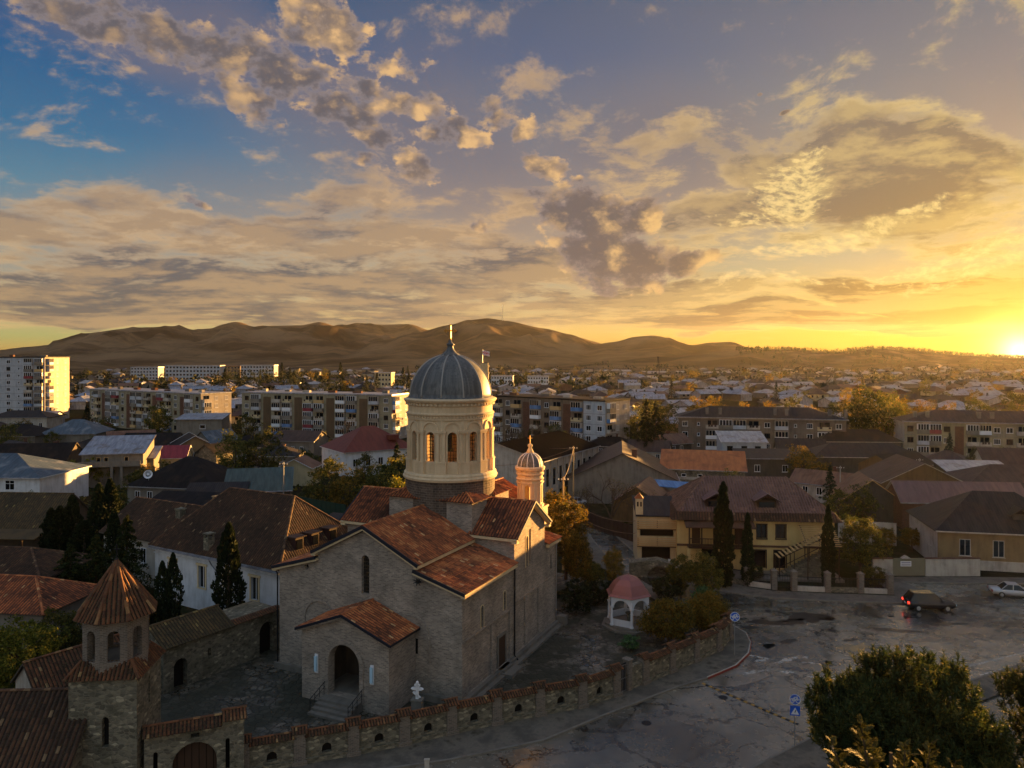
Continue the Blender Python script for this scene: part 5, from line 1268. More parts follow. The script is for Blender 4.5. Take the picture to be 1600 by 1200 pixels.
def apartment(name, label, cat, A, B, depth, floors, fh, bays, wm, end_wm=None, z0=0.0, bay_seed=1, roofm=None, parapet=None, strips=None, end_bays=0, end_wins=0, group=None, roof_kind='flat', z_first=.6, bal_w=2.8, stripm=None):
    """front face from A to B (left to right, seen from outside)"""
    A, B = Vector((*A, 0)), Vector((*B, 0)); d = B - A; L = d.length; rz = math.atan2(d.y, d.x); rg = random.Random(bay_seed)
    c = (A + B) / 2 + Vector((-math.sin(rz), math.cos(rz), 0)) * depth / 2; c.z = z0
    t = thing(name, label, cat, c, rz, group); H = floors * fh + .8
    m = MB(); walls_mesh(m, 'flat', L, depth, H, 0); m.build('wall', wm, t)
    if end_wm:
        for sx in (-1, 1):
            m = MB(); m.wall((sx * (L / 2 + .012), -sx * depth / 2, 0), (0, sx, 0), rect(0, depth, 0, H)); m.build('end_wall', end_wm, t)
    if roof_kind == 'flat':
        m = MB(); m.box((0, 0, H), (L + .5, depth + .5, .35), 0, 0); r = m.build('roof', roofm or zinc, t)
        for k in range(max(3, int(L / 9))):
            m = MB(); m.box((-L / 2 + (k + .6) * L / max(3, int(L / 9)) - 2, rg.uniform(-2, 2), H + .35), (rg.uniform(1.5, 3.2), 1.2, rg.uniform(.5, .9))); m.build('roof_vent', rg.choice([white_dirty, brick_red, concrete]), r)
    else:
        m = MB(); roof_mesh(m, 'hip', L, depth, H, 2.6, .6, hip=depth * .7); r = m.build('roof', [roofm, white_dirty], t)
    nb = len(bays); bw = L / nb
    for f in range(floors):
        z = z_first + f * fh
        m = MB(); m.box((0, -depth / 2 - .02, z - .45), (L, .06, .08)); 
        if f: m.build('floor_band', concrete, t)
        for b, ch in enumerate(bays):
            u = -L / 2 + (b + .5) * bw
            if ch == 'w': place_pane(t, 'f', u, z + .55, min(1.5, bw * .6), 1.4, L, depth, rg.choice(['mullion', 'double', 'mullion']), rg.choice([white_paint, white_paint, wood_dark]))
            elif ch == 'v': place_pane(t, 'f', u, z + .8, .7, .9, L, depth, 'plain', white_paint)
            elif ch == 'b':
                o = rg.choice(BAL).copy(); col.objects.link(o); o.parent = t; o.location = (u, -depth / 2, z + .1); o.rotation_euler = (0, 0, 0); o.scale = (min(bw * .94, bal_w + .4) / 2.8, 1, 1)
    for b, ch in enumerate(bays):
        if ch == 's':
            u = -L / 2 + (b + .5) * bw; m = MB(); m.box((u, -depth / 2 - .03, .3), (bw * .72, .1, H - 1.4)); m.build('stair_strip', stripm or brick_red, t)
    for k in range(end_wins):
        for f in range(floors):
            y = -depth / 2 + (k + .5) * depth / end_wins
            if end_bays and k in (0,) and end_bays > 0:
                o = rg.choice(BAL).copy(); col.objects.link(o); o.parent = t; o.location = (L / 2, y, z_first + f * fh + .1); o.rotation_euler = (0, 0, math.pi / 2)
            else: place_pane(t, 'r', y, z_first + f * fh + .55, 1.1, 1.4, L, depth, 'mullion', white_paint)
    return t, r, L, H
for i in range(14):
    o = balcony_mesh(2.8, fronts[i % len(fronts)], i % 3 != 2, [white_paint, white_dirty, wood_dark][i % 3], i)
    BAL.append(o)
bal_protos = list(BAL)
def P2(px, Y): return (xat(px, Y), Y)
apartment('tower_block', 'tall pale blue-grey panel tower block at the left edge', 'apartment block', P2(-60, 306), P2(70, 306), 17, 9, 2.75, 'wwvwwvbb', panel_blue, flats_end, bay_seed=4, roofm=dark_roofing, end_wins=3, end_bays=1)
apartment('flats', 'long grey flats with brown stair strips next to the tower block', 'apartment block', (-160, 291), (-103.3, 255), 12, 5, 2.55, 'wbsbbwsbbbsbbwsbw', flats_olive, flats_end, bay_seed=8, roofm=zinc, end_wins=3, end_bays=1)
apartment('flats', 'ochre and grey five-storey flats with coloured balconies immediately left of the dome', 'apartment block', (-89.7, 255), (-37.3, 238), 12, 5, 2.65, 'wbsbbsbbsbbsbw', flats_olive, flats_end, bay_seed=15, roofm=zinc, end_wins=3, end_bays=1, stripm=strip_brown)
t, r, L, H = apartment('flats', 'brown five-storey flats right of the dome with a sunlit white end wall', 'apartment block', (-5.25, 225), (24.3, 200), 12, 5, 2.75, 'bwbsbwbsbww', flats_brown, flats_end, bay_seed=21, roofm=dark_roofing, end_wins=3, end_bays=1)
m = MB(); m.box((L / 2 - L / 11 * .98, -6.002, 0), (L / 11 * 1.96, .004, H)); m.build('painted_front', panel_blue, t)
t, r, L, H = apartment('flats', 'three-storey flats under a grey hip roof with tall chimneys, right of the church', 'apartment block', P2(1060, 214), P2(1322, 204), 12, 3, 2.9, 'wvbbbbwbvwbw', flats_brown, white_dirty, bay_seed=33, roofm=slate_grey, roof_kind='hip', bal_w=3.2)
for u in (-14, -10.5, 4, 7, 18, 22): chimney(r, u, -4.2, H + .2, 2.2, .8, concrete)
m = MB(); m.box((0, -6.4, H - .05), (L + 1.2, .8, .1)); m.build('eave_sheet', zinc, r)
t, r, L, H = apartment('flats', 'three-storey flats with a brown hip roof in the sun glow at the right edge', 'apartment block', P2(1413, 200), P2(1690, 190), 12, 3, 2.9, 'wbbwsbbwwbbsbb', flats_olive, white_dirty, bay_seed=41, roofm=brown_roof, roof_kind='hip', bal_w=3.2)
for u in (-17, -14, -2, 1, 12): chimney(r, u, -3.8, H + .2, 2.2, .8, concrete)
m = MB(); m.box((0, -6.4, H - .05), (L + 1.2, .8, .1)); m.build('eave_sheet', zinc, r)
for o in bal_protos: bpy.data.objects.remove(o)
# distant blocks on the plain: one mesh each with their rows of windows
def far_block(label, px0, px1, Y, h, wm, floors, nb, rm):
    x0, x1 = xat(px0, Y), xat(px1, Y); L = x1 - x0
    t = thing('distant_flats', label, 'apartment block', ((x0 + x1) / 2, Y + 6, 0), R(-3))
    m = MB(); walls_mesh(m, 'flat', L, 12, h, 0); m.build('wall', wm, t)
    m = MB(); m.box((0, 0, h), (L + .6, 12.6, .5)); m.build('roof', rm, t)
    for f in range(floors):
        for b in range(nb):
            place_pane(t, 'f', -L / 2 + (b + .5) * L / nb, (f + .3) * h / floors, L / nb * .62, h / floors * .5, L, 12, 'bare', panel_blue)
far_block('pale distant flats, leftmost on the plain below the left hills', 204, 248, 800, 13, panel_blue, 4, 9, zinc)
far_block('long white distant flats on the plain, longest of the left group', 258, 345, 780, 15, panel_blue, 4, 16, pale_sheet)
far_block('brown distant flats between two pale blocks', 350, 376, 810, 14, ochre_wall, 4, 5, rust_sheet)
far_block('blue-white distant flats right of the brown block', 376, 429, 800, 15, panel_blue, 4, 11, zinc)
far_block('white distant flats close to the right side of the dome', 768, 802, 620, 9, white_wall, 3, 8, pale_sheet)
far_block('white distant flats standing apart on the plain right of the dome', 825, 858, 610, 9, white_wall, 3, 8, pale_sheet)
far_block('cream distant flats seen left of the dome', 586, 612, 560, 13, beige_wall, 4, 5, pale_sheet)
for i, (a, b, py, Y, lab) in enumerate(((1000, 1062, 588, 1000, 'long white-roofed shed on the plain, leftmost of the far sheds'), (1065, 1072, 589, 1000, 'short white-roofed shed beside the leftmost far shed'), (1094, 1132, 590, 980, 'long white-roofed far shed below the wooded ridge'), (1135, 1172, 590, 980, 'white-roofed far shed adjoining another one below the wooded ridge'), (1196, 1236, 590, 980, 'white-roofed far shed standing alone below the wooded ridge'), (998, 1026, 601, 760, 'low white-roofed shed nearer than the far sheds'), (600, 640, 585, 860, 'long pale shed behind the dome on the plain'), (1404, 1428, 617, 620, 'white flat-roofed workshop near the right side of the town'))):
    house('long_shed', lab, 'shed', (a + b) / 2, Y, xat(b, Y) - xat(a, Y), 14, 0, max(3, zat(py, Y) - 1.5), 1.5, 'shed', grey_wall, MATS['pale_sheet'], ov=.3)

# ================================================================== the town on the plain
far_roofs = [zinc, pale_sheet, pale_sheet, slate_grey, rust_sheet, zinc, zinc, brown_roof]
far_words = ['grey zinc', 'pale sheet', 'pale sheet', 'dark grey', 'rusty brown', 'grey zinc', 'grey zinc', 'brown']
taken = []
def free(x, y, r):
    for a, b, q in taken:
        if (a - x) ** 2 + (b - y) ** 2 < (r + q) ** 2: return False
    taken.append((x, y, r)); return True
for px0, px1, Y in ((120, 360, 272), (360, 650, 250), (760, 1000, 212), (1050, 1335, 212), (1400, 1700, 200), (-80, 120, 312)):
    for k in range(8): px = px0 + (px1 - px0) * k / 7; taken.append((xat(px, Y + 4), Y + 4, 14))
for px, Y in ((225, 806), (300, 786), (365, 812), (402, 806), (785, 626), (840, 616), (600, 566)): taken.append((xat(px, Y), Y, 26))
protos = []
for i in range(16):
    kd = ['gable', 'hip', 'gable', 'hip'][i % 4]; L, W = rnd.uniform(10, 16), rnd.uniform(8, 10.5); z, rs = rnd.uniform(2.6, 4.2), rnd.uniform(1.4, 2.4)
    m = MB(); walls_mesh(m, kd, L, W, z, rs)
    roof_mesh(m, kd, L, W, z, rs, .7)
    s0 = len(m.f)
    me = MB(); me.v, me.f, me.t = m.v, m.f, m.t
    nw = 4 if kd != 'x' else 4
    me.m = [2] * nw + [q for q in m.m[nw:]]
    me.box((L * .22, W * .12, z + rs * .4), (.7, .7, rs * .6 + 1.1), 0, 1)
    if i % 3 == 0: me.box((-L / 2 - 1.6, .3, 0), (3.2, W * .6, z * .6), 0, 2); me.box((-L / 2 - 1.7, .3, z * .6), (3.6, W * .7, .15), 0, 0)
    for u in (-3, 0, 3): me.box((u, -W / 2 - .02, 1.3), (1.2, .06, 1.3), 0, 3)
    o = me.build('town_house', [far_roofs[i % 8], dark_wall, [white_dirty, grey_wall, beige_wall, dark_wall, ochre_wall][i % 5], glass]); protos.append((o, i % 8))
cnt = 0; tries = 0
while cnt < 290 and tries < 6000:
    tries += 1
    u = rnd.random(); Y = 235 + (640 - 235) * u ** .8
    px = rnd.uniform(-30, 1630)
    x = xat(px, Y)
    if not free(x, Y, 6.6): continue
    o, k = protos[cnt % 16]
    c = o if cnt < 16 else o.copy()
    if cnt >= 16: col.objects.link(c)
    c.location = (x, Y, 0); c.rotation_euler = (0, 0, R(rnd.choice([0, 90]) + rnd.gauss(12, 14))); c.scale = (1, 1, rnd.uniform(.9, 1.2))
    side = 'left of the dome' if px < 700 else 'right of the dome'
    tag(c, 'small %s roofed house in the crowded town on the plain %s' % (far_words[k], side), 'house', '%s roofed town houses %s' % (far_words[k], side))
    cnt += 1

# beyond those, the roofs too many to count
def distant_houses():
    rg = random.Random(91); m = MB(); n = 0; tr = 0
    while n < 330 and tr < 9000:
        tr += 1; Y = rg.uniform(560, 1060) if rg.random() < .8 else rg.uniform(1060, 1250); px = rg.uniform(-40, 1640); x = xat(px, Y)
        if noise.noise(Vector((x / 150, Y / 90, 3))) < -.18 or not free(x, Y, 6.4): continue
        n += 1; L, W, z, rs = rg.uniform(9, 16), rg.uniform(8, 10), rg.uniform(2.6, 4.5), rg.uniform(1.2, 2.4); kd = rg.choice(('gable', 'hip'))
        q = MB(); walls_mesh(q, kd, L, W, z, rs, 2); k = len(q.f); roof_mesh(q, kd, L, W, z, rs, .7); rm = rg.choice((0, 1, 3, 3, 4)); a = R(rg.choice((0, 90)) + rg.gauss(12, 14)); ca, sa = math.cos(a), math.sin(a); z0 = max(0, terrain(x, Y)) if Y > 1000 else 0; base = len(m.v); wm_ = rg.choice((2, 5))
        m.v.extend([(x + p[0] * ca - p[1] * sa, Y + p[0] * sa + p[1] * ca, p[2] + z0) for p in q.v])
        for i, f in enumerate(q.f): m.f.append(tuple(base + j for j in f)); m.m.append(wm_ if i < k else (rm if q.m[i] == 0 else 5)); m.t.append(.5)
    o = m.build('distant_houses', [zinc, pale_sheet, white_dirty, slate_grey, brown_roof, grey_wall]); o['kind'] = 'stuff'
distant_houses()

# ================================================================== perimeter wall of the churchyard
def perimeter():
    t = thing('churchyard_wall', 'long stone churchyard wall with brick pillars, small arched niches and tiled caps', 'wall')
    # pillars at regular spacing along the wall line
    pts = [Vector((x, y, 0)) for x, y in WALL[:-1]]
    segs = [(b - a).length for a, b in zip(pts, pts[1:])]; tot = sum(segs)
    def at(s):
        for a, b, l in zip(pts, pts[1:], segs):
            if s <= l + 1e-6: return a + (b - a) * (s / l)
            s -= l
        return pts[-1]
    N = 13; P = [at(tot * i / N) for i in range(N + 1)]
    gate_i = 8
    for i, p in enumerate(P):
        d = (P[min(i + 1, N)] - P[max(i - 1, 0)]).normalized(); rz = math.atan2(d.y, d.x)
        m = MB(); m.box((0, 0, 0), (.75, .7, 2.25)); m.box((0, 0, 0), (.95, .9, .4)); o = m.build('pillar', pillar_brick, t, loc=p, rz=rz)
        m = MB()
        for sy in (-1, 1): tile_field(m, [(-.52 * sy, -.55 * sy, 2.22), (.52 * sy, -.55 * sy, 2.22), (.52 * sy, 0, 2.5), (-.52 * sy, 0, 2.5)], .2, .3, .05, seed=i)
        ridge_tiles(m, (-.5, 0, 2.52), (.5, 0, 2.52), .1, .3); m.build('pillar_cap', cap_tile, o)
    for i in range(N):
        a, b = P[i], P[i + 1]; d = b - a; L = d.length; rz = math.atan2(d.y, d.x); c = (a + b) / 2
        if i == gate_i:
            # iron gate between two pillars, the wall goes on right of it
            q0 = -L / 2 + .35; gw = 1.0
            m = MB(); m.box(((q0 + gw + L / 2) / 2, 0, 0), (L / 2 - q0 - gw - .3, .4, 1.95)); m.build('wall_panel', rubble, t, loc=c, rz=rz)
            g = thing('iron_gate', 'narrow dark iron gate set in the churchyard wall', 'gate', c, rz)
            m = MB(); m.box((q0 + gw / 2, 0, .05), (gw - .06, .06, 2.3)); m.build('gate_leaf', dark_metal, g)
            m = MB(); [m.box((q0 + gw / 2, -.045, z), (gw - .1, .05, .06)) for z in (.15, 1.15, 2.2)]; [m.box((q0 + .12 + k * .19, -.04, .2), (.03, .04, 2.0)) for k in range(5)]; m.build('gate_bars', steel, g)
            m = MB(); m.box((q0 + gw + .2, 0, 0), (.45, .6, 2.5)); m.box((q0 + gw + .2, 0, 2.5), (.6, .75, .1)); m.build('pillar', pillar_brick, t, loc=c, rz=rz)
            continue
        m = MB(); h = 1.95; u0, u1 = -L / 2 + .3, L / 2 - .3
        niche = [arch(-.32, .32, .62, 1.25, 8)] if i < 9 else []
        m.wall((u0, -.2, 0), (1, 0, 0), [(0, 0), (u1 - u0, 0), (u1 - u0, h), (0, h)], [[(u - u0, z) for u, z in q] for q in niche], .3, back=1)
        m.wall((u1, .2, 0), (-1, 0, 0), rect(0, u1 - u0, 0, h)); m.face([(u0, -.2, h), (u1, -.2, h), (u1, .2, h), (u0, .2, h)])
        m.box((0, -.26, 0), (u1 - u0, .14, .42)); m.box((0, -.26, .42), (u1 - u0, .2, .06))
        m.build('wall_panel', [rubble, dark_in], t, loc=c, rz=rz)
        m = MB()
        for sy in (-1, 1): tile_field(m, [(u0 * sy, -.48 * sy, h - .02), (u1 * sy, -.48 * sy, h - .02), (u1 * sy, 0, h + .24), (u0 * sy, 0, h + .24)], .2, .3, .05, seed=20 + i)
        ridge_tiles(m, (u0, 0, h + .26), (u1, 0, h + .26), .1, .3); m.build('wall_cap', cap_tile, t, loc=c, rz=rz)
    m = MB(); a, b = Vector((19.5, 70.6, 0)), Vector((19.9, 75.6, 0)); d = b - a
    m.prism([a + Vector((-.2, 0, 0)), a + Vector((.2, 0, 0)), b + Vector((.2, 0, 0)), b + Vector((-.2, 0, 0))], (0, 0, 0), (0, 0, 1.9)); m.build('wall_panel', rubble, t)
perimeter()
# ---- bell tower and gate at the left
def bell_tower():
    c = Vector((-24.5, 47.6, 0)); rz = R(5)
    t = thing('bell_tower', 'square stone bell tower with an eight-sided open lantern and pointed tiled roof', 'tower', c, rz)
    m = MB(); s = 1.95; H = 7.7
    slitw = arch(1.55, 2.0, 4.2, 6.0, 6)
    m.wall((-s, -s, 0), (1, 0, 0), rect(0, 2 * s, 0, H), [arch(1.9, 2.3, 3.6, 5.4, 6)], .35, back=1)
    m.wall((s, -s, 0), (0, 1, 0), rect(0, 2 * s, 0, H), [arch(1.8, 2.1, 5.3, 7.0, 6)], .35, back=1)
    m.wall((s, s, 0), (-1, 0, 0), rect(0, 2 * s, 0, H)); m.wall((-s, s, 0), (0, -1, 0), rect(0, 2 * s, 0, H))
    m.face([(-s, -s, H), (s, -s, H), (s, s, H), (-s, s, H)])
    m.build('tower_shaft', [rubble, dark_in], t)
    m = MB(); e = s + .18
    q = [(-e, -e), (e, -e), (e, e), (-e, e)]; r = 1.55
    for i in range(4):
        a, b = q[i], q[(i + 1) % 4]; ia, ib = (a[0] * .68, a[1] * .68), (b[0] * .68, b[1] * .68)
        tile_field(m, [(*a, H - .05), (*b, H - .05), (*ib, H + .85), (*ia, H + .85)], .24, .32, .05, seed=90 + i)
        ridge_tiles(m, (*a, H), (*ia, H + .9), .12)
    m.build('skirt_roof', cap_tile, t)
    m = MB(); n = 8; ro, ri = 1.78, 1.36; a0 = R(-90 - 28); h = ro * math.tan(math.pi / n); hi = ri * math.tan(math.pi / n); z0, z1 = H + .1, 11.15
    hole = arch(-.33, .33, z0 + .75, z1 - .75, 8)
    for k in range(n):
        a = a0 + 2 * math.pi * k / n; N = Vector((math.cos(a), math.sin(a), 0)); T = UP.cross(N)
        m.wall(N * ro, T, rect(-h, h, z0, z1), [hole], ro - ri); m.wall(N * ri, -T, rect(-hi, hi, z0, z1), [[(-u, z) for u, z in hole]], 0)
    m.build('lantern', pillar_brick, t)
    m = MB(); m.lathe([(.01, z0 + .6), (1.5, z0 + .6)], 8); m.build('lantern_floor', concrete, t)
    m = MB(); R0 = 2.35; zt = 14.2; ze = 11.0
    for k in range(n):
        a, b = a0 + math.pi / n + 2 * math.pi * k / n, a0 + math.pi / n + 2 * math.pi * (k + 1) / n
        A, B = Vector((R0 * math.cos(a), R0 * math.sin(a), ze)), Vector((R0 * math.cos(b), R0 * math.sin(b), ze))
        tile_field(m, [A, B, (0, 0, zt)], .26, .44, .05, seed=100 + k); ridge_tiles(m, A + UP * .06, Vector((0, 0, zt + .05)), .12, .42, seed=k)
        m.face([A, B, Vector((0, 0, ze + .02))][::-1], 0, .05)
    m.build('tower_roof', cap_tile, t)
    m = MB(); m.beam((0, 0, zt), (0, 0, zt + 1.0), .05, .05); m.beam((-.2, 0, zt + .7), (.2, 0, zt + .7), .05, .05); m.lathe([(0, zt - .05), (.12, zt + .08), (0, zt + .2)], 8); m.build('cross', dark_metal, t)
bell_tower()
def gatehouse():
    a, b = Vector((-22.3, 46.6, 0)), Vector((-17.0, 48.7, 0)); d = b - a; L = d.length; rz = math.atan2(d.y, d.x)
    t = thing('gate_wall', 'tall stone gate wall with tiled top and wide arched doorway beside the bell tower', 'gateway', (a + b) / 2, rz)
    m = MB(); q = arch(1.55, 4.1, 0, 3.1, 10); s1 = arch(.5, .75, .9, 2.9, 6); s2 = arch(4.6, 4.85, .9, 3.0, 6)
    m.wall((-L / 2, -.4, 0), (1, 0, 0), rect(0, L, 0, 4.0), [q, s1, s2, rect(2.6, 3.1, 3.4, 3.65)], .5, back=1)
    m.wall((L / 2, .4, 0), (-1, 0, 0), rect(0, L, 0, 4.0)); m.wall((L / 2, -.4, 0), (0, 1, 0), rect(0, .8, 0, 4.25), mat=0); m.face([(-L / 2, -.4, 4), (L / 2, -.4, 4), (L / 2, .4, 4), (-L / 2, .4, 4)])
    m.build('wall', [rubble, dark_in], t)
    m = MB()
    for k in range(7): m.box((-L / 2 + 1.6 + k * .42, .05, 0), (.38, .06, 2.9))
    m.build('gate_leaf', wood_dark, t)
    m = MB()
    for x0, x1, z in ((-L / 2 - .1, L / 2 - 1.3, 3.95), (L / 2 - 1.3, L / 2 + .15, 4.2)):
        for sy in (-1, 1):
            pa, pb = (x0, x1) if sy < 0 else (x1, x0)
            tile_field(m, [(pa, sy * .75, z), (pb, sy * .75, z), (pb, 0, z + .42), (pa, 0, z + .42)], .22, .34, .05, seed=int(z * 10))
        ridge_tiles(m, (x0, 0, z + .44), (x1, 0, z + .44), .12)
    m.build('wall_cap', cap_tile, t)
    m = MB(); m.box((L / 2 - .62, 0, 4.0), (1.35, .8, .25)); m.build('raised_end', rubble, t)
gatehouse()
def yard_house():
    a, b = Vector((-27.6, 60.8, 0)), Vector((-21.2, 70.4, 0)); d = b - a; L = d.length; rz = math.atan2(d.y, d.x)
    t = thing('yard_wall_building', 'low stone wall building with tiled lean-to roof and arched door between tower and church', 'building', (a + b) / 2, rz)
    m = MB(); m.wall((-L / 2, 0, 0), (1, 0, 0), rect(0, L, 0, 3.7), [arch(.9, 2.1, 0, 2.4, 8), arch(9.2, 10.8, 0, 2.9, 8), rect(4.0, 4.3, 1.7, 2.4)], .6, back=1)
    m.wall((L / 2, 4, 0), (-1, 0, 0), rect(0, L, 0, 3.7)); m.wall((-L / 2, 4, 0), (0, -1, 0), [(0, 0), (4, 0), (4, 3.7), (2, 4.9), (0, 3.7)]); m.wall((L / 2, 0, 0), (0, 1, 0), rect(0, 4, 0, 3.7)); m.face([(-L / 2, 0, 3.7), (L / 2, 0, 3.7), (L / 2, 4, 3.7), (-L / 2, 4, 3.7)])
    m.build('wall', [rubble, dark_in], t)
    m = MB(); x0, x1 = -L / 2 - .2, -L / 2 + 6.4
    tile_field(m, [(x0, -.35, 3.65), (x1, -.35, 3.65), (x1, 2, 5.0), (x0, 2, 5.0)], .28, .38, .06, seed=131); tile_field(m, [(x1, 4.3, 3.65), (x0, 4.3, 3.65), (x0, 2, 5.0), (x1, 2, 5.0)], .28, .38, .06, seed=132)
    ridge_tiles(m, (x0, 2, 5.02), (x1, 2, 5.02)); m.build('roof', mossy_tile, t)
    m = MB()
    for sy in (-1, 1): tile_field(m, [((x1 if sy < 0 else L / 2), .3 + sy * .6, 3.68), ((L / 2 if sy < 0 else x1), .3 + sy * .6, 3.68), ((L / 2 if sy < 0 else x1), .3, 3.95), ((x1 if sy < 0 else L / 2), .3, 3.95)], .24, .34, .05, seed=140)
    m.build('wall_cap', cap_tile, t)
yard_house()
house('gabled_outhouse', 'small white-gabled outhouse with red-brown tiled roof behind the bell tower', 'outhouse', 121, 57.8, 7.0, 3.6, 54, 3.2, 1.6, 'gable', white_dirty, cap_tile, tiles=(.26, .36, .05), ov=.25)
house('old_tiled_house', 'stone house with a dark mossy tiled roof left of the bell tower', 'house', 0, 46.6, 11, 6, 3, 3.6, 2.8, 'gable', rubble, old_tile, tiles=(.3, .4, .06), ov=.3)
# ---- courtyard things
def gazebo():
    c = gnd(982, 977); t = thing('gazebo', 'white hexagonal gazebo with arches and a copper-pink domed roof', 'gazebo', c, R(8))
    m = MB(); m.lathe([(2.75, 0), (2.75, .22), (2.4, .22), (2.4, .42), (0.01, .42)], 8); m.build('base', concrete, t)
    n = 6; ro = 1.85; h = ro * math.tan(math.pi / n); z0, z1 = .42, 3.25
    A = MB(); Pn = MB(); rl = MB()
    for k in range(n):
        a = R(-90 - 8) + math.pi / n * 1 + 2 * math.pi * k / n; N = Vector((math.cos(a), math.sin(a), 0)); T = UP.cross(N)
        hole = arch(-h + .22, h - .22, z0 + 1.15, z1 - .3, 12)
        ol = [(-h, 2.2), (-h + .22, 2.2)] + [p for p in reversed(arch(-h + .22, h - .22, 2.0, z1 - .3, 12)[2:])][0:] + [(h - .22, 2.2), (h, 2.2), (h, z1), (-h, z1)]
        A.wall(N * ro, T, ol, [], 0); A.wall(N * (ro - .16), -T, [(-u, z) for u, z in ol][::-1], [], 0)
        arc = arch(-h + .22, h - .22, 2.0, z1 - .3, 12)[2:]
        for p, q in zip(arc, arc[1:]): A.face([N * ro + T * p[0] + UP * p[1], N * ro + T * q[0] + UP * q[1], N * (ro - .16) + T * q[0] + UP * q[1], N * (ro - .16) + T * p[0] + UP * p[1]])
        ac = a + math.pi / n; Rr = ro / math.cos(math.pi / n) - .06; p = Vector((math.cos(ac) * Rr, math.sin(ac) * Rr, 0))
        q = MB(); q.lathe([(.2, .42), (.2, .56), (.14, .6), (.12, 2.05), (.17, 2.12), (.2, 2.25)], 12, p); q.build('column', white_paint, t)
        if k != 0:
            m = MB(); m.box(N * (ro - .08) + UP * .42, (2 * h - .3, .1, .62), a + math.pi / 2); m.build('parapet', white_wall, t)
    A.build('arcade', white_paint, t)
    m = MB(); m.lathe([(2.3, 3.2), (2.38, 3.24), (2.15, 3.42), (1.95, 3.75), (1.6, 4.25), (1.05, 4.7), (.45, 4.95), (.08, 5.05), (0, 5.2)], 6, (0, 0, 0), R(-90 - 8), R(270 - 8)); m.lathe([(.01, 3.22), (2.3, 3.2)], 6, (0, 0, 0), R(-98), R(262)); m.build('roof', copper, t)
    m = MB(); m.lathe([(.22, .42), (.16, .6), (.14, 1.1), (.3, 1.2), (.34, 1.3), (.1, 1.34)], 12); m.build('font', rubble, t)
gazebo()
def stone_cross():
    c = gnd(652, 1122); c = Vector((xat(652, 55.6), 55.6, 0)); t = thing('stone_cross', 'small white carved cross on a grey pedestal in front of the church', 'cross', c, R(-10))
    m = MB(); m.box((0, 0, 0), (.75, .6, 1.95)); m.box((0, 0, 1.95), (.85, .7, .1)); m.build('pedestal', concrete, t)
    m = MB(); z = 2.05
    m.box((0, 0, z), (.2, .16, 1.15)); m.box((0, 0, z + .62), (.72, .16, .18)); m.box((0, 0, z + .9), (.42, .16, .14)); m.prism([Vector((-.35, -.08, z + .46)), Vector((.1, -.08, z + .05)), Vector((.25, -.08, z + .1)), Vector((-.2, -.08, z + .52))], (0, 0, 0), (0, .16, 0))
    for x, zz in ((-.38, .71), (.38, .71), (0, 1.2)): m.lathe([(0, -.11), (.11, 0), (0, .11)], 8, (x, 0, z + zz))
    m.build('cross', white_paint, t)
stone_cross()
# ---- road signs
def glyph_bike(m, y, z, s, mat):
    for x in (-.12, .12):
        for k in range(12):
            a, b = 2 * math.pi * k / 12, 2 * math.pi * (k + 1) / 12
            m.face([(x * s + math.cos(q) * r * s, y, z + math.sin(q) * r * s - .05 * s) for q, r in ((a, .07), (a, .1), (b, .1), (b, .07))], mat)
    for p, q in (((-.12, -.05), (-.03, .1)), ((-.03, .1), (.1, .1)), ((.1, .1), (0, -.05)), ((0, -.05), (-.12, -.05)), ((0, -.05), (-.03, .1)), ((.12, -.05), (.08, .14))):
        P, Q = Vector((p[0] * s, y, z + p[1] * s)), Vector((q[0] * s, y, z + q[1] * s)); n = (Q - P).normalized().cross(Vector((0, 1, 0))) * .018 * s
        m.face([P - n, Q - n, Q + n, P + n], mat)
def disc_sign(parent, z, r, glyph):
    m = MB(); n = 28
    ring = [(math.cos(2 * math.pi * k / n) * r, math.sin(2 * math.pi * k / n) * r) for k in range(n)]
    m.prism([Vector((x, -.06, z + y)) for x, y in ring], (0, 0, 0), (0, -.03, 0), 0)
    for k in range(n):
        a, b = ring[k], ring[(k + 1) % n]
        m.face([Vector((a[0] * .9, -.095, z + a[1] * .9)), Vector((b[0] * .9, -.095, z + b[1] * .9)), Vector((b[0], -.095, z + b[1])), Vector((a[0], -.095, z + a[1]))], 1)
    glyph(m, -.097, z)
    return m.build('sign_face', [blue_paint, white_paint], parent)
p = gnd(1148, 1026)
s1 = thing('road_sign', 'round blue cycle-path road sign on a tall pole at the pavement corner', 'road sign', (p.x, p.y, .13), R(-8))
m = MB(); m.tube([(0, 0, 0), (0, 0, 3.75)], .035); m.build('pole', steel, s1); disc_sign(s1, 3.45, .42, lambda m, y, z: glyph_bike(m, y, z, 1.9, 1))
p = gnd(1242, 1168)
s2 = thing('road_sign', 'blue round sign above a square triangle sign on one pole by the pine', 'road sign', (p.x, p.y, .13), R(-12))
m = MB(); m.tube([(0, 0, 0), (0, 0, 3.5)], .035); m.build('pole', steel, s2); disc_sign(s2, 3.2, .36, lambda m, y, z: glyph_bike(m, y, z, 1.6, 1))
m = MB(); m.box((0, -.075, 2.1), (.66, .03, .66), 0, 0); m.face([(-.27, -.094, 2.18), (.27, -.094, 2.18), (0, -.094, 2.66)], 1); m.beam((-.02, -.1, 2.3), (.05, -.1, 2.5), .02, .05, 2); m.build('square_sign', [blue_paint, white_paint, dark_metal], s2)
p = Vector((xat(667, 49.2), 49.2, 0)); t = thing('marker_post', 'white marker post standing at the lower kerb of the road', 'post', p)
m = MB(); m.box((0, 0, 0), (.3, .14, 1.0)); m.box((0, 0, 1.0), (.36, .2, .05)); m.build('post', white_dirty, t)
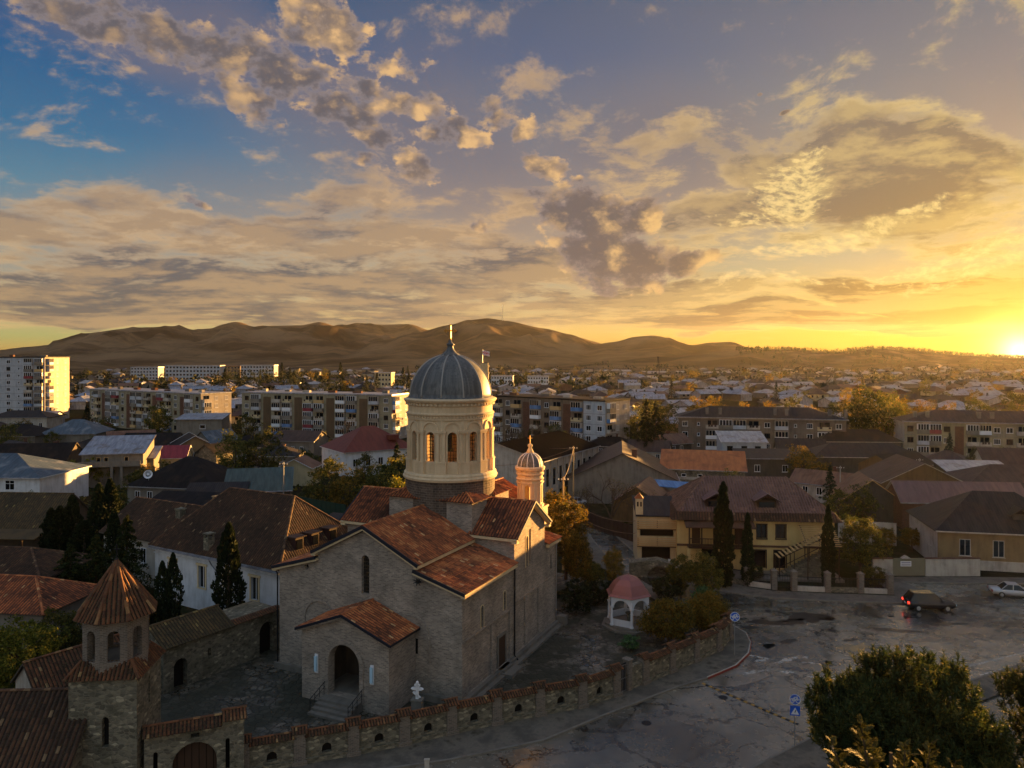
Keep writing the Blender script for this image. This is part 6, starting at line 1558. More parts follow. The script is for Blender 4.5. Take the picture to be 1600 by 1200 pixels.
# ---- cars
def car(label, loc, rz, body, Lc, suv, group=None):
    t = thing('parked_car' if not suv else 'car', label, 'car', loc, rz)
    W = .9 if suv else .86; belt = 1.08 if suv else .88; roof = 1.78 if suv else 1.40; h = Lc / 2
    # stations along x: (x, z bottom, z shoulder, half width)
    st = [(-h, .45, belt - .12, W * .84), (-h + .12, .34, belt - .02, W * .94), (-h * .55, .28, belt, W), (0, .26, belt, W), (h * .42, .28, belt - .02, W), (h * .78, .32, belt - .12, W * .96), (h - .1, .40, belt - .26, W * .86), (h, .48, belt - .36, W * .74)]
    def ring(x, zb, zs, w_): return [Vector((x, -w_ * .9, zb)), Vector((x, -w_, zb + .2)), Vector((x, -w_, (zb + zs) / 2 + .08)), Vector((x, -w_ * .93, zs)), Vector((x, 0, zs + .04)), Vector((x, w_ * .93, zs)), Vector((x, w_, (zb + zs) / 2 + .08)), Vector((x, w_, zb + .2)), Vector((x, w_ * .9, zb))]
    m = MB(); Rg = [ring(*q) for q in st]
    for a, b in zip(Rg, Rg[1:]):
        for k in range(8): m.face([a[k], b[k], b[k + 1], a[k + 1]][::-1])
        m.face([a[8], b[8], b[0], a[0]][::-1])
    m.face(Rg[0][::-1]); m.face(Rg[-1]); m.build('body', body, t, smooth=True)
    # greenhouse: glass sides with pillars, painted roof
    xs = (-h + .14, -h + .62, h * .12, h * .46) if suv else (-h * .62, -h * .34, h * .14, h * .46)
    g = MB(); wb, wt = W * .92, W * .72
    B = [Vector((xs[0], -wb, belt - .02)), Vector((xs[3], -wb, belt - .04)), Vector((xs[3], wb, belt - .04)), Vector((xs[0], wb, belt - .02))]
    T = [Vector((xs[1], -wt, roof)), Vector((xs[2], -wt, roof)), Vector((xs[2], wt, roof)), Vector((xs[1], wt, roof))]
    for i in range(4): g.face([B[i], B[(i + 1) % 4], T[(i + 1) % 4], T[i]])
    g.build('windows', glass, t)
    m = MB(); m.prism([p + Vector((0, 0, -.01)) for p in T], (0, 0, 0), (0, 0, .07))
    for i in range(4): m.beam(B[i] + (B[i] - (B[(i + 2) % 4])).normalized() * .01, T[i] + (B[i] - (B[(i + 2) % 4])).normalized() * .012, .07, .06)
    for sy in (-1, 1):
        x_ = (xs[1] + xs[2]) / 2; m.beam((x_ - .05, sy * (wb + .005), belt), (x_, sy * (wt + .01), roof), .09, .03)
    m.build('roof', body, t)
    for x in (-h * .6, h * .6):
        for sy in (-1, 1):
            q = MB(); r = .36 if suv else .31
            prof_ = [(.0, -.1), (r * .9, -.1), (r, -.07), (r, .07), (r * .9, .1), (r * .62, .1)]
            q.lathe(prof_, 20); o = q.build('wheel', flat('tyre_rubber', C((24, 24, 24)), .8) if 'tyre_rubber' not in MATS else MATS['tyre_rubber'], t); o.location = (x, sy * (W - .07), r); o.rotation_euler = (R(-90) if sy > 0 else R(90), 0, 0)
            q = MB(); q.lathe([(r * .62, .09), (r * .5, .07), (r * .16, .1), (0, .1)], 10); q.build('rim', steel, o)
    rl_ = MATS.get('tail_lamp_lit') or material('tail_lamp_lit', lambda n: n.new('ShaderNodeEmission', {'Color': (1, .04, .02, 1), 'Strength': .55}).outputs[0])
    for sy in (-1, 1):
        q = MB(); q.box((-h + .04, sy * W * .78, belt - .32), (.1, .28, .22)); q.build('tail_light', rl_ if suv else red_paint, t)
        q = MB(); q.box((h - .06, sy * W * .62, belt - .46), (.12, .34, .13)); q.build('headlight', lamp_glass, t)
        q = MB(); q.box((h * .38, sy * (W + .1), belt), (.14, .2, .14)); q.build('mirror', body, t)
    q = MB(); q.box((-h - .005, 0, .62), (.03, .5, .12)); q.build('number_plate', white_paint, t)
    q = MB(); q.box((h - .03, 0, .38), (.1, W * 1.3, .14)); q.box((-h + .03, 0, .4), (.1, W * 1.5, .12)); q.build('bumper', dark_metal, t)
    return t
def carpaint(name, c, rough=.12): return material(name, lambda n: pbsdf(n, c, rough, spec=.6, metal=.2))
car('black sports utility car crossing the square with lit red tail lights', (xat(1452, 81.2), 81.2, .01), R(-4), carpaint('black_car_paint', C((26, 26, 30))), 4.9, True)
car('silver saloon car at the right edge beyond the black one', (xat(1584, 85.5), 85.5, .01), R(-16), carpaint('silver_car_paint', C((160, 160, 162)), .35), 4.7, False)
for i, (px, Y, c, lb) in enumerate(((900, 137, (170, 176, 190), 'pale grey car parked by the pale pilastered building'), (912, 141, (190, 192, 196), 'white car parked in the street behind the church'))):
    car(lb, (xat(px, Y), Y, .01), R(35), carpaint('car_paint_grey' if i else 'car_paint_pale', C(c), .35), 4.3, False)
# ---- the yellow house
def yellow_house():
    c = Vector((30.6, 101, 0)); L, W = 19.0, 12.0; rz = R(-5)
    t = thing('yellow_house', 'two-storey yellow house with mauve tiled roof, wooden balcony and slatted outside stair', 'house', c, rz)
    H = 6.6; m = MB()
    gh = [rect(u - .7, u + .7, .5, 2.7) for u in (10.1, 12.5)] + [rect(3.0, 5.8, .3, 2.8)]
    uh = [rect(u - .6, u + .6, 4.2, 5.9) for u in (10.3, 12.6)]
    m.wall((-L / 2, -W / 2, 0), (1, 0, 0), rect(0, L, 0, H), gh + uh, .25, back=1)
    m.wall((L / 2, W / 2, 0), (-1, 0, 0), rect(0, L, 0, H)); m.wall((L / 2, -W / 2, 0), (0, 1, 0), rect(0, W, 0, H), [rect(2, 3, 3.6, 5.8)], .2, back=1); m.wall((-L / 2, W / 2, 0), (0, -1, 0), rect(0, W, 0, H))
    m.build('wall', [yellow_wall, glass], t)
    m = MB(); m.box((0, -W / 2 - .05, 3.1), (L + .1, .1, .25)); m.build('string_course', brick_red, t)
    for u in (10.3, 12.6): 
        m = MB(); x = u - L / 2; [m.box((x + q * .62, -W / 2 - .03, 4.2), (.1, .1, 1.7)) for q in (-1, 1)]; m.box((x, -W / 2 - .03, 5.9), (1.4, .1, .12)); m.box((x, -W / 2 - .05, 4.08), (1.4, .16, .12)); m.box((x, -W / 2 + .16, 4.2), (.06, .05, 1.7)); m.build('window_frame', wood_dark, t)
    for u in (10.1, 12.5):
        m = MB(); x = u - L / 2; [m.box((x + q * .75, -W / 2 - .03, .5), (.12, .1, 2.2)) for q in (-1, 1)]; m.box((x, -W / 2 - .03, 2.7), (1.62, .1, .14)); m.build('window_frame', wood_dark, t)
    # roof with a darker lower skirt
    m = MB(); tops = roof_mesh(m, 'hip', L - .6, W - .4, H + .75, 3.4, .25, hip=4.0)
    for i, q in enumerate(tops): tile_field(m, [Vector(p) + UP * .15 for p in q], .34, .5, .045, seed=300 + i, mat=2, lift=.005)
    for q in tops[2:]:
        for k in (0, 1): ridge_tiles(m, Vector(q[k]) + UP * .17, Vector(q[2]) + UP * .17, .14, .4, 2)
    mt = tilemat('mauve_roof_tile', [(0, C((76, 58, 50))), (.5, C((110, 84, 72))), (1, C((140, 108, 90)))])
    r = m.build('roof', [mauve_tile, wood_dark, mt], t)
    m = MB(); a, b = L / 2 + .75, W / 2 + .75
    q = [(-a, -b), (a, -b), (a, b), (-a, b)]; ti = [(x * .93, y * .88) for x, y in q]
    for k in range(4): tile_field(m, [(*q[k], H - .15), (*q[(k + 1) % 4], H - .15), (*ti[(k + 1) % 4], H + .8), (*ti[k], H + .8)], .34, .45, .045, seed=310 + k)
    m.face([(*p, H - .15) for p in q][::-1]); m.build('skirt_roof', old_tile, r)
    for x in (-4.6, 1.6):
        m = MB(); roof_mesh(m, 'gable', 3.6, 2.6, 1.15, .75, .3); m.box((0, 0, 0), (3.0, 2.3, 1.15), 0, 1); m.box((-1.52, 0, .25), (.06, 1.9, .7), 0, 2)
        o = m.build('dormer', [mauve_tile, wood_dark, glass], r, loc=(x, -3.7, H + 1.0)); o.rotation_euler = (0, 0, math.pi / 2)
    for k in range(9):
        pass
    # slats: pergola rafters over the skirt at the left
    # wooden balcony on the upper floor
    x0, x1, y0 = -L / 2 + 1.2, -L / 2 + 8.8, -W / 2 - 1.6
    m = MB(); m.box(((x0 + x1) / 2, y0 / 1 + .8, 3.15), (x1 - x0, 1.6, .2))
    for k in range(6): m.box((x0 + .1 + k * (x1 - x0 - .2) / 5, y0 + .1, 3.35), (.16, .16, 2.5))
    m.box(((x0 + x1) / 2, y0 + .1, 4.3), (x1 - x0, .1, .1)); m.box(((x0 + x1) / 2, y0 + .1, 3.5), (x1 - x0, .1, .08))
    for k in range(40): m.box((x0 + .2 + k * (x1 - x0 - .4) / 39, y0 + .1, 3.5), (.05, .05, .8))
    bal = m.build('balcony', wood_dark, t)
    m = MB(); m.prism([Vector((x0 - .4, y0 - .5, 5.75)), Vector((x1 + .4, y0 - .5, 5.75)), Vector((x1 + .4, -W / 2, 6.35)), Vector((x0 - .4, -W / 2, 6.35))], (0, 0, 0), (0, 0, .12)); m.build('balcony_roof', old_tile, bal)
    for x in (-7.2, -4.6, -2.0):
        m = MB(); m.box((x, -W / 2 - .03, 3.4), (1.0, .1, 2.0)); m.build('balcony_door', wood_dark, t)
    for x in (x0, (x0 + x1) / 2, x1):
        m = MB(); m.box((x, y0 + .15, 0), (.4, .4, 3.15)); m.build('post', yellow_wall, t)
    # outside stair with slatted canopy at the right
    sx0, sx1 = 2.2, 7.4
    m = MB()
    for k in range(14):
        x = sx0 + (sx1 - sx0) * k / 13; m.box((x, -W / 2 - 2.0, 0), (.5, 1.3, .3 + 2.9 * k / 13))
    st = m.build('stair', rubble, t)
    m = MB()
    for k in range(13):
        x = sx0 + (sx1 - sx0) * k / 12; z = 2.6 + 2.6 * k / 12; m.box((x, -W / 2 - 2.0, z), (.26, 2.1, .07))
    for sy in (-.9, .9): m.beam((sx0, -W / 2 - 2.0 + sy, 2.5), (sx1, -W / 2 - 2.0 + sy, 5.1), .12, .12, 1)
    for k in (0, 4, 8, 12):
        x = sx0 + (sx1 - sx0) * k / 12
        for sy in (-.9, .9): m.beam((x, -W / 2 - 2.0 + sy, .3 + 2.9 * k / 12), (x, -W / 2 - 2.0 + sy, 2.5 + 2.6 * k / 12), .1, .1, 1)
    m.beam((sx0, -W / 2 - 2.65, 1.3), (sx1, -W / 2 - 2.65, 4.1), .06, .08, 1); m.build('stair_canopy', [wood_tan, wood_dark], st)
    m = MB()
    for k in range(12):
        m.box((L / 2 - 2.4, -W / 2 - .3 - .30 * k, 6.0 - .16 * k), (4.2, .17, .06))
    for q in (-1.8, 1.8): m.beam((L / 2 - 2.4 + q, -W / 2 - .2, 5.96), (L / 2 - 2.4 + q, -W / 2 - 3.7, 4.1), .1, .1, 1)
    for q in (-1.8, 1.8): m.beam((L / 2 - 2.4 + q, -W / 2 - 3.6, 0), (L / 2 - 2.4 + q, -W / 2 - 3.6, 4.1), .12, .12, 1)
    m.build('slatted_awning', [wood_tan, wood_dark], t)
    # terrace and planters
    m = MB(); m.box((0, -W / 2 - 1.9, 0), (L, 3.6, .28)); m.build('terrace', concrete, t)
yellow_house()
def annex():
    c = Vector((18.7, 101, 0)); t = thing('annex_tower', 'narrow three-level annex with horizontal slatted balconies joining the left of the yellow house', 'annex', c, R(-5)); L, W = 5.0, 7
    m = MB(); m.wall((-L / 2, -W / 2, 0), (1, 0, 0), rect(0, L, 0, 6.4), [rect(.6, 4.2, .5, 2.7), rect(.4, 4.6, 3.8, 4.9)], .5, back=1); m.wall((L / 2, W / 2, 0), (-1, 0, 0), rect(0, L, 0, 6.4)); m.wall((L / 2, -W / 2, 0), (0, 1, 0), rect(0, W, 0, 6.4)); m.wall((-L / 2, W / 2, 0), (0, -1, 0), rect(0, W, 0, 6.4)); m.build('wall', [beige_wall, dark_in], t)
    for z in (2.7, 4.9):
        m = MB()
        for k in range(5): m.box((0, -W / 2 - .55, z + k * .24), (L, .08, .11))
        for x in (-L / 2 + .1, 0, L / 2 - .1): m.box((x, -W / 2 - .48, z), (.1, .06, 1.1), 0, 1)
        m.box((0, -W / 2 - .28, z - .12), (L, .56, .1), 0, 1); m.build('slatted_balcony', [wood_tan, wood_dark], t)
    m = MB(); m.prism([Vector((-L / 2 - .2, -W / 2 - .4, 6.4)), Vector((L / 2 + .2, -W / 2 - .4, 6.4)), Vector((L / 2 + .2, W / 2, 7.6)), Vector((-L / 2 - .2, W / 2, 7.6))], (0, 0, 0), (0, 0, .12)); m.build('roof', slate_grey, t)
    m = MB(); m.box((-L / 2 + .3, -W / 2 + .4, 6.4), (.9, .9, 2.2)); m.face([(-L / 2 - .25, -W / 2 - .15, 8.6), (-L / 2 + .85, -W / 2 - .15, 8.6), (-L / 2 + .3, -W / 2 + .4, 9.3)], 1)
    q = [(-L / 2 - .25, -W / 2 - .15, 8.6), (-L / 2 + .85, -W / 2 - .15, 8.6), (-L / 2 + .85, -W / 2 + .95, 8.6), (-L / 2 - .25, -W / 2 + .95, 8.6)]
    for i in range(4): m.face([q[i], q[(i + 1) % 4], (-L / 2 + .3, -W / 2 + .4, 9.3)], 1)
    [m.box((-L / 2 + .3 + x, -W / 2 - .06, 7.6), (.2, .04, .6), 0, 2) for x in (-.2, .2)]
    m.build('chimney', [beige_wall, orange_sheet, dark_in], t)
    m = MB()
    for k in range(5): m.box((0, -W / 2 - .3, .55 + .14 * k), (L - 1.6, .06, .06))
    m.build('railing', wood_dark, t)
annex()
def arch_bridge():
    c = Vector((xat(1030, 93.5), 93.5, 0)); t = thing('stone_steps', 'rubble stone steps carried on a low arch below the slatted annex', 'steps', c, R(-8))
    m = MB(); ol = [(-3.6, 0), (3.6, 0), (3.6, .3), (2.2, 1.2), (1.4, 1.7), (-.2, 2.1), (-2.0, 1.9), (-3.6, 1.6)]
    m.wall((0, -.8, 0), (1, 0, 0), ol, [arch(-1.5, 1.3, .02, 1.35, 10)], 1.6); m.wall((0, .8, 0), (-1, 0, 0), [(-u, z) for u, z in ol][::-1])
    for a, b in zip(ol[2:], ol[3:]): m.face([(a[0], -.8, a[1]), (a[0], .8, a[1]), (b[0], .8, b[1]), (b[0], -.8, b[1])])
    m.build('arch_wall', rubble, t)
    for k in range(7):
        m = MB(); m.box((1.3 + k * .32, 0, 1.7 - k * .24), (.36, 1.9, .14)); m.build('step', white_dirty, t)
arch_bridge()
# ---- low wall with pillars and railings in front of the yellow house
def street_fence():
    t = thing('garden_fence', 'low stone wall with stone pillars and dark railings in front of the yellow house', 'fence')
    pts = [Vector((x, y, .13)) for x, y in ((24.0, 92.2), (27.2, 89.1), (29.9, 87.7), (32.0, 87.2), (35.6, 86.7), (39.2, 86.4), (42.3, 86.0))]
    for i, p in enumerate(pts):
        m = MB(); m.box((0, 0, 0), (.6, .6, 2.1)); m.box((0, 0, 2.1), (.72, .72, .1))
        for q in range(4):
            a = [(-.3, -.3), (.3, -.3), (.3, .3), (-.3, .3)]; m.face([(*a[q], 2.2), (*a[(q + 1) % 4], 2.2), (0, 0, 2.45)])
        m.build('pillar', pillar_brick, t, loc=p)
    for i, (a, b) in enumerate(zip(pts, pts[1:])):
        d = b - a; L = d.length; rz = math.atan2(d.y, d.x); c = (a + b) / 2
        if i == 2: 
            m = MB(); [m.box((-L / 2 + .4 + k * .18, 0, .05), (.04, .04, 1.7)) for k in range(int((L - .7) / .18))]; m.box((0, 0, 1.6), (L - .6, .05, .06)); m.box((0, 0, .3), (L - .6, .05, .06)); m.build('gate_leaf', dark_metal, t, loc=c, rz=rz); continue
        m = MB(); m.box((0, 0, 0), (L - .6, .35, .55)); m.build('low_wall', white_dirty if i % 2 else rubble, t, loc=c, rz=rz)
        m = MB(); [m.box((-L / 2 + .4 + k * .15, 0, .55), (.035, .035, 1.1)) for k in range(int((L - .7) / .15))]; m.box((0, 0, 1.55), (L - .6, .05, .06)); m.build('railing', dark_metal, t, loc=c, rz=rz)
street_fence()
def corner_fence():
    a, b = Vector((43.6, 92.9, .13)), Vector((56.6, 93.0, .13)); d = b - a; L = d.length
    t = thing('yard_fence', 'white yard wall with a grey-green metal gate carrying a small white notice', 'fence', (a + b) / 2, math.atan2(d.y, d.x))
    m = MB(); m.box((-L / 2 + 1.2, 0, 0), (2.4, .3, 2.1)); m.build('wall', white_dirty, t); m = MB(); m.box((3.2, 0, 0), (6.6, .3, 2.1)); m.build('wall', white_dirty, t)
    m = MB(); m.box((-L / 2 + 1.2, 0, 2.1), (2.5, .42, .1)); m.box((3.2, 0, 2.1), (6.7, .42, .1)); m.build('wall_cap', brick_red, t)
    m = MB(); m.box((-2.1, 0, .05), (3.9, .1, 2.1)); [m.box((-4.0 + k * .32, -.06, .1), (.05, .04, 2.0)) for k in range(13)]; g = m.build('gate_leaf', flat('grey_green_paint', C((122, 116, 96)), .7), t)
    m = MB(); m.box((-2.5, -.12, 1.2), (1.3, .04, .62), 0, 0); [m.box((-2.5, -.145, z), (1.1, .012, .08), 0, 1) for z in (1.60, 1.34)]; m.build('notice', [white_paint, flat('notice_ink', C((50, 60, 110)), .6)], g)
    m = MB(); m.prism([Vector((-3.0, -.3, 2.15)), Vector((-1.9, -.3, 2.15)), Vector((-2.45, -.3, 2.5))], (0, 0, 0), (0, .6, 0)); m.build('gate_canopy', white_dirty, t)
corner_fence()
# fences and walls of the lanes
def long_fence(label, a, b, h, mat, cat='fence', base=None):
    a, b = Vector((*a, 0)), Vector((*b, 0)); d = b - a; t = thing('lane_fence' if cat == 'fence' else 'lane_wall', label, cat, (a + b) / 2, math.atan2(d.y, d.x)); L = d.length
    bh = 0
    if base: m = MB(); m.box((0, 0, 0), (L, .3, base)); m.build('base_wall', rubble, t); bh = base
    m = MB(); m.box((0, 0, bh), (L, .08, h)); [m.box((-L / 2 + k * L / 14, -.07, bh), (.09, .06, h + .05)) for k in range(15)]; m.build('fence_panel', mat, t)
    return t
long_fence('dark green sheet fence on a stone base left of the leafy bushes', P2(440, 128), P2(540, 118), 2.2, flat('dark_green_sheet', C((26, 54, 44)), .6), base=1.6)
long_fence('brown plank fence along the street behind the church', (xat(905, 122), 122), (xat(1004, 108), 108), 2.4, wood_dark)
long_fence('low grey yard wall behind the round green tree at the right', (xat(1310, 110), 110), (xat(1400, 108), 108), 3.2, white_dirty, 'wall')
# poles and wires
wire_m = flat('wire', C((120, 96, 80)), .6)
def pole(px, Y, top, label, wood=True):
    t = thing('utility_pole', label, 'utility pole', (xat(px, Y), Y, 0)); h = zat(top, Y)
    m = MB(); m.tube([(0, 0, 0), (0, 0, h)], [.14, .1]); m.build('pole', wood_tan if wood else steel, t)
    m = MB(); m.box((0, 0, h - .5), (1.4, .1, .1)); m.build('crossarm', wood_dark, t)
    for x in (-.6, -.2, .2, .6): m = MB(); m.lathe([(.05, h - .4), (.06, h - .3), (.03, h - .2)], 6, (x, 0, 0)); m.build('insulator', white_paint, t)
    return Vector((xat(px, Y), Y, h - .3))
Pa = pole(896, 132, 697, 'tall pole at the corner of the pilastered building')
Pb = pole(880, 96, 745, 'slanting wooden pole among the orange trees behind the church', True)
Pc = pole(1437, 150, 716, 'thin pole standing before the flats in the sun glow', False)
Pd = pole(1313, 133, 728, 'short pole with a pale lamp behind the yellow house', False)
Pe = pole(443, 126, 722, 'white post at the end of the dark green fence', False)
def wire(a, b, sag, label):
    m = MB(); m.tube([a.lerp(b, t / 12) - UP * sag * 4 * (t / 12) * (1 - t / 12) for t in range(13)], .035, 4)
    return tag(m.build('overhead_wire', wire_m), label, 'wire')
wire(Pa, Vector((xat(700, 118), 118, 10.4)), 1.6, 'sagging overhead wire from the tall pole towards the dome')
wire(Pa, Pb, .8, 'overhead wire between the tall pole and the slanting pole')
wire(Pb + UP * -2, Vector((xat(1004, 101), 101, 5.2)), 1.3, 'low overhead wire sagging towards the slatted annex')
wire(Pb + UP * -3.5, Vector((xat(1004, 101), 101, 3.4)), 1.0, 'lowest overhead wire above the plank fence')
wire(Pa, Vector((xat(760, 190), 190, 8)), 1.5, 'overhead wire running back from the tall pole to the brown flats')
# watch tower with flag beyond the dome, mast on the hill
def flag_tower():
    Y = 390; t = thing('flag_tower', 'cream clock-like tower with stepped top and a flagpole, half hidden by the dome', 'tower', (xat(757, Y), Y, 0))
    m = MB(); m.box((0, 0, 0), (4.0, 4.0, 17)); m.box((0, 0, 17), (4.6, 4.6, .6)); m.box((0, 0, 17.6), (3.8, 3.8, 3.0)); m.box((0, 0, 20.6), (4.8, 4.8, .5)); m.box((0, 0, 21.1), (3.6, 3.6, 1.2)); m.build('shaft', beige_wall, t)
    m = MB(); m.box((0, 0, 22.3), (4.0, 4.0, .25)); m.build('roof', dark_roofing, t)
    for x in (-.9, .9): m = MB(); m.wall((x - .4, -2.02, 0), (1, 0, 0), arch(0, .8, 13, 15.6, 8)); m.build('window', dark_in, t)
    m = MB(); m.tube([(-1.0, 0, 22.5), (-1.0, 0, 29.2)], .1); p = m.build('flagpole', steel, t)
    m = MB(); n = 8; W, Hh = 3.6, 2.4
    fr = flat('flag_red', C((190, 30, 34)), .7)
    def pt(u, v): return Vector((-1.0 + u * W, .35 * math.sin(u * 6), 29.0 - v * Hh - u * .9))
    cuts_u = [0, .08, .2, .44, .56, .8, .92, 1]
    cuts_u = [i / 25 for i in range(26)]; cuts_v = [i / 17 for i in range(18)]
    for i in range(25):
        for j in range(17):
            u, v = (i + .5) / 25, (j + .5) / 17; red = abs(u - .5) < .07 or abs(v - .5) < .1
            for cu in (.24, .76):
                for cv in (.22, .78):
                    if (abs(u - cu) < .03 and abs(v - cv) < .13) or (abs(u - cu) < .09 and abs(v - cv) < .045): red = True
            m.face([pt(cuts_u[i], cuts_v[j + 1]), pt(cuts_u[i + 1], cuts_v[j + 1]), pt(cuts_u[i + 1], cuts_v[j]), pt(cuts_u[i], cuts_v[j])], 1 if red else 0)
    m.build('flag', [white_paint, fr], p)
flag_tower()
b = on_hill(785, 501, 1500); t = thing('radio_mast', 'thin radio mast on the summit of the middle hill', 'mast', b)
m = MB(); m.tube([(0, 0, -2), (0, 0, 48)], [.8, .4], 5); m.build('mast', steel, t)
b = on_hill(1026, 590, 1100); b = Vector((xat(1028, 900), 900, 0)); t = thing('power_pylon', 'dark lattice pylon on the plain in front of the hills', 'pylon', b)
m = MB(); h = 24
for sx in (-1, 1):
    for sy in (-1, 1): m.beam((sx * 2.2, sy * 2.2, 0), (sx * .3, sy * .3, h), .3, .3)
for k in range(6):
    z0, z1 = h * k / 6, h * (k + 1) / 6; w0, w1 = 2.2 - 1.9 * k / 6, 2.2 - 1.9 * (k + 1) / 6
    m.beam((-w0, 0, z0), (w1, 0, z1), .18, .18); m.beam((w0, 0, z0), (-w1, 0, z1), .18, .18)
m.build('lattice', dark_metal, t)
m = MB(); [m.beam((-3.4, 0, z), (3.4, 0, z), .25, .25) for z in (17, 20, 23)]; m.build('crossarm', dark_metal, t)

# ================================================================== trees and shrubs
import array
def leaf_mesh(name, quads, tones, mat):
    """quads: flat list of 4-tuples of points"""
    me = bpy.data.meshes.new(name); n = len(quads)
    V = [p for q in quads for p in q]; F = [(4 * i, 4 * i + 1, 4 * i + 2, 4 * i + 3) for i in range(n)]
    me.from_pydata(V, [], F); me.materials.append(mat)
    at = me.attributes.new('tone', 'FLOAT', 'FACE'); at.data.foreach_set('value', tones)
    me.update()
    return me
def rv(rg):
    while True:
        v = Vector((rg.uniform(-1, 1), rg.uniform(-1, 1), rg.uniform(-1, 1)))
        if .05 < v.length < 1: return v.normalized()
def leaf(c, rg, s, asp=.6, updir=None, bias=0.0):
    n = rv(rg)
    if updir is not None: n = (n * (1 - bias) + updir * bias).normalized()
    t = n.cross(rv(rg)).normalized() * s; b = n.cross(t).normalized() * s * asp
    return (c - t * .5 - b * .15, c - b * .5 + t * .1, c + t * .5, c + b * .5 + t * .1)
def finish(name, label, cat, crown_mesh, trunk_mb, group=None, crown_name='crown'):
    t = thing(name, label, cat, (0, 0, -500)); 
    if group: t['group'] = group
    o = bpy.data.objects.new(crown_name, crown_mesh); col.objects.link(o); o.parent = t
    if trunk_mb is not None: trunk_mb.build('trunk', bark, t)
    return t
def limbs(m, rg, H, z0, W, n, r0):
    m.tube([(0, 0, 0), (rg.uniform(-.1, .1), rg.uniform(-.1, .1), z0), (rg.uniform(-.3, .3), rg.uniform(-.3, .3), H * .75)], [r0, r0 * .75, r0 * .2], 7)
    for k in range(n):
        a = 2 * math.pi * k / n + rg.uniform(-.4, .4); z = z0 + (H - z0) * rg.uniform(.0, .4); L = W * rg.uniform(.3, .45)
        m.tube([(0, 0, z), (math.cos(a) * L * .5, math.sin(a) * L * .5, z + L * .55), (math.cos(a) * L, math.sin(a) * L, z + L * .9)], [r0 * .45, r0 * .3, r0 * .1], 5)
def broadleaf(name, label, key, H, W, nclump, per, ls, seed, z0=.25, cat='tree', squash=1.0, irr=.6):
    rg = random.Random(seed); Q = []; T = []
    zc = H * (z0 + 1) / 2; rz = H * (1 - z0) / 2
    for c in range(nclump):
        d = rv(rg); k = rg.uniform(.45, 1.0) ** .6; k *= 1 + irr * noise.noise(d * 1.7 + Vector((seed, 0, 0)))
        cc = Vector((d.x * W / 2 * k * .86, d.y * W / 2 * k * .86, zc + d.z * rz * k * .9)); cr = W * rg.uniform(.06, .18) * (30 / max(nclump, 30)) ** .15
        bt = rg.uniform(-.22, .22)
        for i in range(per):
            v = rv(rg); p = cc + Vector((v.x, v.y, v.z * .75)) * cr * rg.uniform(.45, 1.05)
            if p.z < H * .04: continue
            Q.append(leaf(p, rg, ls * rg.uniform(.7, 1.3))); T.append(min(1, max(0, .5 + bt + rg.gauss(0, .2))))
    m = MB(); limbs(m, rg, H, H * z0, W, 6, max(.05, H * .022))
    return finish(name, label, cat, leaf_mesh('crown', Q, T, LEAF[key]), m)
def cypress(name, label, key, H, W, n, ls, seed, twin=False, cat='tree'):
    rg = random.Random(seed); Q = []; T = []
    for i in range(n):
        u = rg.random(); z = H * (.03 + .97 * u); r = W / 2 * (math.sin(math.pi * min(1, (u * .86 + .14)) ** .8) ** .6) * (1 + .35 * noise.noise(Vector((z * 1.1, seed, 0))))
        a = rg.uniform(0, 2 * math.pi); k = rg.uniform(.55, 1.05) ** .5; r *= 1 + .55 * noise.noise(Vector((math.cos(a) * 1.8, math.sin(a) * 1.8, z * 1.2 + seed)))
        ox = 0
        if twin: ox = (W * .22 if i % 2 else -W * .22); r *= .7; z *= (1.0 if i % 2 else .9)
        c = Vector((ox + math.cos(a) * r * k, math.sin(a) * r * k, z))
        up = Vector((math.cos(a) * .4, math.sin(a) * .4, 1)).normalized(); s = ls * rg.uniform(.7, 1.4)
        side = up.cross(rv(rg)).normalized() * s * .35
        Q.append((c - up * s * .5, c + side, c + up * s * .6, c - side)); T.append(min(1, max(0, rg.gauss(.42, .22))))
    m = MB(); m.tube([(0, 0, 0), (0, 0, H * .9)], [W * .09, .03], 6)
    return finish(name, label, cat, leaf_mesh('crown', Q, T, LEAF[key]), m)
def conifer(name, label, key, H, W, n, ls, seed):
    rg = random.Random(seed); Q = []; T = []; nb = 46
    for b in range(nb):
        u = (b + .5) / nb; z = H * (.12 + .86 * u); L = W / 2 * (1 - u) ** .85 * rg.uniform(.75, 1.1) + .15; a = b * 2.4 + rg.uniform(-.3, .3)
        for i in range(n // nb):
            t = rg.random() ** .7; p = Vector((math.cos(a) * L * t, math.sin(a) * L * t, z - L * .35 * t * t + rg.uniform(-.12, .12))) + rv(rg) * (.18 * L * (1 - t * .4))
            Q.append(leaf(p, rg, ls * rg.uniform(.7, 1.3), .45, UP, .4)); T.append(min(1, max(0, rg.gauss(.45, .2))))
    m = MB(); m.tube([(0, 0, 0), (0, 0, H * .96)], [H * .018 + .04, .03], 6)
    return finish(name, label, 'tree', leaf_mesh('crown', Q, T, LEAF[key]), m)
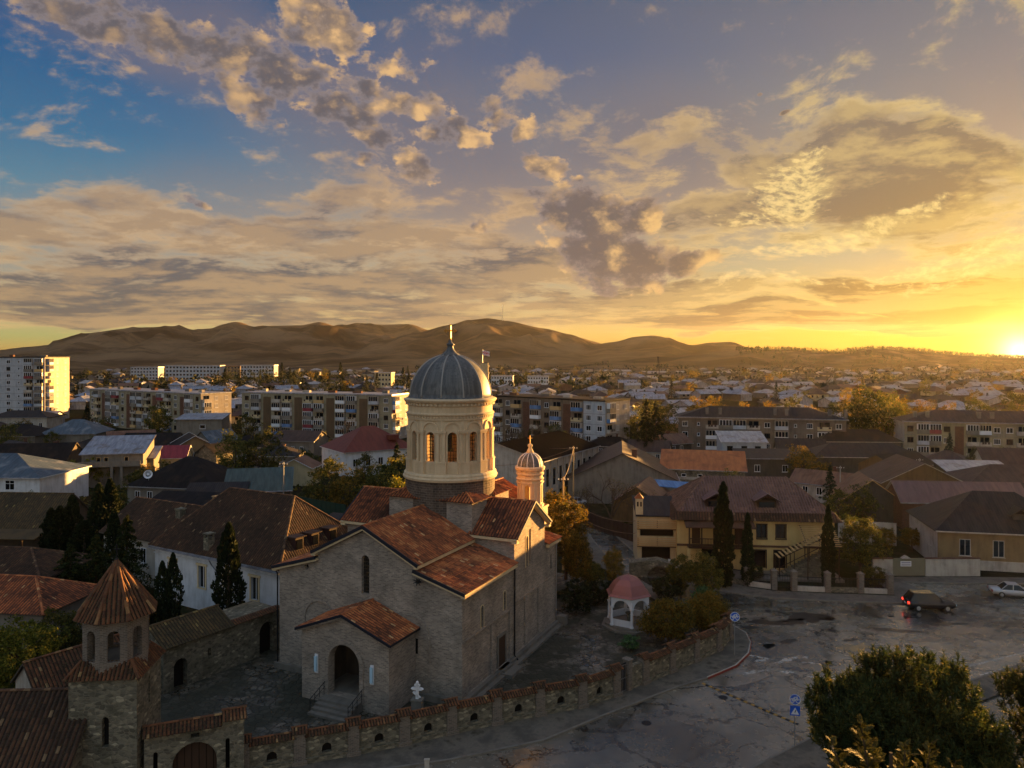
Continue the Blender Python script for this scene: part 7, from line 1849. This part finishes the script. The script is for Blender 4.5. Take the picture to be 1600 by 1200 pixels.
def bare(name, label, H, W, seed, leaves=300):
    rg = random.Random(seed); m = MB(); tips = []
    def grow(p, d, L, r, lv):
        q = p + d * L * .55 + rv(rg) * L * .05; e = p + d * L
        m.tube([p, q, e], [r, r * .8, r * .55], 4, caps=False)
        if lv == 0: tips.append(e); return
        for k in range(rg.choice((3, 4)) if lv > 1 else 4):
            nd = (d + rv(rg) * .75 + UP * .12).normalized(); grow(p + d * L * rg.uniform(.6, 1.0), nd, L * rg.uniform(.55, .75), r * .52, lv - 1)
    for k in range(4):
        a = k * 1.57 + rg.uniform(-.4, .4); grow(Vector((0, 0, H * .16)), Vector((math.cos(a) * .55, math.sin(a) * .55, 1)).normalized(), H * .32, H * .014, 3)
    m.tube([(0, 0, 0), (0, 0, H * .2)], [H * .022, H * .018], 6)
    Q = []; T = []
    for i in range(leaves):
        Q.append(leaf(rg.choice(tips) + rv(rg) * H * .05, rg, H * .02)); T.append(rg.random() * .7)
    return finish(name, label, 'tree', leaf_mesh('crown', Q, T, LEAF['autumn']), m)
def pine_big(name, label, H, W, zlow, nt, seed):
    """broad pine crown of needle tufts that point up and out"""
    rg = random.Random(seed); Q = []; T = []; m = MB(); C0 = Vector((0, 0, zlow + (H - zlow) * .42))
    m.tube([(0, 0, 0), (.2, 0, zlow), (.1, .1, H * .85)], [.32, .26, .1], 8)
    nc = nt // 17
    for c in range(nc):
        d = rv(rg); d.z = abs(d.z) if rg.random() < .82 else d.z * .7; d.normalize()
        kk = rg.uniform(.22, 1.0) ** .5 * (.96 + .30 * noise.noise(d * 1.5 + Vector((seed, 1, 0))))
        cc = C0 + Vector((d.x * W / 2 * kk, d.y * W / 2 * kk, d.z * (H - C0.z) * kk)); cr = rg.uniform(.7, 1.25); cb = rg.uniform(-.12, .12)
        if c % 3 == 0: m.tube([Vector((.1, .05, max(zlow * .8, cc.z - 2.2))), (cc + C0) / 2 - UP * .3, cc], [.09, .06, .025], 4, caps=False)
        for k in range(17):
            v = (rv(rg) + d * .5 + UP * .35).normalized(); p = cc + Vector((v.x, v.y, v.z * .8)) * cr * rg.uniform(.5, 1.0)
            ax = (v * .5 + UP * 1.0 + rv(rg) * .25).normalized(); bt = cb + rg.uniform(-.15, .15); L = rg.uniform(.45, .95)
            for i in range(44):
                t = rg.random(); o = p + ax * (t * L - .2); nd = (rv(rg) + ax * .8).normalized(); s = rg.uniform(.16, .30); sd = nd.cross(rv(rg)).normalized() * .028
                Q.append((o - sd, o + sd, o + nd * s + sd * .4, o + nd * s - sd * .4)); T.append(min(1, max(0, .42 + bt + rg.gauss(0, .15))))
    return finish(name, label, 'tree', leaf_mesh('crown', Q, T, LEAF['pine']), m)
def thuja_big(name, label, H, leaders, seed):
    """feathery cypress whose arching leaders carry flat drooping sprays"""
    rg = random.Random(seed); Q = []; T = []; m = MB(); m.tube([(0, 0, 0), (0, 0, H - 1.2)], [.22, .06], 7)
    def spray(p, d, L):
        d = d.normalized(); sd = d.cross(UP); sd = sd.normalized() if sd.length > .1 else Vector((1, 0, 0)); n = sd.cross(d)
        for j in range(16):
            t = (j + 1) / 16; c = p + d * L * t - UP * .28 * L * t * t
            for s in (-1, 1):
                l = L * .42 * (1 - t * .75) * rg.uniform(.7, 1.2); e = c + (sd * s * .8 + d * .75 + n * rg.uniform(-.25, .25)) * l; wv = (e - c).cross(n).normalized() * .024
                mid = c.lerp(e, .5); q = Vector((0, 0, -l * .12))
                Q.append((c, mid + wv + q * .3, e + q, mid - wv + q * .3)); T.append(min(1, max(0, .35 + .4 * t + rg.gauss(0, .16))))
    for (x, y, z, nb, L0, lean) in leaders:
        tip = Vector((x, y, z)); base = Vector((x * .35, y * .35, z - 4.4))
        m.tube([base, base.lerp(tip, .6), tip], [.07, .04, .01], 5, caps=False)
        for b in range(nb):
            u = (b + .5) / nb; p = base.lerp(tip, u); a = b * 2.399 + rg.uniform(-.4, .4); L = L0 * (1 - u) ** .7 + .22
            d = Vector((math.cos(a) + lean, math.sin(a), .75 + .5 * u)); spray(p, d, L * rg.uniform(.75, 1.15))
            for q in (.4, .75): spray(p + d.normalized() * L * q * .6, d + rv(rg) * .6, L * .6)
    return finish(name, label, 'tree', leaf_mesh('crown', Q, T, LEAF['thuja']), m)
def settle(t, px, Y, rz=0.0, sc=None, z=0.0, label=None, first=False, group=None):
    loc = (xat(px, Y), Y, z)
    if first:
        t.location = loc; t.rotation_euler = (0, 0, rz)
        if sc: t.scale = sc if isinstance(sc, tuple) else (sc,) * 3
        if label: t['label'] = label
        if group: t['group'] = group
        return t
    return dup(t, loc, rz, sc, label, group)

# ---- foreground, lower right
settle(pine_big('pine_tree', 'large dark pine with upward needle tufts in the lower right corner', 11.0, 8.9, 3.0, 3600, 3), 1428, 38.5, first=True)
settle(thuja_big('cypress_tree', 'feathery golden-green cypress with arching sprays in front of the large pine', 14.6, [(-1.05, 0, 14.55, 34, 1.25, -.1), (-1.9, .3, 13.7, 26, 1.2, -.3), (.45, -.1, 13.75, 30, 1.35, .1), (1.5, .2, 13.65, 30, 1.3, .25), (-.4, .5, 13.5, 26, 1.3, 0), (2.4, .3, 13.0, 24, 1.1, .3), (.9, .8, 13.2, 24, 1.2, .0)], 5), 1392, 26.2, first=True)
settle(pine_big('pine_tree', 'dark pine cut by the right edge beside the large pine', 10.0, 7.5, 2.8, 1800, 9), 1684, 40.0, first=True)
# ---- beside the church
b1 = broadleaf('round_shrub', 'large round orange-green shrub against the churchyard wall beside the gazebo', 'autumn', 4.2, 5.6, 300, 60, .17, 11, z0=.06, cat='shrub', irr=.3)
settle(b1, 1043, 71.8, first=True)
settle(b1, 1106, 74.2, 1.3, (.80, .8, .98), label='smaller round orange-green shrub nearest the pavement corner')
sh = broadleaf('small_shrub', 'fresh green low shrub behind the two round orange shrubs', 'green', 2.6, 3.0, 60, 50, .18, 12, z0=.1, cat='shrub'); settle(sh, 1098, 77.5, first=True, sc=(1, 1, 1.35))
settle(sh, 985, 70.0, .7, (.7, .7, .5), label='low dark green shrub at the foot of the round orange shrub')
o1 = broadleaf('garden_tree', 'rounded olive-brown tree in front of the yellow house', 'olive', 6.6, 5.0, 200, 60, .19, 13, z0=.16); settle(o1, 1101, 82.0, first=True, sc=(.74, .74, .90))
settle(o1, 1064, 85.5, 2.0, (.7, .7, .72), label='smaller olive tree left of the rounded tree before the yellow house')
a1 = broadleaf('autumn_tree', 'tall orange-green autumn tree close to the east end of the church', 'autumn', 10.2, 6.2, 220, 60, .22, 14, z0=.2); settle(a1, 884, 92, first=True)
settle(a1, 902, 86, 1.1, (.62, .62, .72), label='shorter orange tree beside the church corner')
settle(a1, 868, 101, 2.2, (.8, .8, .95), label='yellowing tree behind the bell turret')
settle(a1, 958, 87.5, 3.0, (.42, .42, .50), label='small golden tree left of the gazebo')
settle(o1, 925, 88.0, .4, (.6, .6, .5), label='low dark bush between church and golden tree')
c1 = cypress('cypress', 'tallest slim dark cypress standing before the yellow house', 'dark', 12.2, 2.1, 5200, .30, 15); settle(c1, 1130, 88.5, first=True)
settle(c1, 1168, 89.2, .5, (.62, .62, .70), label='slim cypress before the yellow house ground floor, second from left')
settle(c1, 1294, 88.6, .9, (.66, .66, .78), label='slim cypress beside the outside stair of the yellow house')
settle(broadleaf('green_tree', 'dense dark green tree at the right corner of the yellow house', 'olive', 8.0, 5.4, 200, 55, .2, 16, z0=.1), 1345, 92.5, first=True)
settle(o1, 1366, 88.2, .9, (.62, .62, .40), label='low green bush at the end of the garden fence')
settle(a1, 1384, 104, .9, (.5, .5, .36), label='orange-red bush behind the white yard fence')
settle(a1, 1425, 105, 1.9, (.55, .55, .34), label='brown bush leaning on the white side wall')
settle(cypress('cypress', 'dark cypress with two tops against the white house wall', 'dark', 7.9, 2.3, 3800, .26, 17, twin=True), 262, 73.5, first=True)
settle(cypress('cypress', 'dark pointed cypress rising in front of the white house', 'dark', 11.0, 2.5, 5200, .28, 18), 357, 72.5, first=True)
settle(broadleaf('leafy_tree', 'yellow-green leafy tree at the left edge behind the bell tower', 'lime', 6.4, 6.4, 210, 65, .2, 19, z0=.15), 28, 60, first=True)
settle(broadleaf('leafy_tree', 'dim green tree low at the left edge between tiled roofs', 'olive', 5.0, 5.0, 100, 50, .22, 20, z0=.15), 95, 66, first=True)
k1 = cypress('cypress', 'dark columnar conifer, tallest of the clump left of the white house', 'dark', 11.0, 2.6, 4200, .3, 21)
for i, (px, Y, s, lb) in enumerate(((172, 98, (1, 1, 1), None), (155, 99, (1, 1, .93), 'dark columnar conifer just left of the tallest in the clump'), (113, 97, (.9, .9, .83), 'columnar conifer with gilded tip in the middle of the clump'), (94, 95, (1.1, 1.1, .74), 'broad columnar conifer in the dark clump behind the tiled hip roofs'), (80, 96, (.9, .9, .70), 'leftmost columnar conifer of the dark clump'), (178, 90, (.8, .8, .78), 'columnar conifer with gold-green tip nearest the pointed tower roof'), (132, 94, (1.3, 1.3, .6), 'squat dark conifer filling the middle of the clump'))):
    settle(k1, px, Y, i * .7, s, label=lb, first=(i == 0))
d1 = conifer('spruce', 'spreading dark spruce beside the left end of the white house', 'pine', 9.5, 6.5, 5200, .34, 22); settle(d1, 198, 84, first=True)
settle(d1, 150, 86, 1.0, (.9, .9, .72), label='dark spruce below the columnar conifers')
settle(d1, 110, 84, 2.0, (.95, .95, .66), label='dark spruce between the columnar conifers and the orange-brown hip roof')
dk = broadleaf('dark_bush', 'dark bush under the two-topped cypress', 'dark', 3.2, 3.6, 70, 50, .22, 23, z0=.05, cat='shrub'); settle(dk, 235, 75, first=True)
settle(dk, 300, 70.5, 1, .9, label='dark bush between the two cypresses by the white house')
settle(dk, 410, 73.5, 2, .75, label='dark bush at the church corner below the white house')
settle(dk, 205, 72, 3, (1.5, 1.5, 1.1), label='dark bush behind the bell tower roof')
settle(dk, 900, 80, 3, (1.2, 1.2, 1.0), label='dark bush at the far corner of the church')
settle(dk, 935, 83, 1, (1.1, 1.1, .8), label='dark bush behind the courtyard, left of the gazebo')
settle(dk, 1042, 84.5, 1, (1.1, 1.1, .8), label='dark bush right behind the gazebo')
settle(dk, 1180, 92, 1, (1.0, .6, .5), label='low dark bush on the yellow house terrace')
bt = bare('bare_tree', 'bare brown tree in front of the big grey gable', 10.0, 8, 24); settle(bt, 955, 118, first=True)
settle(bt, 1000, 116, 1.2, .8, label='smaller bare brown tree left of the chimneyed annex')
settle(bt, 915, 121, 2.1, .75, label='bare brown tree beside the pilastered building')
# ---- mid distance trees
mo = broadleaf('olive_tree', 'olive', 'olive', 8.5, 7.0, 90, 34, .34, 31, z0=.18)
ma = broadleaf('autumn_tree', 'autumn', 'autumn', 8.5, 7.0, 90, 34, .34, 32, z0=.18)
ml = broadleaf('lime_tree', 'lime', 'lime', 7.5, 6.6, 80, 34, .34, 33, z0=.15)
mdk = broadleaf('dark_tree', 'dark', 'olive', 8.0, 6.4, 80, 30, .36, 34, z0=.15)
mc = conifer('dark_conifer', 'dark', 'dark', 10, 4.6, 2200, .42, 35)
mb_ = bare('bare_tree', 'bare', 9.0, 7, 36, 160)
MID = [(mo, 368, 152, 1.35, 'big rounded olive-gold tree, left one of the pair below the ochre flats'), (mo, 408, 150, 1.42, 'big rounded olive-gold tree, right one of the pair below the ochre flats'),
       (mo, 515, 128, 1.15, 'olive tree in front of the white wall under the red roof'), (ma, 546, 122, 1.05, 'autumn tree below the big red roof'), (mo, 580, 118, 1.0, 'olive tree between the stone base wall and the dome drum'), (mo, 618, 122, 1.3, 'taller dark olive tree beside the drum'), (ml, 632, 112, 1.25, 'yellow-lit tree touching the left side of the drum'), (mc, 620, 140, 1.1, 'small dark conifer behind the tree beside the drum'),
       (ml, 110, 154, .75, 'yellow-green bush left of the stilt house posts'), (ml, 138, 155, .85, 'yellow-green bush below the stilt house, middle of three'), (ml, 166, 156, .7, 'yellow-green bush nearest the stilt house posts'), (ma, 228, 152, .62, 'rusty bush below the maroon roof'), (mo, 262, 158, .6, 'dull green bush below the maroon roof cottage'), (mo, 215, 147, .6, 'green bush right of the stilt house posts'),
       (mdk, 250, 238, 1.35, 'leafy tree before the grey flats'), (mdk, 168, 236, .9, 'dark bushy tree at the left of the grey flats'), (mo, 10, 205, 1.0, 'green tree under the tower block'), (mo, 385, 228, 1.1, 'green tree between the grey flats and the ochre flats'), (mb_, 540, 226, 1.1, 'bare tree before the ochre flats, right one'), (mb_, 430, 214, 1.0, 'bare tree before the ochre flats, left one'), (mo, 480, 170, .7, 'low olive tree beside the beige garage'),
       (mb_, 800, 192, 1.35, 'bare dark tree before the brown flats, nearest the dome'), (mb_, 832, 190, 1.4, 'bare dark tree before the brown flats, second from the dome'), (mdk, 866, 186, 1.2, 'dark tree before the middle of the brown flats'), (mb_, 896, 188, 1.2, 'bare dark tree before the right half of the brown flats'), (ml, 778, 128, .8, 'yellow-green tree at the right side of the drum'), (mdk, 905, 172, .8, 'dark bush at the foot of the brown flats end wall'),
       (ma, 1256, 158, 1.0, 'round golden tree before the three-storey flats'), (ma, 1292, 160, .55, 'small rusty bush right of the round golden tree'),
       (mc, 1010, 190, 1.6, 'tall dark conifer right of the brown flats'), (mc, 1024, 200, 1.5, 'dark conifer beside the road right of the brown flats'), (mdk, 1000, 205, 1.5, 'dark tree close to the white end wall'), (mo, 1038, 232, 1.4, 'olive tree left of the hip-roofed three-storey flats'), (mdk, 1016, 232, 1.6, 'dark tree rising behind the conifers beside the white end wall'),
       (ma, 1095, 244, 1.6, 'golden tree behind the left end of the three-storey flats'), (ma, 1112, 250, 1.6, 'second golden tree behind the left end of the three-storey flats'), (ma, 1168, 250, 1.35, 'golden tree behind the middle of the three-storey flats'), (ma, 1205, 246, 1.4, 'golden tree behind the three-storey flats, third along'), (mo, 1236, 250, 1.3, 'olive-gold tree behind the three-storey flats'), (ma, 1268, 246, 1.25, 'rusty tree behind the right part of the three-storey flats'), (mo, 1300, 240, 1.4, 'olive tree behind the right end of the three-storey flats'),
       (mdk, 1345, 222, 2.0, 'dark tree in the grove between the two hip-roofed flats, leftmost'), (mo, 1368, 226, 2.0, 'olive tree in the grove between the hip-roofed flats'), (mdk, 1388, 214, 1.9, 'dark tree at the left gable of the glowing flats'), (ma, 1338, 250, 1.9, 'rusty tree rising behind the grove'), (ma, 1395, 246, 1.6, 'autumn tree above the roof of the glowing flats'), (ma, 1440, 240, 1.5, 'orange tree behind the ridge of the glowing flats, left'), (ma, 1480, 244, 1.4, 'orange tree behind the ridge of the glowing flats, middle'), (mo, 1530, 240, 1.5, 'hazy tree behind the ridge of the glowing flats, right'), (mo, 1590, 246, 1.7, 'hazy tree in the sun glow at the right edge'),
       (mo, 1310, 120, .7, 'green hedge tree behind the yellow house roof'), (ml, 1330, 112, .5, 'low yellow-green bush right of the yellow house'), (mdk, 1040, 110, .6, 'dark bush behind the annex'), (mo, 1185, 138, .6, 'olive bush behind the ridge of the yellow house')]
used = set()
for i, (t, px, Y, s, lb) in enumerate(MID):
    settle(t, px, Y, rnd.uniform(0, 6), (s * rnd.uniform(.92, 1.08), s * rnd.uniform(.92, 1.08), s), label=lb, first=(t.name not in used)); used.add(t.name)
# more garden trees between the roofs
gn = 0; tries = 0
GL = {mo.name: 'olive-green garden tree between the dark roofs of the back lanes', mdk.name: 'dark garden tree between the dark roofs of the back lanes', mb_.name: 'bare garden tree between the dark roofs of the back lanes', mc.name: 'dark conifer between the dark roofs of the back lanes'}
while gn < 46 and tries < 900:
    tries += 1; Y = rnd.uniform(118, 236); px = rnd.uniform(-20, 1620); x = xat(px, Y)
    if abs(x - 8) < 11 and Y < 170: continue
    if 640 < px < 760 or not free(x, Y, 5.0): continue
    t = rnd.choice((mo, mdk, mdk, mc, mb_)); s = rnd.uniform(.5, .85); gn += 1
    settle(t, px, Y, rnd.uniform(0, 6), (s, s, s * rnd.uniform(.85, 1.15)), label=GL[t.name], group=GL[t.name].replace('tree', 'trees').replace('conifer', 'conifers'))
# ---- trees of the plain
fo = broadleaf('plain_tree', 'far', 'olive', 8, 7, 34, 16, .62, 51, z0=.1); fa = broadleaf('plain_tree', 'far', 'autumn', 8, 7, 34, 16, .62, 52, z0=.1); fd = conifer('plain_conifer', 'far', 'dark', 11, 5, 700, .7, 53); fk = broadleaf('plain_tree', 'far', 'dark', 8, 8, 34, 16, .66, 54, z0=.05)
LBL = {fo.name: ('small olive tree among the town houses', 'olive trees among the town houses'), fa.name: ('small rust-coloured tree among the town houses', 'rust-coloured trees among the town houses'), fd.name: ('small dark conifer among the town houses', 'conifers among the town houses'), fk.name: ('small dark tree among the town houses', 'dark trees among the town houses')}
used = set(); n = 0
def far_tree(t, px, Y, s):
    lb, gr = LBL[t.name]
    settle(t, px, Y, rnd.uniform(0, 6), (s, s, s * rnd.uniform(.85, 1.2)), label=lb, group=gr, first=(t.name not in used)); used.add(t.name)
for i in range(26): far_tree(rnd.choice((fd, fk, fk)), rnd.uniform(345, 480), rnd.uniform(520, 640), rnd.uniform(1.2, 1.7))
for i in range(12): far_tree(rnd.choice((fd, fk)), rnd.uniform(480, 640), rnd.uniform(440, 560), rnd.uniform(1.0, 1.5))
far_tree(fd, 532, 520, 1.9); far_tree(fd, 630, 560, 1.7); far_tree(fa, 585, 330, 1.5); far_tree(fa, 570, 380, 1.3)
tries = 0
while n < 215 and tries < 4000:
    tries += 1
    Y = 240 + 760 * rnd.random() ** 1.1; px = rnd.uniform(-30, 1640); x = xat(px, Y)
    if not free(x, Y, 2.6): continue
    right = px > 900
    far_tree(rnd.choice((fo, fa, fa, fo, fd) if right else (fo, fk, fo, fd, fa)), px, Y, rnd.uniform(.7, 1.25)); n += 1
# off to the right of the view the same gardens and avenues go on along the streets, between the town and the low sun
for i in range(16):
    far_tree(rnd.choice((fo, fa)), rnd.uniform(1640, 1960), rnd.uniform(190, 300), rnd.uniform(1.3, 1.7))
# the wood on the low right-hand ridge, one mass of small pines
def ridge_wood():
    rg = random.Random(77); Q = []; T = []
    for i in range(1700):
        px = rg.uniform(1150, 1680)
        if i < 1050:
            Y = 1750 + rg.uniform(-60, 30)
            if rg.random() < .25 and px < 1300: continue
        else:
            Y = rg.uniform(1450, 1740)
            if noise.noise(Vector((px / 90, Y / 120, 2))) < .05: continue
        x = xat(px, Y); z = terrain(x, Y); H = rg.uniform(4, 9.5); W = H * rg.uniform(.6, 1.0)
        for k in range(11):
            u = rg.random(); a = rg.uniform(0, 6.3); r = W / 2 * (1 - u * .75)
            Q.append(leaf(Vector((x + math.cos(a) * r * .6, Y + math.sin(a) * r * .6, z - 1 + H * (.0 + .95 * u))), rg, H * .36, .7)); T.append(rg.random() * .8)
    me = leaf_mesh('ridge_wood', Q, T, LEAF['dark']); o = bpy.data.objects.new('ridge_wood', me); col.objects.link(o); o['kind'] = 'stuff'
ridge_wood()
def plain_scrub():
    rg = random.Random(78); Q = []; T = []
    for i in range(3300):
        px = rg.uniform(650, 1690) if i < 1300 else rg.uniform(-60, 1690); Y = rg.uniform(930, 1500) if i < 1300 else rg.uniform(560, 1000); x = xat(px, Y)
        if noise.noise(Vector((x / 110, Y / 70, 7))) < -.02: continue
        z = terrain(x, Y); H = rg.uniform(2.5, 8)
        for k in range(8):
            u = rg.random(); a = rg.uniform(0, 6.3); r = H * .5
            Q.append(leaf(Vector((x + math.cos(a) * r, Y + math.sin(a) * r, z + H * u * .9)), rg, H * .5, .7)); T.append(rg.random() * .8)
    me = leaf_mesh('far_bushes', Q, T, LEAF['dark']); o = bpy.data.objects.new('far_bushes', me); col.objects.link(o); o['kind'] = 'stuff'
plain_scrub()
def scrub():
    """rough grass and weeds in the yards of the near blocks"""
    rg = random.Random(5); Q = []; T = []
    for i in range(9000):
        px = rg.uniform(-60, 1660); Y = rg.uniform(95, 225); x = xat(px, Y)
        if 10 < x < 60 and Y < 118: continue
        if abs(x - 8) < 9 and Y < 165: continue
        c = Vector((x, Y, rg.uniform(.05, .5))); Q.append(leaf(c, rg, rg.uniform(.5, 1.2), .7)); T.append(rg.random())
    me = leaf_mesh('weeds', Q, T, LEAF['olive']); o = bpy.data.objects.new('weeds', me); col.objects.link(o); o['kind'] = 'stuff'
scrub()
# ---- the air between: one even haze round the whole scene
def haze():
    m = MB(); m.box((300, 1950, -1.5), (6400, 4900, 192)); 
    mt = bpy.data.materials.new('haze_air'); mt.use_nodes = True; n = NT(mt.node_tree)
    out = n.new('ShaderNodeOutputMaterial')
    v = n.new('ShaderNodeVolumePrincipled', {'Color': (.92, .88, .82, 1), 'Density': HAZE_D, 'Anisotropy': 0.6})
    n.t.links.new(v.outputs[0], out.inputs['Volume'])
    o = m.build('haze', mt); o['kind'] = 'stuff'
HAZE_D = 0.000014
haze()
